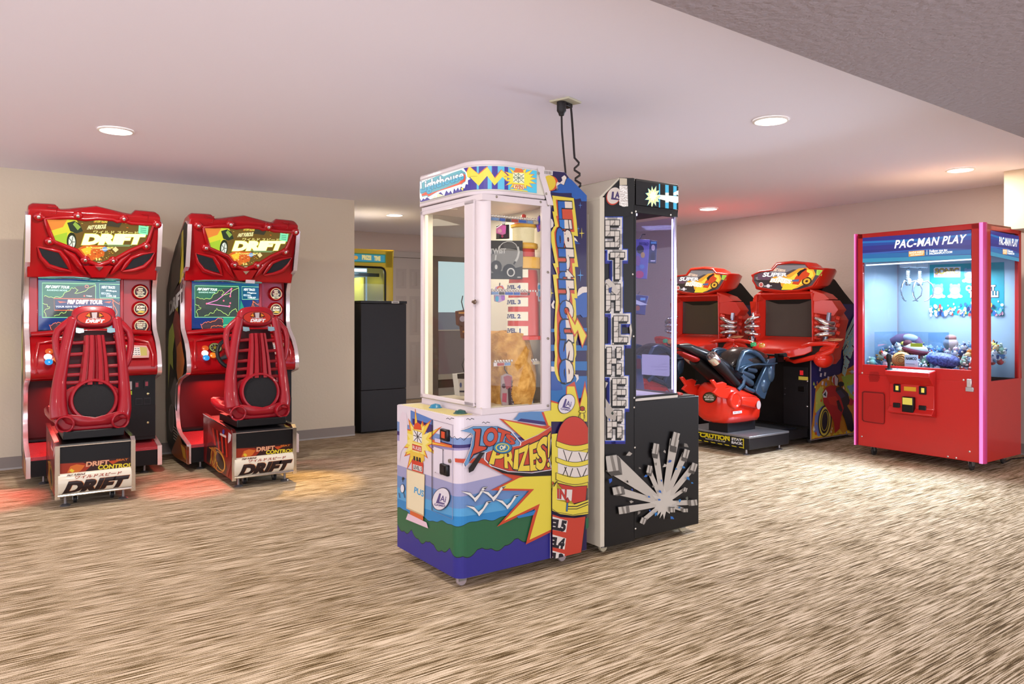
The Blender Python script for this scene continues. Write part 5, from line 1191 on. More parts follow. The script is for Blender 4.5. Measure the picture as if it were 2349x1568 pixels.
# the two screens
Sp = Plane(D1, (0, yM, 0), (1, 0, 0), (0, 0, 1))
def screen(kind):
    A = Art(Sp, (40, 450, 4.125), off=.001, emit=.85, rough=.1, coat=.5)
    def cl(): A.clipbox = (.078, .632, 1.135, 1.532)
    cl()
    A.raw([(.078, 1.135), (.632, 1.135), (.632, 1.532), (.078, 1.532)], [[0, 1, 2, 3]], '#23407c')
    for k in range(12): A.rect(203, 1170 + 13 * k, 1003, 1173 + 13 * k, '#182a60')
    A.rect(203, 800, 1003, 1130, '#1f6a70') if kind == 0 else A.rect(203, 800, 1003, 960, '#205f80')
    A.rect(235, 815, 742, 1145, '#2a7a5c' if kind == 0 else '#2f6f5a'); A.poly([(560, 1146), (745, 1146), (760, 960), (860, 1180), (930, 1320), (560, 1320)], '#2f9a80')
    A.poly([(245, 940), (400, 960), (500, 880), (560, 850), (735, 840), (735, 1140), (250, 1140)], '#3f4c48')
    A.poly([(320, 1220), (420, 1180), (560, 1160), (560, 1320), (300, 1320)], '#4c3c44'); A.poly([(900, 960), (1000, 1010), (1000, 1190), (880, 1190), (850, 1110)], '#3f3f4c')
    G1, G2 = '#c4f27a', '#ff7a4a'
    A.line([(235, 820), (735, 828), (740, 850), (740, 1146), (235, 1146)], 5, '#9ff0a8', 1.1, closed=True); A.line([(775, 828), (985, 835), (990, 960), (780, 962)], 5, '#9ff0a8', 1.1, closed=True)
    def wig(pts, c, n=4, amp=9, wd=4, seed=1):
        R = random.Random(seed); o = []
        for (x0, y0), (x1_, y1_) in zip(pts, pts[1:]):
            for k in range(n): u = k / n; o.append((x0 + (x1_ - x0) * u + R.uniform(-amp, amp), y0 + (y1_ - y0) * u + R.uniform(-amp, amp)))
        o.append(pts[-1]); A.line(o, wd, c, 1.15)
    wig([(245, 940), (340, 960), (420, 945), (490, 890), (530, 865), (570, 880), (540, 915), (620, 900), (690, 865), (735, 838)], G1, seed=2)
    wig([(245, 1010), (310, 1050), (250, 1080), (270, 1140)], G1, seed=3); wig([(350, 1140), (400, 1110), (450, 1095), (480, 1060), (560, 1100), (620, 1130), (660, 1080), (700, 1060), (735, 1100)], G1, seed=4)
    wig([(300, 1315), (320, 1290), (310, 1220), (360, 1200), (420, 1190), (480, 1170), (545, 1155), (560, 1200)], G2, seed=5, wd=5); wig([(360, 1315), (400, 1280), (430, 1240), (520, 1230), (560, 1250)], G2, seed=6, wd=5)
    wig([(560, 1240), (640, 1215), (700, 1245), (760, 1210), (800, 1240), (850, 1200)], G1, seed=7)
    wig([(850, 1120), (880, 1060), (910, 1000), (905, 975), (960, 1020), (1000, 990)], G2, seed=8, wd=5); wig([(870, 1190), (930, 1150), (940, 1080), (905, 1010)], G2, seed=9, wd=5)
    A.text('F&F DRIFT TOUR', (275, 842), (495, 850), (488, 872), (262, 866), '#f4fffa', .05, emit=1.1); A.text('RANKING MODE', (282, 880), (470, 884), (468, 897), (278, 894), '#c8f8e8', .04)
    A.text('NEXT TRACK:', (800, 848), (925, 852), (922, 874), (795, 870), '#f4fffa', .05, emit=1.1)
    A.text('Shibuya' if kind == 0 else 'Nagano', (840, 884), (940, 890), (935, 908), (835, 902), '#f4fffa', .03, emit=1.1); A.text('RECORD:', (795, 908), (880, 914), (878, 930), (792, 926), '#e0f8ff', .04)
    A.text('1:49.18' if kind == 0 else '1:08.07', (845, 932), (932, 938), (930, 955), (842, 950), '#f4fffa', .04, emit=1.1)
    if kind == 0:
        A.line([(345, 965), (905, 975), (905, 1070), (880, 1080), (350, 1078)], 7, '#e8684a', 1.1, closed=True); A.poly([(360, 980), (895, 985), (895, 1062), (360, 1068)], '#283c6c')
        A.text('F&F DRIFT TOUR', (480, 980), (805, 984), (800, 1018), (474, 1016), '#fdf6f4', .06, emit=1.2, outline=[(.09, '#c83a3a')])
        A.text('YOUR KEYS TO THE STREETS OF JAPAN', (362, 1036), (890, 1040), (890, 1058), (362, 1056), '#e8f0ff', .04); A.poly([(380, 990), (470, 1000), (400, 1010)], '#e8684a'); A.poly([(815, 1000), (890, 990), (870, 1012)], '#e8684a')
        A.ell(632, 943, 8, 8, '#ff6a5a', emit=1.2); A.text('Tokyo', (650, 936), (705, 938), (704, 952), (650, 950), '#f4fffa', .04)
        A.ring(655, 852, 16, 12, 5, '#ff8a7a', emit=1.2)
    else:
        for p, q_ in (((655, 850), (490, 970)), ((490, 970), (370, 1005)), ((370, 1005), (630, 1035)), ((655, 850), (640, 930))): A.line([p, q_], 7, '#ff8ac8', 1.2)
        for p in ((655, 850), (640, 930), (370, 1005), (630, 1035), (565, 975), (640, 1000), (630, 1030)): A.ell(p[0], p[1], 9, 9, '#ff6a8a', emit=1.2)
        A.text('INSERT COINS', (530, 1262), (700, 1262), (696, 1288), (526, 1288), '#fafcff', .05, emit=1.2); A.text('1 TO CONTINUE', (555, 1292), (670, 1292), (668, 1302), (553, 1302), '#fafcff', .04); A.text('OR ADD 1 CREDIT', (530, 1306), (700, 1306), (700, 1316), (530, 1316), '#fafcff', .04)
    return A
screen(0).build('screen_image', scr)
# control deck
mb = MB(); prof_ = [(.02, .775), (-.005, .80), (-.01, .86), (.02, .93), (.10, 1.02), (.20, 1.085), (.28, 1.09), (.40, 1.06), (.40, .775)]
mb.prism(prof_, 'x', .012, WD - .012, GRED); mb.build('control_panel', D1, bevel=.012, seg=3, ang=40)
mb = MB(); mb.tube([(.03, .215, 1.10), (.2, .19, 1.115), (.45, .17, 1.125), (.7, .19, 1.115), (.85, .215, 1.10)], .022, GRED, 10); mb.tube([(.05, .0, .82), (.05, .02, .93), (.07, .12, 1.035), (.2, .125, 1.06), (.35, .13, 1.075), (.55, .13, 1.075), (.7, .125, 1.06), (.82, .11, 1.03), (.835, .02, .93), (.83, -.005, .84)], .016, GRED, 10)
mb.build('panel_bezel', D1, ang=60)
Cp = Plane(D1, (0, .0, .905), (1, 0, 0), (0, .115, .135))
A = Art(Cp, off=.012, rough=.3); A.sf.fr = D1
def cring(cx, cz, r, c, em=0, ax=1.0): A.raw([(cx + r * math.cos(t * .21), cz + r * ax * math.sin(t * .21)) for t in range(30)], [list(range(30))], c, em)
cring(.215, .09, .052, '#14130f'); cring(.215, .09, .047, '#c4c87a', .2); cring(.215, .09, .036, '#2c2a18'); cring(.215, .09, .016, '#a8962c', .3)
for k in range(8): cring(.215 + .027 * math.cos(k * .785), .09 + .027 * math.sin(k * .785), .004, '#e8e4d0', .3)
A.raw([(.27, .06), (.3, .12), (.4, .15), (.5, .12), (.53, .06), (.45, .10), (.35, .10)], [[0, 1, 2, 3, 4, 5, 6]], '#171410'); 
for k in range(12): a_ = math.pi * (k + .5) / 12; cring(.4 + .105 * math.cos(a_), .045 + .085 * math.sin(a_), .006, '#d8d48a', .2)
A.raw([(.615, .0), (.8, -.0), (.81, .06), (.795, .12), (.60, .135), (.56, .06)], [[0, 1, 2, 3, 4, 5]], '#e8b0a8'); A.raw([(.59, .02), (.66, .01), (.65, .12), (.61, .125), (.585, .07)], [[0, 1, 2, 3, 4]], '#d8d848', .3); A.raw([(.74, .02), (.79, .02), (.795, .1), (.745, .11)], [[0, 1, 2, 3]], '#f2dc7a', .3); A.raw([(.64, .06), (.68, .03), (.685, .11), (.65, .11)], [[0, 1, 2, 3]], '#8a3a4a')
A.raw([(.68, .025), (.745, .025), (.745, .105), (.68, .105)], [[0, 1, 2, 3]], '#f6f0ea')
for j in range(4):
    for i in range(3): A.raw([(.686 + .02 * i, .031 + .019 * j), (.7 + .02 * i, .031 + .019 * j), (.7 + .02 * i, .037 + .019 * j), (.686 + .02 * i, .037 + .019 * j)], [[0, 1, 2, 3]], '#5a5258')
A.build('panel_artwork', D1)
for cx_, cz_, c, em, t in ((.135, .085, '#f0641e', .5, '1'), (.125, .035, '#eaf2ff', 1.6, '2'), (.128, -.012, '#1f9be8', .8, '3'), (.185, .012, '#f5861e', .7, 'PLAY')):
    p = Cp.P(cx_, cz_, .01); MB().lathe([(.026, 0), (.026, .007), (.021, .011), (0, .014)], p, Cp.n, M(c, .25, emit=em, coat=.5), 24).build('lit_button', D1, ang=50)
# steering wheel
wc = Vector((.335, -.075, .935)); wn = Vector((0, -.88, .42)).normalized(); wu = Vector((1, 0, 0)); wv = wn.cross(wu)
mb = MB(); mb.tube([wc + (wu * math.cos(t * .2618) + wv * math.sin(t * .2618)) * .135 for t in range(24)], .0155, M('#1b191c', .4), 12, closed=True)
whl = mb.build('steering_wheel', D1, ang=60)
mb = MB(); mb.lathe([(.055, -.03), (.055, -.005), (.045, .004), (0, .006)], wc, wn, M('#242226', .35), 24)
for a_ in (200, 340, 90): a_ = math.radians(a_); mb.tube([wc + (wu * math.cos(a_) + wv * math.sin(a_)) * .04 - wn * .012, wc + (wu * math.cos(a_) + wv * math.sin(a_)) * .13], [.022, .012], M('#3a383c', .4), 10, flat=.35)
mb.tube([wc - wn * .03, wc - wn * .16], .03, M('#1b191c', .5), 12); mb.build('wheel_hub', whl, ang=50)
# footwell
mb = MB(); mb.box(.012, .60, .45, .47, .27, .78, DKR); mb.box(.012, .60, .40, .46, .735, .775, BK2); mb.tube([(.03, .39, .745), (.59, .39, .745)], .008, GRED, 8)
mb.box(.02, .59, .34, .45, .275, .29, BK2); mb.build('footwell', D1)
mb = MB(); mb.box(.60, WD - .014, .10, .46, .255, .775, BK1); mb.box(.60, WD - .014, .095, .1, .28, .53, BK2); mb.build('coin_box', D1, bevel=.004)
for x, z_, em in ((.73, .695, 1), (.80, .70, 1)):
    MB().box(x - .018, x + .018, .088, .1, z_ - .03, z_ + .03, M('#0e0d0f', .3)).build('coin_slot', D1); MB().box(x - .010, x + .010, .086, .089, z_ - .016, z_ + .018, M('#b5283c', .3, emit=.3)).build('coin_return', D1)
mb = MB(); mb.box(.66, .695, .092, .0955, .66, .725, M('#efe6de', .5)); mb.box(.66, .695, .092, .0955, .62, .65, M('#b9d83a', .5)); mb.build('label_stickers', D1)
for x in (.745, .805): 
    mb = MB(); mb.box(x - .025, x + .025, .093, .096, .535, .59, M('#2e2a2e', .4)); mb.box(x - .02, x + .02, .091, .094, .542, .582, BK1); islands(mb, 'coin_tray', D1)
screws(D1, [(.81, .095, .62), (.81, .095, .39)], (0, -1, 0), .009, M('#d8cf9a', .3, .8), 'lock')
# step
mb = MB(); mb.prism([(.0, .21), (.30, .265), (.45, .275), (.45, .25), (0, .185)], 'x', .012, WD - .012, M('#d8505a', .35, .5, bump=.9, bscale=90)); mb.build('tread_plate', D1)
mb = MB(); mb.box(.02, WD - .02, .006, .5, .065, .19, BK1); mb.build('step_box', D1)
# pedestal
px0, px1 = .115, .575
pp_ = [(-.85, .065), (-.85, .405), (-.82, .42), (-.5, .435), (.02, .445), (.02, .065)]
for x0 in (px0, px1 - .02):
    s_ = MB().prism(pp_, 'x', x0, x0 + .02, M('#7a1512', .35)).build('pedestal_side', D1)
    mb = MB(); mb.box(x0 - .004, x0 + .024, -.858, -.848, .06, .405, CHR); mb.slab([(x0 - .004, -.858, .405), (x0 + .024, -.858, .405), (x0 + .024, -.82, .427), (x0 - .004, -.82, .427)], (0, .008, -.008), CHR)
    mb.slab([(x0 - .004, -.82, .427), (x0 + .024, -.82, .427), (x0 + .024, .02, .452), (x0 - .004, .02, .452)], (0, 0, -.008), CHR); mb.build('edge_trim', s_)
mb = MB(); mb.box(px0 + .02, px1 - .02, -.835, .02, .09, .395, BK1); mb.prism([(-.838, .39), (-.82, .408), (0, .43), (0, .39)], 'x', px0 + .02, px1 - .02, BK2); mb.build('pedestal_box', D1)
mb = MB(); mb.box(px0 + .02, px1 - .02, -.842, -.835, .395, .402, CHR); mb.build('chrome_strip', D1)
# printed band, curved name plate
Fp = Plane(D1, (0, -.8355, 0), (1, 0, 0), (0, 0, 1)); A = Art(Fp, (40, 800, 4.125), off=.001, rough=.4)
A.poly([(405, 1080), (1090, 1020), (1090, 1120), (1060, 1130), (400, 1190)], '#3a1a16'); A.poly([(405, 1085), (620, 1075), (700, 1100), (640, 1160), (400, 1185)], '#a83418'); A.poly([(470, 1170), (500, 1110), (560, 1090), (640, 1100), (600, 1150), (560, 1170)], '#e0742a'); A.poly([(490, 1150), (510, 1130), (540, 1150), (520, 1170)], '#f2d23a'); A.poly([(860, 1060), (940, 1050), (1000, 1040), (900, 1090)], '#c84a1c')
A.text('DRIFT', (655, 1070), (865, 1050), (862, 1088), (650, 1112), '#f6b48a', .04, outline=[(.07, '#7a1c10')]); A.text('CONTROL', (768, 1100), (1085, 1078), (1080, 1112), (762, 1140), '#f4dc3a', .04, outline=[(.07, '#3a1a10')]); A.text('SEAT', (935, 1042), (1045, 1034), (1045, 1052), (935, 1060), '#d87a2c', .03)
A.build('band_artwork', D1)
mb = MB(); cz = [(.0, .222), (-.016, .21), (-.026, .19), (-.03, .16), (-.028, .13), (-.02, .105), (-.008, .09)]
cp_ = [(-.846 + y, z_) for y, z_ in cz]; mb.prism(cp_ + [(-.84, .09), (-.84, .222)], 'x', px0 + .014, px1 - .022, M('#f6ead2', .35, coat=.3)); mb.build('name_plate', D1, ang=60)
mb = MB(); mb.tube([(px0 + .012, -.856, .082), (px1 - .02, -.856, .082)], .008, CHR, 8); mb.build('chrome_strip', D1)
class Curve2:
    def __init__(s, fr, x0, x1, prof, tl, tr, br, bl): s.fr = fr; s.x0, s.x1, s.prof = x0, x1, prof; s.cuts = []; s.cuts_t = [i / (len(prof) - 1) for i in range(1, len(prof) - 1)]
    def P(s, a, b, off=0):
        n = len(s.prof) - 1; t = min(max(1 - b, 0), 1) * n; i = min(int(t), n - 1); u = t - i; y, z_ = [s.prof[i][k] * (1 - u) + s.prof[i + 1][k] * u for k in (0, 1)]
        return Vector((s.x0 + (s.x1 - s.x0) * a, y - off, z_ + off * .2))
c2 = Curve2(D1, px0 + .014, px1 - .022, cp_, 0, 0, 0, 0); A = Art(c2, off=.0012, rough=.4)
def flat_text(t, x0, x1, y0, y1, c, bold, skew=0, drop=None):
    vs_, fs_ = glyphs(t, bold); a0 = min(v[0] for v in vs_); a1 = max(v[0] for v in vs_); b0_ = min(v[1] for v in vs_); b1_ = max(v[1] for v in vs_)
    f = lambda dx, dy: [(x0 + (x1 - x0) * (v[0] - a0) / (a1 - a0) + skew * ((v[1] - b0_) / (b1_ - b0_) - .5) + dx, y0 + (y1 - y0) * (v[1] - b0_) / (b1_ - b0_) + dy) for v in vs_]
    if drop: A.raw(f(.008, .012), fs_, drop)
    A.raw(f(0, 0), fs_, c)
flat_text('DRIFT', .09, .93, .06, .58, '#2f1e1c', .07, .09, '#e08a4a'); flat_text('FAST FURIOUS', .12, .36, .80, .93, '#5a2a20', .05, .02); flat_text('ワイルドスピード', .22, .86, .64, .78, '#a83a24', .03, .02)
A.build('plate_lettering', D1)
# pedestal side artwork (left)
pl2 = Plane(D2, (px0 - .001, 0, 0), (0, 1, 0), (0, 0, 1)); A = Art(pl2, (380, 780, 4.48), off=.0006, rough=.3, coat=.4)
A.poly([(440, 830), (560, 850), (690, 930), (690, 1200), (640, 1400), (400, 1240), (430, 1050)], '#8a1712'); A.poly([(430, 1060), (470, 1040), (540, 1100), (600, 1200), (635, 1320), (620, 1385), (520, 1320), (420, 1240)], '#3a1410')
for k in range(6): A.line([(520 - 12 * k, 1330 - 12 * k), (540 - 12 * k, 1200 - 15 * k), (500 - 10 * k, 1100)], 8, ['#e8a02a', '#c8501c', '#f2cc4a'][k % 3])
A.ring(540, 1230, 60, 130, 12, '#d8902a', rot=-18); A.ring(560, 1240, 40, 100, 6, '#f2d04a', rot=-18); A.ell(560, 1240, 28, 80, '#1c0f0e', rot=-18)
for k in range(7): A.poly([(480 + 22 * k, 900 + 10 * k), (492 + 22 * k, 905 + 10 * k), (520 + 20 * k, 1080 + 20 * k), (505 + 20 * k, 1080 + 20 * k)], '#3a0f0e' if k % 2 else '#d8381c')
A.poly([(562, 950), (625, 980), (625, 1005), (562, 972)], '#f2e8dc'); A.poly([(650, 945), (680, 970), (672, 1030), (645, 1060)], '#efe6e6'); A.ell(598, 940, 12, 25, '#3f4fa8')
pa = A
# seat
SBp = Plane(D1, (0, -.76, .47), (1, 0, 0), (0, .16, .84)); SRED = M('#a81424', .36, coat=.15, bump=.05, bscale=300)
def S1(x, y, off=0): a, b = SBp.st(*z1(x, y)); return SBp.P(a, b, off)
def S2(x, y, off=0): a, b = SBp.st(*z2(x, y)); return SBp.P(a, b, off)
sn = SBp.n
mb = MB(); mb.box(.16, .52, -.80, -.30, .432, .487, BK1); mb.build('seat_slide', D1, bevel=.006)
mb = MB()
# cushion shell flaring forward
rings = []
for y, wx, z0, z_1 in ((-.80, .19, .50, .60), (-.70, .235, .485, .56), (-.5, .27, .49, .555), (-.36, .285, .505, .60), (-.27, .26, .54, .60)):
    rings.append([(.345 - wx, y, z_1 + .02), (.345 - wx * .92, y, z0 + .035), (.345 - wx * .6, y, z0), (.345 + wx * .6, y, z0), (.345 + wx * .92, y, z0 + .035), (.345 + wx, y, z_1 + .02), (.345 + wx * .8, y, z_1 + .02), (.345 + wx * .6, y, z_1 - .03), (.345 - wx * .6, y, z_1 - .03), (.345 - wx * .8, y, z_1 + .02)])
mb.loft(rings, SRED); mb.build('seat_cushion', D1, sub=1, ang=180)
mb = MB()
# rails (wide flanges), ears, headrest
def rail(pts, rr, fl=.55): mb.tube([S2(x, y, o) for x, y, o in pts], rr, SRED, 14, flat=fl, up=(1, 0, 0))
rail([(530, -300, -.02), (490, -150, -.02), (455, 0, -.02), (428, 150, -.02), (400, 300, -.015), (390, 430, -.01), (385, 560, .0), (400, 660, .0)], [.035, .034, .034, .036, .040, .046, .052, .056], .9)
rail([(940, -300, -.02), (965, -150, -.02), (985, 0, -.02), (1000, 150, -.02), (1010, 300, -.015), (1015, 430, -.01), (1010, 560, .0), (990, 660, .0)], [.035, .032, .031, .032, .035, .040, .046, .050], .9)
for pts in ([(540, 1150), (450, 1215), (385, 1265), (362, 1340), (372, 1440), (395, 1540), (440, 1640)], [(925, 1150), (1000, 1215), (1060, 1270), (1080, 1340), (1076, 1440), (1055, 1540), (1010, 1640)]):
    mb.tube([S1(x, y, -.03) for x, y in pts], [.03, .028, .024, .022, .022, .022, .02], SRED, 12)
bottom = [(335, 560), (420, 640), (520, 620), (720, 660), (900, 620), (960, 610), (1040, 590), (1045, 690), (990, 742), (700, 765), (560, 775), (430, 775), (350, 700)]
mb.slab([S2(x, y, -.05) for x, y in bottom], sn * .06, SRED)
mb.slab([S2(x, y, -.055) for x, y in [(440, 400), (520, 350), (640, 330), (830, 330), (930, 350), (1000, 400), (1010, 640), (400, 650)]], sn * .035, SRED)
mb.build('seat_frame', D1, bevel=.012, seg=3, ang=60)
mb = MB(); c = S1(728, 1140, -.03); u_ = SBp.e1; v_ = SBp.e2
rings = []
for o, k in ((-.07, .82), (-.05, .98), (0, 1.0), (.02, .93), (.028, .85)):
    ring = []
    for t in range(28):
        th = t * 2 * math.pi / 28; cx_, sy_ = math.cos(th), math.sin(th); sg = lambda q, e: math.copysign(abs(q) ** e, q)
        ring.append(c + u_ * (.135 * k * sg(cx_, .7)) + v_ * (.072 * k * sg(sy_, .75) + (.012 if sy_ > 0 else 0)) + sn * o)
    rings.append(ring)
mb.loft(rings, SRED); hd_ = mb.build('headrest', D1, ang=60)
hb = Plane(D1, c + sn * .0285, u_, v_); A = Art(hb, off=.001, rough=.3)
ov = lambda k, c_, dy=0: A.raw([(.108 * k * math.cos(t * .1795), .050 * k * math.sin(t * .1795) - .006 + dy) for t in range(35)], [list(range(35))], c_)
ov(1.0, '#5a0f14'); ov(.94, '#c23222'); A.raw([(-.055, -.0), (-.04, .025), (-.02, .035), (.02, .035), (.045, .025), (.06, 0), (.03, -.01), (-.03, -.01)], [list(range(8))], '#5a1c14'); A.raw([(-.012, -.01), (-.016, .03), (.018, .032), (.014, -.008)], [[0, 1, 2, 3]], '#c8b8b8')
A.raw([(-.05, .005), (-.03, .028), (-.025, .0)], [[0, 1, 2]], '#e8902a'); A.raw([(.03, 0), (.03, .026), (.052, .008)], [[0, 1, 2]], '#e8902a')
vs_, fs_ = glyphs('DRIFT', .06); xm = max(v[0] for v in vs_); A.raw([(-.055 + v[0] / xm * .11 + v[1] * .01, -.04 + v[1] / .72 * .022) for v in vs_], fs_, '#f6f2f0'); vs_, fs_ = glyphs('ワイルドスピード', .04); xm = max(v[0] for v in vs_); A.raw([(-.04 + v[0] / xm * .08, -.014 + v[1] / .8 * .007) for v in vs_], fs_, '#f6f2f0')
A.build('headrest_artwork', hd_)
mb = MB()
# spine with grooves
rings = []
prof_s = [(-1, 0), (-.86, .9), (-.62, 1), (-.58, .55), (-.5, .55), (-.46, 1.05), (-.16, 1.1), (-.12, .6), (-.04, .6), (0, 1.1), (.1, .6), (.18, .6), (.22, 1.1), (.5, 1.05), (.54, .55), (.62, .55), (.66, 1), (.88, .9), (1, 0)]
for cx_, cy_, wd_, dp in ((730, -130, .062, .03), (735, 0, .07, .035), (735, 120, .08, .04), (732, 240, .088, .045), (728, 340, .095, .05)):
    c0 = S2(cx_, cy_, -.02); rings.append([c0 + u_ * wd_ * a_ + sn * dp * b_ for a_, b_ in prof_s])
mb.loft(rings, SRED, caps=False, closed=False); mb.build('spine', D1, ang=30)
mb = MB()
for y_ in (-70, 40, 150, 235, 310):
    for xa, xb in ((480, 640), (830, 975)):
        mb.tube([S2(xa - (y_ > 0) * y_ * .12, y_ + 10, -.035), S2(xb - (y_ > 0) * y_ * .08 if xa < 700 else xb, y_, -.03)], .012, SRED, 8, flat=.6)
pts = [(540, -200), (900, -200), (985, 60), (1000, 330), (980, 560), (430, 560), (420, 330), (460, 60)]
islands(mb, 'seat_slat', D1)
mb = MB(); mb.slab([S2(x, y, -.13) for x, y in [(540, -200), (920, -200), (975, 60), (985, 430), (960, 600), (430, 600), (430, 430), (470, 60)]], sn * .015, M('#4a0f18', .4)); mb.build('seat_liner', D1)
mb = MB(); c = S2(722, 485, -.03)
mb.lathe([(.150, -.01), (.146, .05), (.138, .066), (.126, .068), (.120, .05)], c, sn, SRED, 36, caps=False); spk = mb.build('speaker_ring', D1, ang=50)
MB().lathe([(.123, .045), (.121, .056), (.06, .06), (0, .061)], c, sn, M('#1c1a1c', .75, bump=.6, bscale=400), 30).build('speaker_mesh', spk)
mb = MB()
for x, y in ((455, 700), (955, 665)):
    c = S2(x, y, .0); ax = (sn * .9 + Vector((-.15 if x < 700 else .15, 0, -.25))).normalized()
    mb.lathe([(.05, -.10), (.058, -.02), (.056, .05), (.05, .055), (.044, .05), (.04, -.02), (0, -.03)], c, ax, SRED, 22)
islands(mb, 'exhaust_moulding', D1, ang=40)
mb = MB()
for x, y in ((585, 1268), (880, 1265)): mb.slab([S1(x - 32, y - 22, .0), S1(x + 40, y - 15, .0), (S1(x + 45, y + 20, 0)), S1(x, y + 28, 0), S1(x - 32, y + 22, 0)], sn * .006, M('#a8d4e0', .1, .8))
islands(mb, 'reflector', D1)
# feet and castors
for x, y in ((.10, .06), (.78, .06), (.12, .74), (.78, .74), (px0 + .06, -.78), (px1 - .06, -.78)):
    MB().lathe([(.03, 0), (.032, .006), (.018, .014), (.009, .016), (.009, .07)], (x, y, 0), (0, 0, 1), M('#8d8a8c', .35, .8), 16).build('levelling_foot', D1)
for x, y in ((px0 + .12, -.72), (px1 - .12, -.72)): caster(D1, x, y, .09, m=M('#2a2828', .5))
for (x, y, z_) in ((.04, .007, .10),): pass
side_o = side_art.build('side_artwork', D1); ped_o = pa.build('pedestal_artwork', D1)
# second machine: copy everything, then its own screen picture
r2 = copy_tree(D1.root, loc=D2p); tag(r2, 'right of the two red driving games, pink route lines on its screen, steering wheel showing', 'arcade game', GR)
def walk(o):
    yield o
    for c in o.children: yield from walk(c)
for o in list(walk(r2)):
    if o.name.startswith('screen_image'):
        par = o.parent; bpy.data.objects.remove(o); screen(1).build('screen_image', par); break
mb = MB(); p = HP(830, 775, .03); mb.slab([HP(775, 745, .034), HP(880, 750, .034), HP(878, 785, .034), HP(772, 780, .034)], hn * .001, M('#f0e0e4', .4)); mb.build('sticker', r2)
# the games' own red, magenta and amber LED lights
def world(fr, x, y, z_): q = fr.P + fr.R @ Vector((x, y, 0)); return (q.x, q.y, z_)
for fr in (D1, D2):
    add_light('AREA', world(fr, .28, .30, .725), 5, (1, .10, .08), .25, world(fr, .28, .1, 0), shape='SQUARE')
add_light('SPOT', world(D1, -.03, .0, 1.7), 170, (1, .12, .10), .03, world(D1, -.25, -.35, 0), cone=.5)
add_light('SPOT', world(D2, -.03, .0, 1.7), 190, (1, .10, .08), .03, world(D2, -.12, -.62, 0), cone=.42)
add_light('SPOT', world(D2, .92, .0, 1.7), 200, (1, .60, .12), .03, world(D2, .62, -.92, 0), cone=.5)
# ================================================================ red motorcycle racing games
GB = 'motorcycle games along the right wall'
BP = Vector((2.884, 7.22, 0))
MK = Fr(BP.x, BP.y, TH - math.pi / 2, 'motorcycle_game', 'nearer red motorcycle racing game, its whole marquee and flame-printed side visible', 'arcade game', GB)
BR = M('#ff3520', .25, coat=.45); BR2 = M('#ff432c', .3, coat=.4); XC = -.31; CHR = chrome()
STL = M('#46637e', .32, .35, coat=.3); STD = M('#20242c', .35, coat=.3); BK1 = M('#0e0c0e', .45); BK2 = M('#1e1b1e', .5)
q4 = lambda x, y: (1540 + x / 5.339, 580 + y / 5.339)
q5 = lambda x, y: (1540 + x / 5.339, 780 + y / 5.339)
q6 = lambda x, y: (1660 + x / 11.745, 770 + y / 11.745)
q7 = lambda x, y: (1560 + x / 9.8, 600 + y / 9.8)
prof = [(0, .045), (0, .80), (.16, .95), (.2, 1.5), (.34, 1.63), (.42, 1.60), (.58, 1.48), (.76, 1.36), (.80, 1.2), (.82, .9), (.82, .045)]
cab = MB().prism(prof, 'x', -.612, -.0, BK1).build('cabinet', MK, bevel=.004)
mb = MB()
for a_, b_ in (((0, .04), (0, .80)), ((0, .04), (.82, .04))):
    mb.slab([(-.002, a_[0] - .004, a_[1]), (.006, a_[0] - .004, a_[1]), (.006, b_[0] - .004, b_[1]), (-.002, b_[0] - .004, b_[1])], (0, .008, .006), M('#c9b9c4', .3, .5))
mb.build('edge_trim', cab)
# side artwork
pl = Plane(MK, (.0005, 0, 0), (0, 1, 0), (0, 0, 1)); A = Art(pl, (1540, 780, 5.339), off=.0005, rough=.3, coat=.3); A.clipbox = (.004, .815, .05, 1.36)
A.raw([(0, .045), (0, .80), (.16, .95), (.2, 1.40), (.76, 1.36), (.80, 1.2), (.82, .9), (.82, .045)], [list(range(8))], '#25286e')
A.poly([(1770, 560), (1850, 480), (1960, 440), (2050, 420), (2240, 300), (2300, 290), (2300, 1200), (1700, 1260)], '#d8902c'); A.poly([(1770, 640), (1830, 560), (1900, 640), (1880, 800), (1760, 900)], '#c8d060'); A.poly([(2080, 440), (2180, 420), (2300, 400), (2300, 760), (2200, 720), (2120, 560)], '#a8c848'); A.poly([(2150, 560), (2240, 540), (2260, 700), (2200, 660)], '#88b8d8'); A.poly([(1760, 900), (1850, 800), (1900, 1000), (1860, 1180), (1740, 1200)], '#7f8fd0')
A.poly([(1720, 1230), (1730, 1100), (1800, 1180), (1900, 1120), (1960, 1180), (2040, 1060), (2100, 1140), (2180, 1090), (2300, 1100), (2300, 1220)], '#f2c83a'); A.poly([(1720, 1230), (1760, 1190), (1900, 1190), (2060, 1150), (2300, 1160), (2300, 1240)], '#e87a2a')
R = random.Random(11)
for k in range(70):
    x = R.uniform(1740, 2240); y = R.uniform(480, 1190); s_ = R.uniform(8, 30); A.poly([(x, y - s_ * 1.6), (x + s_ * .6, y), (x, y + s_ * .7), (x - s_ * .5, y)], R.choice(['#f6dc5a', '#e8642a', '#d8a02a', '#b8d060', '#f4ecc8', '#7f9ad8']))
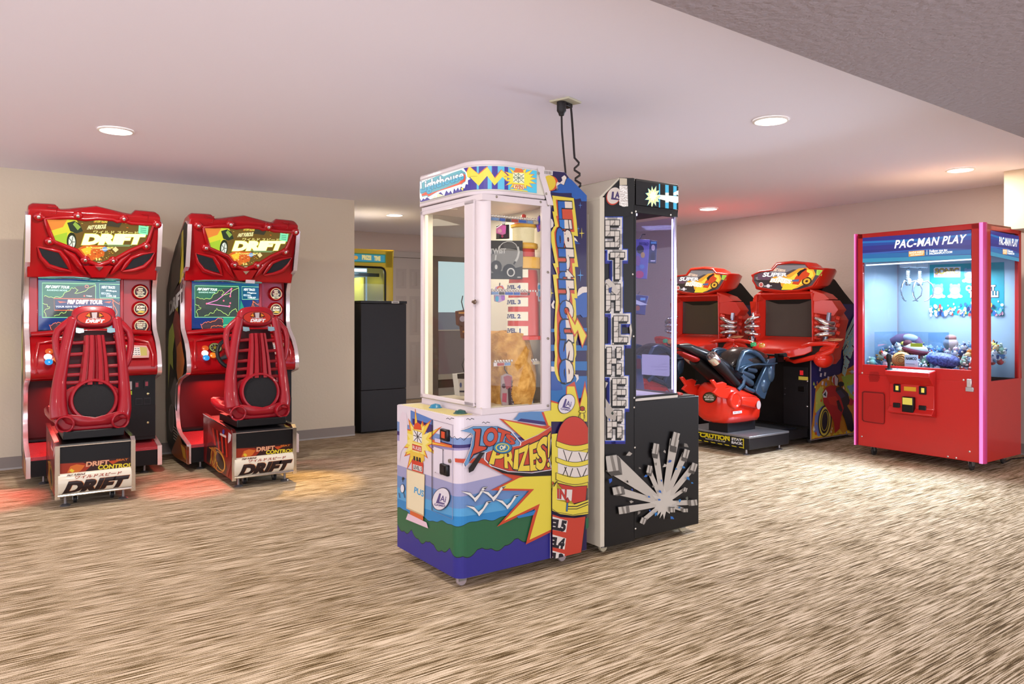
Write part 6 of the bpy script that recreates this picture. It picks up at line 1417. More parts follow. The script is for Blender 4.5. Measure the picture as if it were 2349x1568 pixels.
# rider and machine
A.ell(1870, 985, 82, 195, '#231a2c', rot=4); A.ell(1868, 990, 70, 178, '#e8d45a', rot=4); A.ell(1868, 990, 54, 150, '#2c2438', rot=4); A.ring(1868, 985, 40, 120, 8, '#d8c43a', rot=4)
A.poly([(1965, 600), (2060, 560), (2150, 650), (2180, 760), (2140, 800), (2200, 900), (2230, 1080), (2150, 1100), (2110, 960), (2040, 800)], '#28222e'); A.poly([(1980, 640), (2060, 600), (2120, 680), (2060, 720)], '#3c3a58')
A.poly([(1840, 640), (1880, 580), (1940, 550), (2010, 560), (2000, 620), (2060, 700), (2100, 830), (2060, 960), (2050, 1080), (1990, 1140), (1980, 1000), (1930, 900), (1850, 760)], '#c4222a'); A.poly([(1840, 660), (1880, 600), (1900, 640), (1890, 700), (1850, 700)], '#eef2f4'); A.poly([(1850, 665), (1878, 625), (1885, 690)], '#28304c')
A.poly([(1900, 700), (2000, 680), (2060, 780), (2000, 800), (1930, 780)], '#e0382e'); A.poly([(2010, 740), (2040, 730), (2085, 850), (2070, 880), (2030, 840)], '#3a1620')
A.ell(1995, 480, 42, 58, '#262230', rot=-10); A.poly([(1950, 500), (1960, 440), (1990, 420), (2030, 470), (2020, 560), (1980, 540)], '#e8e4e8'); A.poly([(1965, 470), (1985, 430), (1990, 560), (1970, 530)], '#c4222a'); A.ell(2065, 535, 38, 30, '#1f1c28')
A.ell(2190, 1060, 34, 60, '#1f1a24', rot=-8); A.poly([(2180, 700), (2230, 740), (2200, 800), (2160, 780)], '#c4222a')
A.text('SUPER BIKES', (2235, 20), (2110, 440), (2080, 400), (2160, -60), '#9fd8e8', .05, outline=[(.09, '#f0e89a')])
A.zoom(1540, 580, 5.339); A.text('SUPER', (2232, 760), (2236, 1080), (2110, 1270), (2090, 1060), '#8fd0e0', .05, outline=[(.08, '#f0e89a')])
A.zoom(1540, 780, 5.339)
for x, y in ((1800, 330), (1860, 390), (1900, 440), (1830, 500), (1810, 400)): A.poly([(x, y), (x + 22, y + 4), (x + 14, y + 50), (x - 6, y + 44)], '#efe8f4')
A.ell(2200, 385, 22, 22, '#b8c4e0'); A.line([(2160, 385), (2235, 380)], 8, '#e8ecf4')
A.build('side_artwork', MK)
# front details of the black box
def FY(q, x, y, Y): return MK.Y(*q(x, y), Y)
for nm, x, y, w_, h_, c, em in (('coin_return', 1598, 398, .018, .022, '#d8242a', .6), ('price_label', 1618, 466, .05, .017, '#e8d85a', 0)):
    p = FY(q5, x, y, 0); MB().box(p.x - w_, p.x + w_, -.006, 0, p.z - h_, p.z + h_, M(c, .4, emit=em)).build(nm, MK)
p = FY(q5, 1600, 590, 0); mb = MB(); mb.box(p.x - .07, p.x + .06, -.004, 0, p.z - .045, p.z + .04, BK2); mb.box(p.x - .04, p.x + .03, -.007, 0, p.z - .03, p.z + .02, M('#0a090a', .3)); mb.build('coin_tray', MK, bevel=.002)
mb = MB(); mb.box(-.30, -.03, -.003, 0, .12, .74, BK2); mb.build('coin_door', MK, bevel=.002)
screws(MK, [FY(q5, x, y, -.003) for x, y in ((1665, 500), (1664, 812))], (0, -1, 0), .01, CHR, 'lock')
screws(MK, [FY(q5, x, y, -.003) for x, y in ((1395, 590), (1390, 660))], (0, -1, 0), .007, M('#5a565c', .4, .6))
# ---- header and marquee
YH = .06
def HY(x, y, Y=YH): return MK.Y(*q4(x, y), Y)
ho = [(975, 268), (1015, 345), (1035, 445), (1160, 478), (1380, 500), (1560, 485), (1740, 435), (1800, 400), (1895, 185), (1700, 165), (1665, 112), (1500, 92), (1290, 112), (1215, 205), (1080, 215)]
mb = MB(); P0 = [HY(*p) for p in ho]; cx_ = sum(p.x for p in P0) / len(P0); cz_ = sum(p.z for p in P0) / len(P0)
r0 = [Vector((cx_ + (p.x - cx_) * .97, YH - .02, cz_ + (p.z - cz_) * .94)) for p in P0]; r1 = [Vector((p.x, YH + .01, p.z)) for p in P0]; r2_ = [Vector((cx_ + (p.x - cx_) * 1.0, YH + .16, cz_ + (p.z - cz_) * .98)) for p in P0]; r3 = [Vector((cx_ + (p.x - cx_) * .82, YH + .32, cz_ + .0 + (p.z - cz_) * .8)) for p in P0]
mb.loft([r0, r1, r2_, r3], BR); mb.build('header_shell', MK, bevel=.006)
# right-shoulder block of the header
am = [(1010, 262), (1000, 340), (1050, 420), (1180, 445), (1370, 470), (1560, 455), (1730, 405), (1868, 208), (1690, 188), (1640, 130), (1480, 118), (1300, 138), (1240, 210), (1100, 225)]
A = Art(Plane(MK, (0, YH - .021, 0), (1, 0, 0), (0, 0, 1)), (1540, 580, 5.339), off=.002, emit=.85, rough=.2)
A.poly(am, '#5a4a4c'); A.poly([(1030, 300), (1200, 240), (1300, 150), (1640, 150), (1700, 220), (1500, 200), (1250, 300), (1050, 330)], '#8a8284'); A.poly([(1010, 330), (1200, 420), (1370, 465), (1560, 448), (1700, 400), (1500, 380), (1200, 330)], '#3c3034'); A.poly([(1060, 260), (1200, 235), (1260, 270), (1180, 330), (1060, 320)], '#6a4a5c')
A.poly([(1250, 290), (1420, 270), (1560, 190), (1660, 180), (1740, 190), (1770, 260), (1730, 330), (1640, 380), (1540, 430), (1460, 450), (1350, 410), (1330, 340), (1220, 350)], '#f0a838'); A.poly([(1330, 320), (1460, 300), (1540, 240), (1660, 200), (1730, 220), (1745, 280), (1690, 330), (1560, 400), (1450, 410)], '#f6d84e'); A.poly([(1250, 320), (1330, 290), (1480, 330), (1440, 390), (1380, 370)], '#fff4e0', 1.1)
A.ell(1660, 345, 62, 50, '#4a2c20', rot=-20); A.ell(1660, 345, 44, 34, '#e8b03a', rot=-20); A.ell(1660, 345, 18, 14, '#4a2c20', rot=-20)
A.poly([(1480, 380), (1520, 300), (1580, 230), (1640, 180), (1665, 190), (1660, 230), (1700, 250), (1680, 290), (1600, 330), (1560, 390)], '#d84a24'); A.poly([(1540, 250), (1580, 215), (1640, 190), (1660, 200), (1600, 240), (1560, 290)], '#2c2022'); A.poly([(1470, 330), (1570, 320), (1560, 350), (1450, 350)], '#5a6a9a')
A.poly([(1350, 450), (1380, 380), (1440, 370), (1460, 400), (1500, 380), (1540, 410), (1480, 450)], '#f0d23a')
A.text('FAST FURIOUS', (1270, 185), (1400, 205), (1395, 228), (1245, 222), '#f6e0c8', .05, outline=[(.08, '#b84a2a')]); A.text('SUPER', (1140, 240), (1420, 245), (1410, 285), (1120, 290), '#f4f0f0', .05, outline=[(.08, '#4a4450')], emit=.9); A.text('BIKES', (1235, 312), (1480, 330), (1460, 372), (1215, 355), '#fbf4ec', .05, outline=[(.085, '#d8a03a')], emit=1)
A.ell(1103, 388, 27, 30, '#f0d8d0'); A.ell(1103, 388, 20, 23, '#c8605c'); A.ell(1190, 403, 22, 22, '#e8dce0'); A.line([(1140, 405), (1235, 402)], 8, '#f0e8ec'); A.poly([(1785, 205), (1862, 210), (1842, 280), (1775, 270)], '#b8e45a', .75)
for k in range(3): A.line([(1800, 225 + 16 * k), (1840, 228 + 16 * k)], 5, '#6a9a3a')
A.build('marquee_artwork', MK)
mb = MB(); mb.tube([HY(x, y, YH - .026) for x, y in am], .009, BR, 8, closed=True); mb.build('marquee_bezel', MK, ang=60)
# ---- monitor
YM_ = .12
a = FY(q4, 1130, 565, YM_); b = FY(q4, 1640, 1025, YM_)
X0, X1 = -.595, -.045; zt, zb2 = 1.405, 1.035
mon = MB().box(X0, X1, YM_, YM_ + .05, zb2, zt, M('#5e534d', .12, coat=.6)).build('monitor', MK)
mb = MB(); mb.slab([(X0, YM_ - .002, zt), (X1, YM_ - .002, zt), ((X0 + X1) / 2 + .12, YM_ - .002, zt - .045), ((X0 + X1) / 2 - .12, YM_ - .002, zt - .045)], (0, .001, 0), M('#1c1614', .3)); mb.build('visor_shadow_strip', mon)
mb = MB()
w2 = .50
# frame slabs around the monitor, deep
mb.slab([(X0 - .045, .02, zt + .06), (X1 + .045, .02, zt + .06), (X1, YM_, zt), (X0, YM_, zt)], (0, .03, .02), BR); mb.slab([(X0 - .045, .02, zb2 - .05), (X1 + .045, .02, zb2 - .05), (X1, YM_, zb2), (X0, YM_, zb2)], (0, .03, -.02), BR)
mb.slab([(X0 - .045, .02, zt + .06), (X0, YM_, zt), (X0, YM_, zb2), (X0 - .045, .02, zb2 - .05)], (-.015, .03, 0), BR); mb.slab([(X1 + .045, .02, zt + .06), (X1, YM_, zt), (X1, YM_, zb2), (X1 + .045, .02, zb2 - .05)], (.015, .03, 0), BR)
mb.build('monitor_surround', MK, bevel=.01, seg=3)
mb = MB()
for s in (-1, 1):
    X = lambda v: XC + s * v
    # shoulder and swept wing
    mb.loft([[Vector((X(.28), y0, 1.50)), Vector((X(.40), y0 + .05, 1.45)), Vector((X(.44), y0 + .08, 1.40)), Vector((X(.33), y0, 1.38)), Vector((X(.30), y0, 1.40))] for y0 in (.03, .18)], BR2)
    ring = lambda k: [Vector((X(.32), .04 + k, 1.40)), Vector((X(.47), .10 + k, 1.39)), Vector((X(.50), .16 + k, 1.30)), Vector((X(.47), .13 + k, 1.24)), Vector((X(.32), .03 + k, 1.27))]
    mb.loft([ring(0), ring(.14)], BR2)
    rg = [(.31, .09, 1.27, .46, .16, 1.27), (.31, .10, 1.2, .485, .2, 1.2), (.31, .09, 1.1, .46, .2, 1.1), (.31, .06, 1.0, .46, .18, 1.0), (.30, .0, .92, .47, .10, .90), (.31, .0, .84, .485, .06, .83), (.36, .02, .77, .45, .04, .775)]
    rings = [[Vector((X(a1), y1, z_)), Vector((X(a2), y2, z_2)), Vector((X(a2 - .01), y2 + .18, z_2)), Vector((X(a1), y1 + .22, z_))] for a1, y1, z_, a2, y2, z_2 in rg]
    mb.loft(rings, BR)
    for z_ in (1.225, 1.155, 1.08, 1.01):   # ribs that hold the pipes
        mb.tube([(X(.315), .06, z_ + .03), (X(.345), .03, z_ + .02), (X(.36), .06, z_ + .012)], .02, BR2, 8); mb.tube([(X(.48), .15, z_), (X(.505), .17, z_ - .01)], .022, BR2, 8)
islands(mb, 'fascia_wing', MK, bevel=.012, seg=3, ang=50)
for s in (-1, 1):
    X = lambda v: XC + s * v
    mb = MB(); mb.tube([(X(.43), .12, 1.27), (X(.425), .10, 1.15), (X(.41), .08, 1.0), (X(.40), .05, .93)], .024, M('#b9c3d8', .2, .8), 10); mb.build('strut', MK)
    for z_, dz in ((1.21, -.04), (1.13, -.008), (1.055, .015)):
        MB().tube([(X(.325), .07, z_ + dz * -.6), (X(.345), .03, z_ - dz * .3), (X(.40), .005, z_ + dz * .2), (X(.455), .03, z_ + dz), (X(.49), .10, z_ + dz)], [.018, .023, .025, .024, .02], CHR, 14).build('chrome_pipe', MK, ang=60)
# dashboard deck
mb = MB()
rings = []
for y, hw_, z_ in ((.12, .30, 1.03), (.06, .32, 1.015), (-.02, .34, .985), (-.08, .30, .955), (-.14, .20, .93), (-.17, .12, .915)):
    rings.append([Vector((XC - hw_, y, z_ - .09)), Vector((XC - hw_, y, z_ - .015)), Vector((XC - hw_ * .6, y, z_)), Vector((XC + hw_ * .6, y, z_)), Vector((XC + hw_, y, z_ - .015)), Vector((XC + hw_, y, z_ - .09)), Vector((XC, y, z_ - .12))])
mb.loft(rings, BR); mb.box(XC - .30, XC + .30, 0, .12, .80, .95, BR); mb.build('dashboard', MK, bevel=.01, seg=3, ang=45)
YL_ = -.06
lp = [(1385, 245), (1440, 160), (1540, 90), (1700, 50), (1880, 38), (1990, 60), (1930, 130), (1800, 195), (1640, 235), (1500, 262)]
LPp = [MK.Y(*q5(x, y), YL_) for x, y in lp]; lcx = sum(p.x for p in LPp) / len(LPp); lcz = sum(p.z for p in LPp) / len(LPp)
mb = MB(); mb2 = MB()
for s in (-1, 1):
    X = lambda v: XC + s * v
    P_ = [Vector((p.x if s > 0 else 2 * XC - p.x, YL_ - .05 * math.cos((p.x - lcx) * 6) + .05, p.z)) for p in LPp]
    mb.tube(P_, [.026, .022, .02, .02, .022, .03, .034, .034, .03, .028], BR, 10, closed=True, flat=.8)
    ex = P_[6]; mb.ell((X(.44), .01, .83), (.085, .11, .085), BR, seg=20, rings=12); mb.tube([P_[5], Vector((X(.44), .03, .93)), Vector((X(.44), .03, .86))], [.03, .05, .07], BR, 12)
    mb2.slab([Vector((lcx + (p.x - lcx) * .97 if s > 0 else 2 * XC - lcx - (p.x - lcx) * .97, YL_ + .045, lcz + (p.z - lcz) * .97)) for p in LPp], (0, .004, 0), M('#3a2f2a', .3))
islands(mb, 'fascia_loop', MK, ang=60)
mb = mb2
islands(mb, 'loop_back', MK)
for x, y, c in ((1005, 1098, '#2fbf6a'), (1110, 1110, '#f0982a')):
    p = MK.Z(*q4(x, y), .985); MB().lathe([(.028, -.02), (.028, .006), (.02, .014), (0, .018)], (p.x, p.y, .975), (0, -.25, 1), M(c, .25, emit=.35, coat=.5), 20).build('push_button', MK, ang=50)
mb = MB(); p = MK.Z(*q4(1350, 1105), 1.0); mb.slab([(p.x - .09, .01, 1.006), (p.x + .09, .01, 1.006), (p.x + .08, .075, 1.026), (p.x - .06, .075, 1.026)], (0, 0, .003), M('#e8c890', .4, mix='#d8604a', bscale=30)); mb.build('instruction_card', MK)
# ---- platform
PLT = M('#8f9296', .38, .7, bump=.1, bscale=40)
mb = MB(); mb.box(-.72, .05, -1.0, -.42, .055, .165, M('#26262a', .4, .3)); mb.box(-.72, .052, -1.002, -.418, .155, .175, PLT); plat = mb.build('platform', MK, bevel=.004)
mb = MB(); mb.box(-.62, -.02, -.42, -.02, .07, .15, M('#1a1a1e', .5)); mb.box(-.56, -.08, -.44, -.1, .15, .165, M('#2a2f38', .4, .4)); mb.box(-.60, -.02, -.12, .0, .15, .17, M('#15140f', .5)); mb.build('floor_link', MK)
A = Art(Plane(MK, (0, -1.0025, 0), (1, 0, 0), (0, 0, 1)), (1540, 780, 5.339), off=.0008, rough=.4)
A.raw([(-.71, .062), (-.0, .062), (-.0, .15), (-.71, .15)], [[0, 1, 2, 3]], '#17161a')
for k in range(9):
    x = -.69 + .08 * k; A.raw([(x, .137), (x + .05, .137), (x + .042, .147), (x - .008, .147)], [[0, 1, 2, 3]], '#e8d42a'); A.raw([(x, .065), (x + .05, .065), (x + .042, .072), (x - .008, .072)], [[0, 1, 2, 3]], '#e8d42a')
A.raw([(-.012, .062), (-.002, .062), (-.002, .15), (-.012, .15)], [[0, 1, 2, 3]], '#e8d42a')
A.text('CAUTION', (355, 1128), (715, 1180), (715, 1232), (355, 1178), '#f0dc2a', .05); A.text('WATCH YOUR STEP', (418, 1196), (665, 1236), (665, 1250), (418, 1210), '#e8e4d8', .03); A.text('STAY', (742, 1192), (865, 1208), (865, 1236), (742, 1222), '#f0f0f0', .05); A.text('BACK', (742, 1234), (872, 1252), (872, 1280), (742, 1262), '#f0f0f0', .05)
A.build('platform_lettering', MK)
for x, y in ((-.02, -.95), (-.02, -.47), (-.66, -.95), (-.66, -.47)): MB().lathe([(.03, 0), (.03, .006), (.012, .014), (.009, .06)], (x, y, 0), (0, 0, 1), M('#8d8a8c', .35, .8), 14).build('levelling_foot', MK)
mb = MB(); mb.box(XC - .11, XC + .11, -.98, -.58, .17, .30, M('#17161a', .5)); mb.build('pivot_box', MK, bevel=.004)
caster(MK, -.08, .10, .05, m=M('#5a5654', .4)); caster(MK, -.54, .10, .05, m=M('#5a5654', .4)); caster(MK, -.08, .74, .05, m=M('#5a5654', .4)); caster(MK, -.54, .74, .05, m=M('#5a5654', .4))
# ---- the bike
def ringY(y, hw_, z0, z1_, n=16, sq=.75, xc=XC):
    out = []
    for k in range(n):
        t = 2 * math.pi * k / n; c_, s_ = math.cos(t), math.sin(t); sg = lambda v: math.copysign(abs(v) ** sq, v)
        out.append(Vector((xc + hw_ * sg(c_), y, (z0 + z1_) / 2 + (z1_ - z0) / 2 * sg(s_))))
    return out
mb = MB(); mb.loft([ringY(-1.115, .09, .34, .54, sq=.6), ringY(-1.10, .15, .29, .60, sq=.55), ringY(-1.04, .19, .26, .63, sq=.55), ringY(-.9, .20, .25, .60, sq=.55), ringY(-.75, .20, .25, .555, sq=.55), ringY(-.62, .19, .25, .51, sq=.55), ringY(-.56, .15, .28, .47, sq=.6), ringY(-.54, .08, .33, .42)], BR)
body = mb.build('lower_cowl', MK, ang=60)
XN = XC + .195
def q5x(x, y, dx=0): p = MK.X(*q5(x, y), XN); return Vector((XN + dx, p.y, p.z))
mirx = lambda p: Vector((2 * XC - p.x, p.y, p.z))
mb = MB()
for f_ in (lambda p: p, mirx):
    sg = 1 if f_ is not mirx else -1
    mb.slab([f_(q5x(x, y, -.035)) for x, y in ((498, 492), (530, 478), (565, 525), (640, 508), (690, 530), (672, 590), (735, 575), (740, 640), (700, 720), (600, 700), (520, 640), (560, 590))], (sg * .03, 0, 0), BR)
    mb.lathe([(.075, -.02), (.08, .022), (.066, .034), (.05, .02), (0, .02)], f_(q5x(765, 730)), (sg, 0, 0), BR, 22)
    A0_, A1_ = q5x(820, 735), q5x(1045, 770)
    rr_ = []
    for u, k in ((0, .05), (.5, .06), (.95, .062), (1, .05)):
        c = f_(A0_.lerp(A1_, u)); rr_.append([c + Vector((sg * o, 0, h_ * k / .06)) for o, h_ in ((-.03, .065), (.035, .045), (.05, 0), (.035, -.045), (-.03, -.065))])
    mb.loft(rr_, BR)
islands(mb, 'cowl_wing', MK, bevel=.01, seg=3, ang=50)
for f_ in (lambda p: p, mirx):
    sg = 1 if f_ is not mirx else -1; c = f_(q5x(1010, 785, .052)); MB().slab([Vector((c.x, c.y + .03 * math.cos(t * .3927), c.z + .04 * math.sin(t * .3927))) for t in range(16)], (sg * .003, 0, 0), M('#d8c0c0', .4)).build('emblem', MK)
A = Art(Plane(MK, (0, -1.118, 0), (1, 0, 0), (0, 0, 1)), (1540, 780, 5.339), off=.001, rough=.3)
A.ell(468, 700, 84, 66, '#3a1410'); A.ell(468, 700, 76, 58, '#57502f')
A.text('FAST FURIOUS', (425, 664), (505, 668), (505, 680), (425, 676), '#f0e8dc', .05); A.text('SUPER', (405, 684), (525, 690), (525, 708), (405, 702), '#f0e8dc', .06); A.text('BIKES', (420, 714), (520, 718), (518, 736), (418, 732), '#f0e8dc', .06)
A.build('cowl_lettering', MK)
A = Art(Plane(MK, (XN + .007, 0, 0), (0, 1, 0), (0, 0, 1)), (1540, 780, 5.339), off=.001, rough=.3)
A.poly([(752, 872), (862, 860), (865, 890), (755, 906)], '#f4eef0'); A.text('RAW THRILLS', (765, 876), (852, 867), (854, 884), (767, 894), '#a08a90', .04); A.build('sticker', MK)
mb = MB()   # tail, seat, frame
def ringS(y, z_, hw_, h_): return [Vector((XC + hw_ * math.cos(t * .3927), y + .45 * h_ * math.sin(t * .3927), z_ + h_ * math.sin(t * .3927))) for t in range(16)]
mb.loft([ringS(-.66, .60, .10, .05), ringS(-.80, .68, .13, .065), ringS(-.98, .78, .12, .06), ringS(-1.2, .89, .10, .05), ringS(-1.42, .965, .075, .035), ringS(-1.52, .98, .03, .012)], STD); mb.build('seat', MK, ang=60)
mb = MB(); mb.loft([ringS(-.70, .50, .08, .05), ringS(-1.0, .66, .08, .06), ringS(-1.3, .84, .06, .04)], BK1); mb.tube([(XC + .09, -.78, .50), (XC + .10, -1.0, .70), (XC + .1, -1.2, .84)], .03, BK2, 10); mb.build('tail_frame', MK, ang=60)
mb = MB(); mb.loft([ringS(-1.30, .85, .06, .025), ringS(-1.42, .89, .055, .02), ringS(-1.5, .92, .04, .012)], M('#b8221c', .3)); mb.build('tail_light', MK, ang=60)
for s in (-1, 1):
    X = XC + s * .135; d_ = Vector((0, -.80, .60)).normalized(); c = Vector((X, -1.10, .78))
    mb = MB(); mb.lathe([(.03, -.28), (.036, -.1), (.046, -.0), (.047, .11)], c, d_, BK2, 18); mb.lathe([(.05, .09), (.052, .17), (.046, .18), (.036, .18), (.034, .12), (0, .12)], c, d_, CHR, 20); mb.build('exhaust_muffler', MK, ang=40)
# tank, fairings
mb = MB(); mb.loft([ringS(-.93, .76, .05, .05), ringS(-.88, .82, .11, .09), ringS(-.75, .84, .15, .11), ringS(-.60, .82, .16, .12), ringS(-.45, .80, .14, .11), ringS(-.32, .78, .10, .08)], M('#3a3431', .25, coat=.6)); mb.build('fuel_tank', MK, ang=60)
XS = XC + .17
def q6p(x, y, dx=0, X=XS): p = MK.X(*q6(x, y), X); return Vector((X + dx, p.y, p.z))
def mir(p): return Vector((2 * XC - p.x, p.y, p.z))
mb = MB()
for f_ in (lambda p: p, mir):
    sg = 1 if f_(Vector((0, 0, 0))).x == 0 else -1
    pan = [f_(q6p(x, y, -.02)) for x, y in ((400, 940), (470, 640), (560, 440), (750, 440), (950, 560), (1070, 720), (900, 735), (650, 770), (480, 860))]; mb.slab(pan, (-sg * .02, 0, 0), STL)
    mb.tube([f_(q6p(x, y)) for x, y in ((370, 940), (420, 700), (530, 440), (650, 400), (800, 430), (950, 520), (1060, 640), (1120, 740))], [.012, .018, .022, .022, .022, .022, .018, .012], STL, 10)
    mb.tube([f_(q6p(x, y, .012)) for x, y in ((420, 1000), (450, 900), (560, 820), (720, 775), (900, 760), (1100, 770), (1270, 760), (1400, 730))], [.03, .03, .028, .024, .02, .018, .016, .012], STL, 10, flat=.5)
    fc = [(1230, 640), (1420, 590), (1390, 960), (1300, 1200), (1190, 1480), (1120, 1700), (1050, 1680), (850, 1500), (870, 1380), (1000, 1100), (1130, 850)]
    cen = q6p(1120, 1150, .03)
    P_ = [f_(q6p(x, y, -.03)) for x, y in fc]; mb.slab(P_, (sg * .025, 0, 0), STL)
    mb.tube([f_(q6p(x, y)) for x, y in ((1130, 850), (1010, 1100), (900, 1360), (860, 1500))], .012, STL, 8); mb.ell(f_(q6p(1290, 1010, -.01)), (.03, .05, .085), STL); mb.ell(f_(q6p(1120, 1350, -.015)), (.03, .055, .07), STL)
    mb.tube([f_(q6p(x, y)) for x, y in ((490, 1050), (560, 1160), (520, 1320), (390, 1460))], .022, STL, 10, flat=.6)
    mb.tube([f_(q6p(x, y)) for x, y in ((560, 1370), (660, 1440), (800, 1490))], .02, STL, 10)
islands(mb, 'fairing', MK, bevel=.004, ang=55)
mb = MB()
for f_ in (lambda p: p, mir):
    for pa_, pb_, r_ in (((600, 990), (880, 1120), .026), ((740, 900), (950, 950), .024), ((600, 1110), (840, 1310), .032)):
        a_, b_ = f_(q6p(*pa_, -.05)), f_(q6p(*pb_, -.03)); d_ = b_ - a_; mb.tube([a_, a_ + d_ * .9, b_], [r_, r_, r_ * .7], M('#50667c', .3, .5), 12)
mb.box(XC - .09, XC + .09, -.80, -.45, .46, .74, BK1); mb.build('engine', MK, ang=50)
mb = MB(); mb.tube([(XC - .24, -.33, .87), (XC - .18, -.28, .86), (XC + .18, -.28, .86), (XC + .24, -.33, .87)], .012, BK2, 10)
for s in (-1, 1): mb.tube([(XC + s * .16, -.285, .862), (XC + s * .26, -.33, .872)], .021, BK1, 12); mb.box(XC + s * .16 - .02, XC + s * .16 + .02, -.33, -.24, .80, .88, BK1); mb.tube([(XC + s * .2, -.27, .86), (XC + s * .29, -.31, .85)], .005, CHR, 6)
mb.build('handlebar', MK, ang=50)
B1p = BP + BX * 1.13
b1 = copy_tree(MK.root, loc=B1p); tag(b1, 'farther red motorcycle racing game, partly hidden behind the black prize game', 'arcade game', GB)
# ================================================================ recess: door, window, black cabinet, yellow claw machine
BW = Fr(B0.x, B0.y, TH)     # X along the back wall, Y into the wall
dx = [BW.Y(px, 700, 0).x for px in (896, 968, 985, 1001, 1120)]
ztop = BW.Y(935, 592, 0).z; DM = M('#d6cac2', .5); DM2 = M('#cbbfb8', .5)
mb = MB(); mb.box(dx[0], dx[1], -.035, -.002, .01, ztop, DM); door = mb.build('door_1', BW, bevel=.003); door['kind'] = 'structure'; w_ = dx[1] - dx[0]
for cx0, cx1 in ((.13, .46), (.56, .89)):
    for (za, zb_) in ((ztop - .45, ztop - .16), (.95, ztop - .56), (.2, .85)):
        t = MB(); x0, x1 = dx[0] + w_ * cx0, dx[0] + w_ * cx1
        t.loft([[Vector((x0 - e_, y_, za - e_)), Vector((x1 + e_, y_, za - e_)), Vector((x1 + e_, y_, zb_ + e_)), Vector((x0 - e_, y_, zb_ + e_))] for e_, y_ in ((.0, -.0352), (-.012, -.030), (-.03, -.030), (-.055, -.042))], DM2)
        t.build('door_panel', door)
mb = MB(); mb.box(dx[0] - .09, dx[0] - .005, -.045, -.001, 0, ztop + .09, DM); mb.box(dx[1] + .005, dx[1] + .07, -.045, -.001, 0, ztop + .09, DM); mb.box(dx[0] - .09, dx[1] + .07, -.045, -.001, ztop + .005, ztop + .09, DM); struct('trim_1', mb, bevel=.003)
for o in bpy.data.objects:
    if o.name == 'trim_1': o.parent = BW.root
for o in (door, bpy.data.objects['trim_1']):
    o.matrix_world = Matrix.Translation(BW.P) @ BW.R.to_4x4()
# window with a half-drawn blind
gr_ = M('#857a74', .6); wz = lambda py: BW.Y(1040, py, 0).z
mb = MB(); mb.box(dx[2], dx[3], -.06, -.001, .0, wz(590), gr_); mb.box(dx[4], dx[4] + .09, -.06, -.001, .0, wz(590), gr_); mb.box(dx[2], dx[4] + .09, -.06, -.001, wz(601), wz(590), gr_)
win = struct('window_1', mb, bevel=.003); win.matrix_world = Matrix.Translation(BW.P) @ BW.R.to_4x4()
for nm, pa_, pb_, mat_ in (('blind', 601, 716, M('#c3e0ea', .6, emit=.8)), ('pane', 716, 757, M('#a9b4cc', .3, emit=.18)), ('lower_panel', 757, 856, M('#a39ca6', .5)), ('sill', 856, 868, M('#d8d8cc', .5)), ('kick_board', 868, 887, M('#5f584e', .6)), ('threshold', 887, 915, M('#bfc0ba', .5))):  # blind and pane glow by themselves, standing in for window light
    MB().box(dx[3], dx[4], -.03 - (.02 if nm == 'sill' else 0), -.002, max(wz(pb_), .0), wz(pa_), mat_).build(nm, win)
MB().box(dx[3], dx[4], -.04, -.03, wz(758), wz(755.5), M('#f2efe6', .5)).build('meeting_rail', win)
# black cabinet at the corner
KB = Fr(-1.58, 7.82, TH, 'storage_cabinet', 'tall plain black cabinet at the end of the left wall', 'cabinet')
KM = M('#29272a', .5, bump=.1, bscale=120); zs = KB.Y(870, 893, 0).z; zt_ = KB.Y(900, 690, 0).z
mb = MB(); mb.box(0, .528, .0, .48, .02, zs - .003, KM); mb.build('lower_section', KB, bevel=.004)
mb = MB(); mb.box(0, .528, .0, .48, zs, zt_ - .03, KM); mb.build('upper_section', KB, bevel=.004)
MB().box(-.004, .534, -.006, .484, zt_ - .028, zt_, M('#1c1a1c', .45)).build('top_cap', KB, bevel=.003)
p = KB.Y(907, 693, -.007); mb = MB(); mb.box(p.x - .045, p.x + .045, -.0085, -.0062, p.z - .012, p.z + .012, M('#f0ece4', .5)); mb.box(p.x - .03, p.x + .03, -.0095, -.0084, p.z - .005, p.z + .005, M('#8a8684', .5)); mb.build('sticker', KB)
# yellow claw machine behind it
YP = Vector((-1.58, 7.82, 0)) + BX * .62
YM = Fr(YP.x, YP.y, TH, 'claw_machine', 'yellow claw machine with a lit window, showing above the black cabinet', 'arcade game')
YL = M('#f2d21e', .4, coat=.3); q8 = lambda x, y: (790 + x / 2.703, 430 + y / 2.703)
xr = YM.Y(*q8(303, 500), 0).x; x0 = xr - .85; zt2 = YM.Y(*q8(250, 390), 0).z; xg = YM.Y(*q8(250, 600), 0).x; zg = YM.Y(*q8(200, 497), 0).z
mb = MB(); mb.box(x0, xr, 0, .7, .05, .95, YL); mb.build('base_cabinet', YM, bevel=.006)
mb = MB(); mb.box(xg, xr, 0, .05, .95, zt2, YL); mb.box(x0, x0 + (xr - xg), 0, .05, .95, zt2, YL); mb.box(x0, xr, 0, .05, zg, zt2, YL); mb.box(xr - .03, xr, .05, .7, .95, zt2 - .03, YL); mb.box(x0, x0 + .03, .05, .7, .95, zt2 - .03, YL); mb.build('yellow_frame', YM, bevel=.01, seg=3)
MB().box(x0 + .01, xr - .01, .04, .69, zt2 - .03, zt2 - .004, M('#d8d0c0', .7)).build('top_board', YM)  # pale top made up for a cream bounce on the ceiling
mb = MB(); rr = .06; gp = [(x0 + .17, .96), (xg + .004, .96)] + arc(xg + .004 - rr, zg - rr + .004, rr, 0, 90, 6) + arc(x0 + .17 + rr, zg - rr + .004, rr, 90, 180, 6)
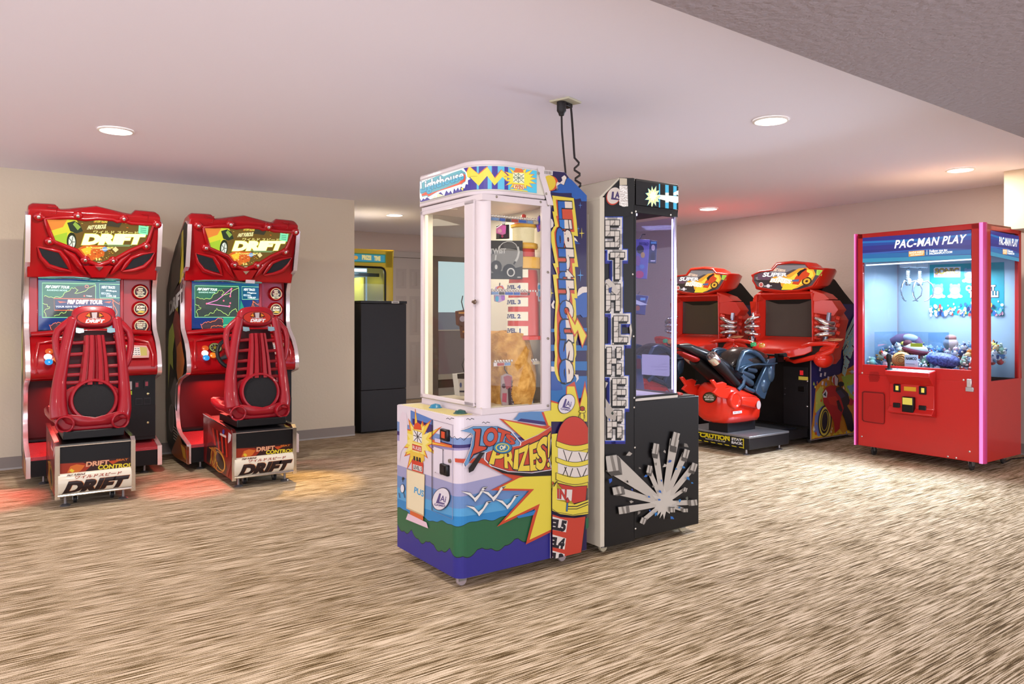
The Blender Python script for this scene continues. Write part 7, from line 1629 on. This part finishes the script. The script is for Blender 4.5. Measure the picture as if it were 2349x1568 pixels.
mb.tube([(x, -.006, z_) for x, z_ in gp], .012, M('#1a1818', .4), 8, closed=True); mb.build('window_gasket', YM)
MB().box(x0 + .17, xg, .0, .006, .96, zg, glass('#f4fbff')).build('front_glass', YM)
mb = MB(); mb.box(x0 + .03, xr - .03, .66, .68, .95, zt2 - .03, M('#bcd8e4', .4, emit=.35)); mb.box(x0 + .04, xr - .2, .3, .33, zg - .03, zg, M('#f4f8ff', .5, emit=3)); mb.box(x0 + .05, xr - .06, .25, .28, zg - .09, zg - .05, M('#5d6a72', .4, .6)); mb.box(xr - .28, xr - .26, .20, .60, 1.0, zg - .1, M('#e8d848', .4)); mb.build('interior', YM)
A = Art(Plane(YM, (0, 0, 0), (1, 0, 0), (0, 0, 1)), (790, 430, 2.703), off=.002, emit=.5)
A.poly([(40, 404), (256, 414), (256, 468), (40, 462)], '#2f7a4a'); A.poly([(40, 410), (250, 420), (250, 462), (40, 456)], '#2f9ab8')
A.text('PRIZE', (110, 420), (165, 424), (165, 448), (110, 444), '#f0e4a0', .05, outline=[(.09, '#e8d24a')]); A.text('TIME', (185, 426), (222, 428), (222, 452), (185, 450), '#f0e4a0', .05, outline=[(.09, '#e8d24a')]); A.ell(70, 434, 14, 12, '#f0a83a')
A.build('header_artwork', YM); q = YM.P + YM.R @ Vector(((x0 + xr) / 2, .35, 0)); add_light('AREA', (q.x, q.y, zg - .04), 4, (.95, 1, .95), .3, (q.x, q.y, 0))
MB().box(xr, xr + .02, .03, .09, zt2 - .09, zt2 - .04, M('#2a2826', .5)).build('hinge', YM)
mb = MB()
# ================================================================ ceiling outlet and cords
ox, oy = ceil_pt(1297, 231)
OU = Fr(ox, oy, TH + .3, 'ceiling_outlet', 'cream square outlet plate on the ceiling with a black plug in it', 'outlet', z=ZC - .012)
MB().box(-.065, .065, -.065, .065, .0, .0118, M('#e6dfc0', .5)).build('cover_plate', OU, bevel=.003)
MB().box(-.045, .045, -.02, .02, -.022, 0, M('#241f1f', .4)).build('socket', OU, bevel=.004)
def at(px, py, d): return Vector(((px - CX) / F * d, d, CH + (CY - py) / F * d))
d0 = oy - .02
mb = MB(); a_ = at(1288, 238, d0); mb.lathe([(.026, 0), (.026, .05), (.018, .062), (.014, .075), (0, .076)], a_ + Vector((0, 0, .01)), (0, 0, -1), M('#241f1f', .45), 16)
mb.tube([at(1288, 255, d0), at(1289, 300, d0), at(1293, 350, d0 - .05), at(1297, 392, 4.03), at(1300, 440, 4.025), at(1302, 500, 4.02)], .0055, M('#3b3232', .5), 8)
o = mb.build('power_cord', None, ang=60); tag(o, 'straight black power cord with a plug, hanging left of the coiled one', 'cord')
mb = MB(); pts = [at(1303, 238, d0), at(1309, 240, d0), at(1311, 260, d0), at(1314, 300, d0), at(1317, 350, 4.03), at(1318, 362, 4.01)]
for k, (x, y) in enumerate(((1328, 373), (1327, 378), (1318, 386), (1318, 390), (1330, 398), (1330, 402), (1320, 409), (1320, 413), (1332, 421), (1332, 425), (1322, 436), (1331, 448), (1322, 460))): pts.append(at(x, y, 4.0 - .0075 * k + (.03 if k > 9 else 0)))
mb.tube(pts, .006, M('#332b2b', .5), 8); o = mb.build('coiled_cord', None, ang=60); tag(o, 'black power cord with a wavy coil near its lower end, hanging from the ceiling outlet', 'cord')
# cord on the floor right of the red claw machine
mb = MB(); pts = []
for px, py in ((2300, 1062), (2320, 1052), (2349, 1049), (2380, 1040)):
    d_ = F * (CH - .006) / (py - CY); pts.append(((px - CX) / F * d_, d_, .006))
mb.tube(pts, .005, M('#1a1718', .6), 8); o = mb.build('floor_cord', None, ang=60); tag(o, 'black cord lying on the carpet beside the red claw machine', 'cord')
# ================================================================ prizes hung in the two tower games
def rail(fr, x, y0, y1, z_, tags=True, fl=0):
    mb = MB(); mb.box(x - .003, x + .003, y0, y1, z_ - .011, z_ + .008, M('#c9b9b4', .2, .4)); n = int((y1 - y0) / .016)
    for k in range(n): mb.ell((x + .004, y0 + .008 + k * .016, z_ + .012), (.006, .007, .007), M('#efe6dc', .2, .5), seg=8, rings=6)
    pr = mb.build('prize_rail', fr)
    R = random.Random(int(z_ * 100)); mb = MB(); y = y0 + .02
    while y < y1 - .03:
        w3 = R.uniform(.02, .05); mb.box(x + .004, x + .006, y, y + w3, z_ - .009, z_ + .004, M(R.choice(['#3a62b8', '#b8463a', '#4a4440', '#c8b89a', '#7a9ac8']), .4)); y += w3 + .006
    mb.build('rail_label', pr)
rail(LH, .578, .175, .475, LH.X(1200, 507, .578).z); rail(LH, .58, .175, .475, LH.X(1180, 672, .58).z); rail(LH, .58, .21, .475, LH.X(1210, 831, .58).z)
def prize(fr, X, name, label, cat, pts, th_, col, zo, prints=(), hook=None, group=None, rough=.35, alpha=1.):
    """a packaged prize: outline picked on its own plane X inside the cabinet, with thickness"""
    zx, zy, zs_ = zo; P = [fr.X(zx + x / zs_, zy + y / zs_, X) for x, y in pts]; c = sum(P, Vector((0, 0, 0))) / len(P)
    wq = fr.P + fr.R @ Vector((c.x, c.y, 0)); f = Fr(wq.x, wq.y, fr.th, name, label, cat, group, z=c.z)
    # a frame whose local origin sits at the prize; art planes use the same transform
    f.P = Vector((wq.x, wq.y, c.z)); mb = MB(); mb.slab([p - c for p in P], (-th_, 0, 0), M(col, rough, alpha=alpha)); mb.build('package', f, bevel=.002)
    A = Art(Plane(f, (0, 0, 0), (0, 1, 0), (0, 0, 1)), zo, off=.001, rough=.4)
    for pr in prints: getattr(A, pr[0])(*pr[1:])
    if prints: A.build('package_print', f)
    if hook:
        h = [fr.X(zx + x / zs_, zy + y / zs_, X) - c for x, y in hook]; MB().tube([Vector((-.004, p.y, p.z)) for p in h], .0025, M('#2a2626', .5), 6).build('hang_tie', f)
    return f
Z1 = (1100, 480, 7.127); Z2 = (900, 680, 5.107); Z3 = (1330, 390, 5.059); Z4 = (1330, 700, 5.227)
prize(LH, .585, 'headphone_box', 'dark box printed with grey headphones, hanging in the lighthouse prize game', 'boxed prize', [(120, 505), (708, 512), (705, 1140), (120, 1135)], .035, '#2e2d2c', Z1, [
    ('poly', [(120, 800), (380, 620), (708, 680), (705, 930), (120, 1060)], '#8a867f'), ('poly', [(120, 510), (700, 516), (700, 620), (300, 640), (120, 760)], '#45423f'), ('poly', [(380, 560), (560, 540), (640, 640), (400, 640)], '#5c5955'),
    ('line', [(330, 600), (380, 550), (450, 525), (530, 530), (590, 570), (625, 640)], 12, '#d8d4cc'), ('line', [(622, 610), (640, 700), (620, 790), (585, 850)], 34, '#d2cec6'), ('line', [(585, 850), (555, 900)], 28, '#3a3836'), ('line', [(330, 600), (310, 640)], 26, '#d8d4cc'), ('line', [(265, 745), (255, 830)], 22, '#d0ccc4'),
    ('ell', 268, 940, 92, 105, '#252322'), ('ell', 268, 940, 60, 72, '#3c3836'), ('ell', 268, 940, 22, 38, '#d8d4cc'), ('ell', 480, 1000, 108, 108, '#1f1d1c'), ('ell', 508, 1028, 66, 72, '#e0dcd4'), ('ell', 508, 1030, 46, 52, '#2a2826'),
    ('text', 'TWIST', (165, 645), (425, 640), (425, 715), (165, 722), '#c9c5bd', .05), ('rect', 165, 732, 410, 738, '#a8a49c'), ('rect', 612, 1100, 668, 1118, '#c8c4bc')])
# box art may overrun slightly: keep the slab wider on the hidden side
prize(LH, .55, 'game_box', 'small black game box beside the pink bag on the upper rail', 'boxed prize', [(330, 255), (488, 245), (492, 478), (325, 480)], .03, '#1d1718', Z1, [('rect', 350, 400, 470, 470, '#3a1a20'), ('ell', 370, 440, 18, 22, '#d84a6a')], [(410, 255), (430, 190)])
prize(LH, .575, 'toy_packet', 'pink figure packet on the upper rail next to the black game box', 'packaged prize', [(290, 300), (370, 250), (440, 260), (430, 400), (380, 420), (290, 390)], .012, '#e07ab0', Z1, [('ell', 395, 320, 28, 62, '#f06ac0'), ('ell', 330, 350, 34, 30, '#f0a8b8'), ('ell', 390, 215, 30, 24, '#efe8e4')], [(390, 255), (400, 190)])
prize(LH, .575, 'toy_packet', 'blue and purple packet at the right end of the upper rail by the glass', 'packaged prize', [(945, 260), (975, 110), (1000, 110), (1008, 340), (970, 370)], .012, '#8a6ad0', Z1, [('ell', 978, 180, 14, 40, '#3f6fd0'), ('ell', 982, 290, 18, 38, '#e070b8')], [(985, 120), (985, 95)])
prize(LH, .575, 'toy_packet', 'packet with an orange arch on the middle rail, left of the level signs', 'packaged prize', [(255, 1400), (280, 1260), (380, 1240), (410, 1290), (420, 1480), (330, 1520), (260, 1500)], .012, '#c8a8d8', Z1, [('ell', 335, 1290, 55, 40, '#e8643a'), ('ell', 335, 1300, 34, 24, '#f0d8c0'), ('ell', 285, 1460, 30, 46, '#4ab0d8'), ('ell', 380, 1440, 30, 50, '#b06ad0')], [(335, 1250), (340, 1200)])
prize(LH, .575, 'toy_packet', 'light blue packet at the right end of the middle rail by the glass', 'packaged prize', [(940, 1290), (965, 1200), (1005, 1200), (1005, 1510), (940, 1500)], .012, '#dcecf4', Z1, [('ell', 975, 1270, 22, 40, '#4aa8d8'), ('ell', 975, 1380, 24, 50, '#8ac0e8'), ('ell', 985, 1450, 14, 24, '#d8584a')])
prize(LH, .575, 'keychain_packet', 'clear red and brown keychain packet hanging from the lower rail', 'packaged prize', [(1285, 930), (1340, 900), (1400, 920), (1435, 1000), (1425, 1310), (1390, 1320), (1300, 1300), (1275, 1180)], .012, '#b09a98', Z2, [('poly', [(1290, 1130), (1340, 1130), (1335, 1240), (1285, 1230)], '#b84a60'), ('ell', 1305, 1045, 24, 28, '#4a1c2c'), ('poly', [(1300, 940), (1350, 920), (1400, 940), (1390, 1100), (1330, 1080)], '#a8505c'), ('poly', [(1350, 1080), (1380, 1060), (1400, 1280), (1360, 1270)], '#3a1a22'), ('text', 'SUPER HERO', (1425, 980), (1420, 1300), (1388, 1300), (1390, 980), '#3a2428', .03)], [(1360, 910), (1320, 850), (1320, 800)], alpha=1.)
prize(LH, .575, 'phone_box', 'tall white and blue slim box leaning under the lower rail', 'boxed prize', [(1450, 945), (1620, 890), (1665, 1300), (1500, 1260)], .02, '#d8d8d8', Z2, [('poly', [(1455, 950), (1530, 925), (1560, 1180), (1485, 1200)], '#58b0e8'), ('poly', [(1485, 1090), (1550, 1070), (1560, 1160), (1495, 1190)], '#e8f4fa'), ('poly', [(1535, 920), (1600, 900), (1610, 960), (1545, 985)], '#3a3a3c'), ('poly', [(1605, 895), (1622, 890), (1667, 1300), (1655, 1300)], '#2a2c30')], [(1550, 900), (1570, 830), (1545, 790)])
prize(LH, .30, 'toy_packet', 'brown figure packet hanging behind the door glass of the lighthouse prize game', 'packaged prize', [(770, 170), (890, 150), (900, 490), (835, 490), (820, 350), (780, 330)], .03, '#5a3226', Z2, [('ell', 820, 260, 34, 34, '#a8a0b0'), ('rect', 775, 180, 890, 200, '#c8924a'), ('rect', 820, 400, 890, 420, '#b8844a')], [(840, 160), (815, 60), (830, -10)])
prize(LH, .28, 'lidded_cup', 'clear cup with a dark lid behind the door glass, lowest in the lighthouse prize game', 'cup', [(760, 910), (900, 895), (900, 1165), (790, 1165)], .05, '#c8c2b8', Z2, [('poly', [(758, 905), (900, 890), (900, 965), (762, 960)], '#2c2426'), ('ell', 800, 1035, 12, 30, '#4a5a8a'), ('rect', 785, 1100, 890, 1120, '#3a3a4a')], [(850, 890), (820, 800), (850, 720)])
# inside the black game
rail(SK, .50, .27, .36, SK.X(1470, 527, .50).z); rail(SK, .48, .27, .37, SK.X(1470, 671, .48).z)
prize(SK, .50, 'toy_packet', 'large violet tinted bag of small figures hanging at the top of the black prize game', 'packaged prize', [(630, 800), (815, 805), (780, 1265), (630, 1250)], .012, '#6f66b8', Z3, [('ell', 700, 920, 42, 50, '#1f1c3a'), ('ell', 730, 985, 24, 34, '#c8a060'), ('text', 'RETRO', (690, 838), (795, 842), (792, 872), (690, 868), '#3a3080', .05), ('ell', 670, 1050, 30, 60, '#8a5a9a'), ('ell', 690, 1210, 50, 44, '#c83a78'), ('ell', 720, 1120, 30, 26, '#5f8ad0')], [(700, 800), (730, 745), (765, 745)])
prize(SK, .46, 'card_packet', 'dark narrow card packet hanging right of the violet bag', 'packaged prize', [(812, 810), (900, 822), (885, 1082), (798, 1075)], .01, '#3a4266', Z3, [('ell', 850, 900, 22, 34, '#c8b8c0'), ('rect', 822, 830, 886, 855, '#5f9ac8'), ('ell', 848, 1000, 26, 50, '#1f2440'), ('rect', 820, 1045, 872, 1060, '#c8c8d8')])
prize(SK, .44, 'toy_box', 'blue box with a pale label on the middle rail of the black prize game', 'boxed prize', [(630, 1440), (800, 1460), (770, 1568), (760, 1680), (630, 1660)], .04, '#3a3a78', Z3, [('poly', [(640, 1500), (790, 1560), (700, 1568), (640, 1550)], '#e0e4ec'), ('rect', 700, 1480, 760, 1510, '#6aa8e0'), ('ell', 670, 1600, 26, 30, '#a8583a')], [(680, 1440), (700, 1410)])
prize(SK, .50, 'toy_packet', 'narrow dark red and blue bag standing on the floor of the black prize game', 'packaged prize', [(672, 590), (735, 600), (775, 1010), (680, 1000)], .02, '#57536e', Z4, [('rect', 680, 640, 730, 760, '#9a3a4c'), ('poly', [(690, 780), (740, 790), (755, 920), (700, 920)], '#3a4a70'), ('poly', [(690, 600), (735, 605), (735, 640), (690, 635)], '#2f5aa8')], [(700, 590), (720, 560)])
pl_ = prize(SK, .585, 'notice_card', 'white rounded notice card stuck low inside the window of the black prize game', 'notice', [(745, 585), (1065, 600), (1078, 615), (1078, 840), (1062, 852), (745, 828)], .002, '#c9c6d4', Z4, [('rect', 850, 735, 1050, 739, '#8f8ca0'), ('rect', 980, 700, 1040, 704, '#8f8ca0'), ('rect', 900, 770, 1040, 774, '#8f8ca0'), ('rect', 850, 715, 1000, 718, '#9f9cb0')])
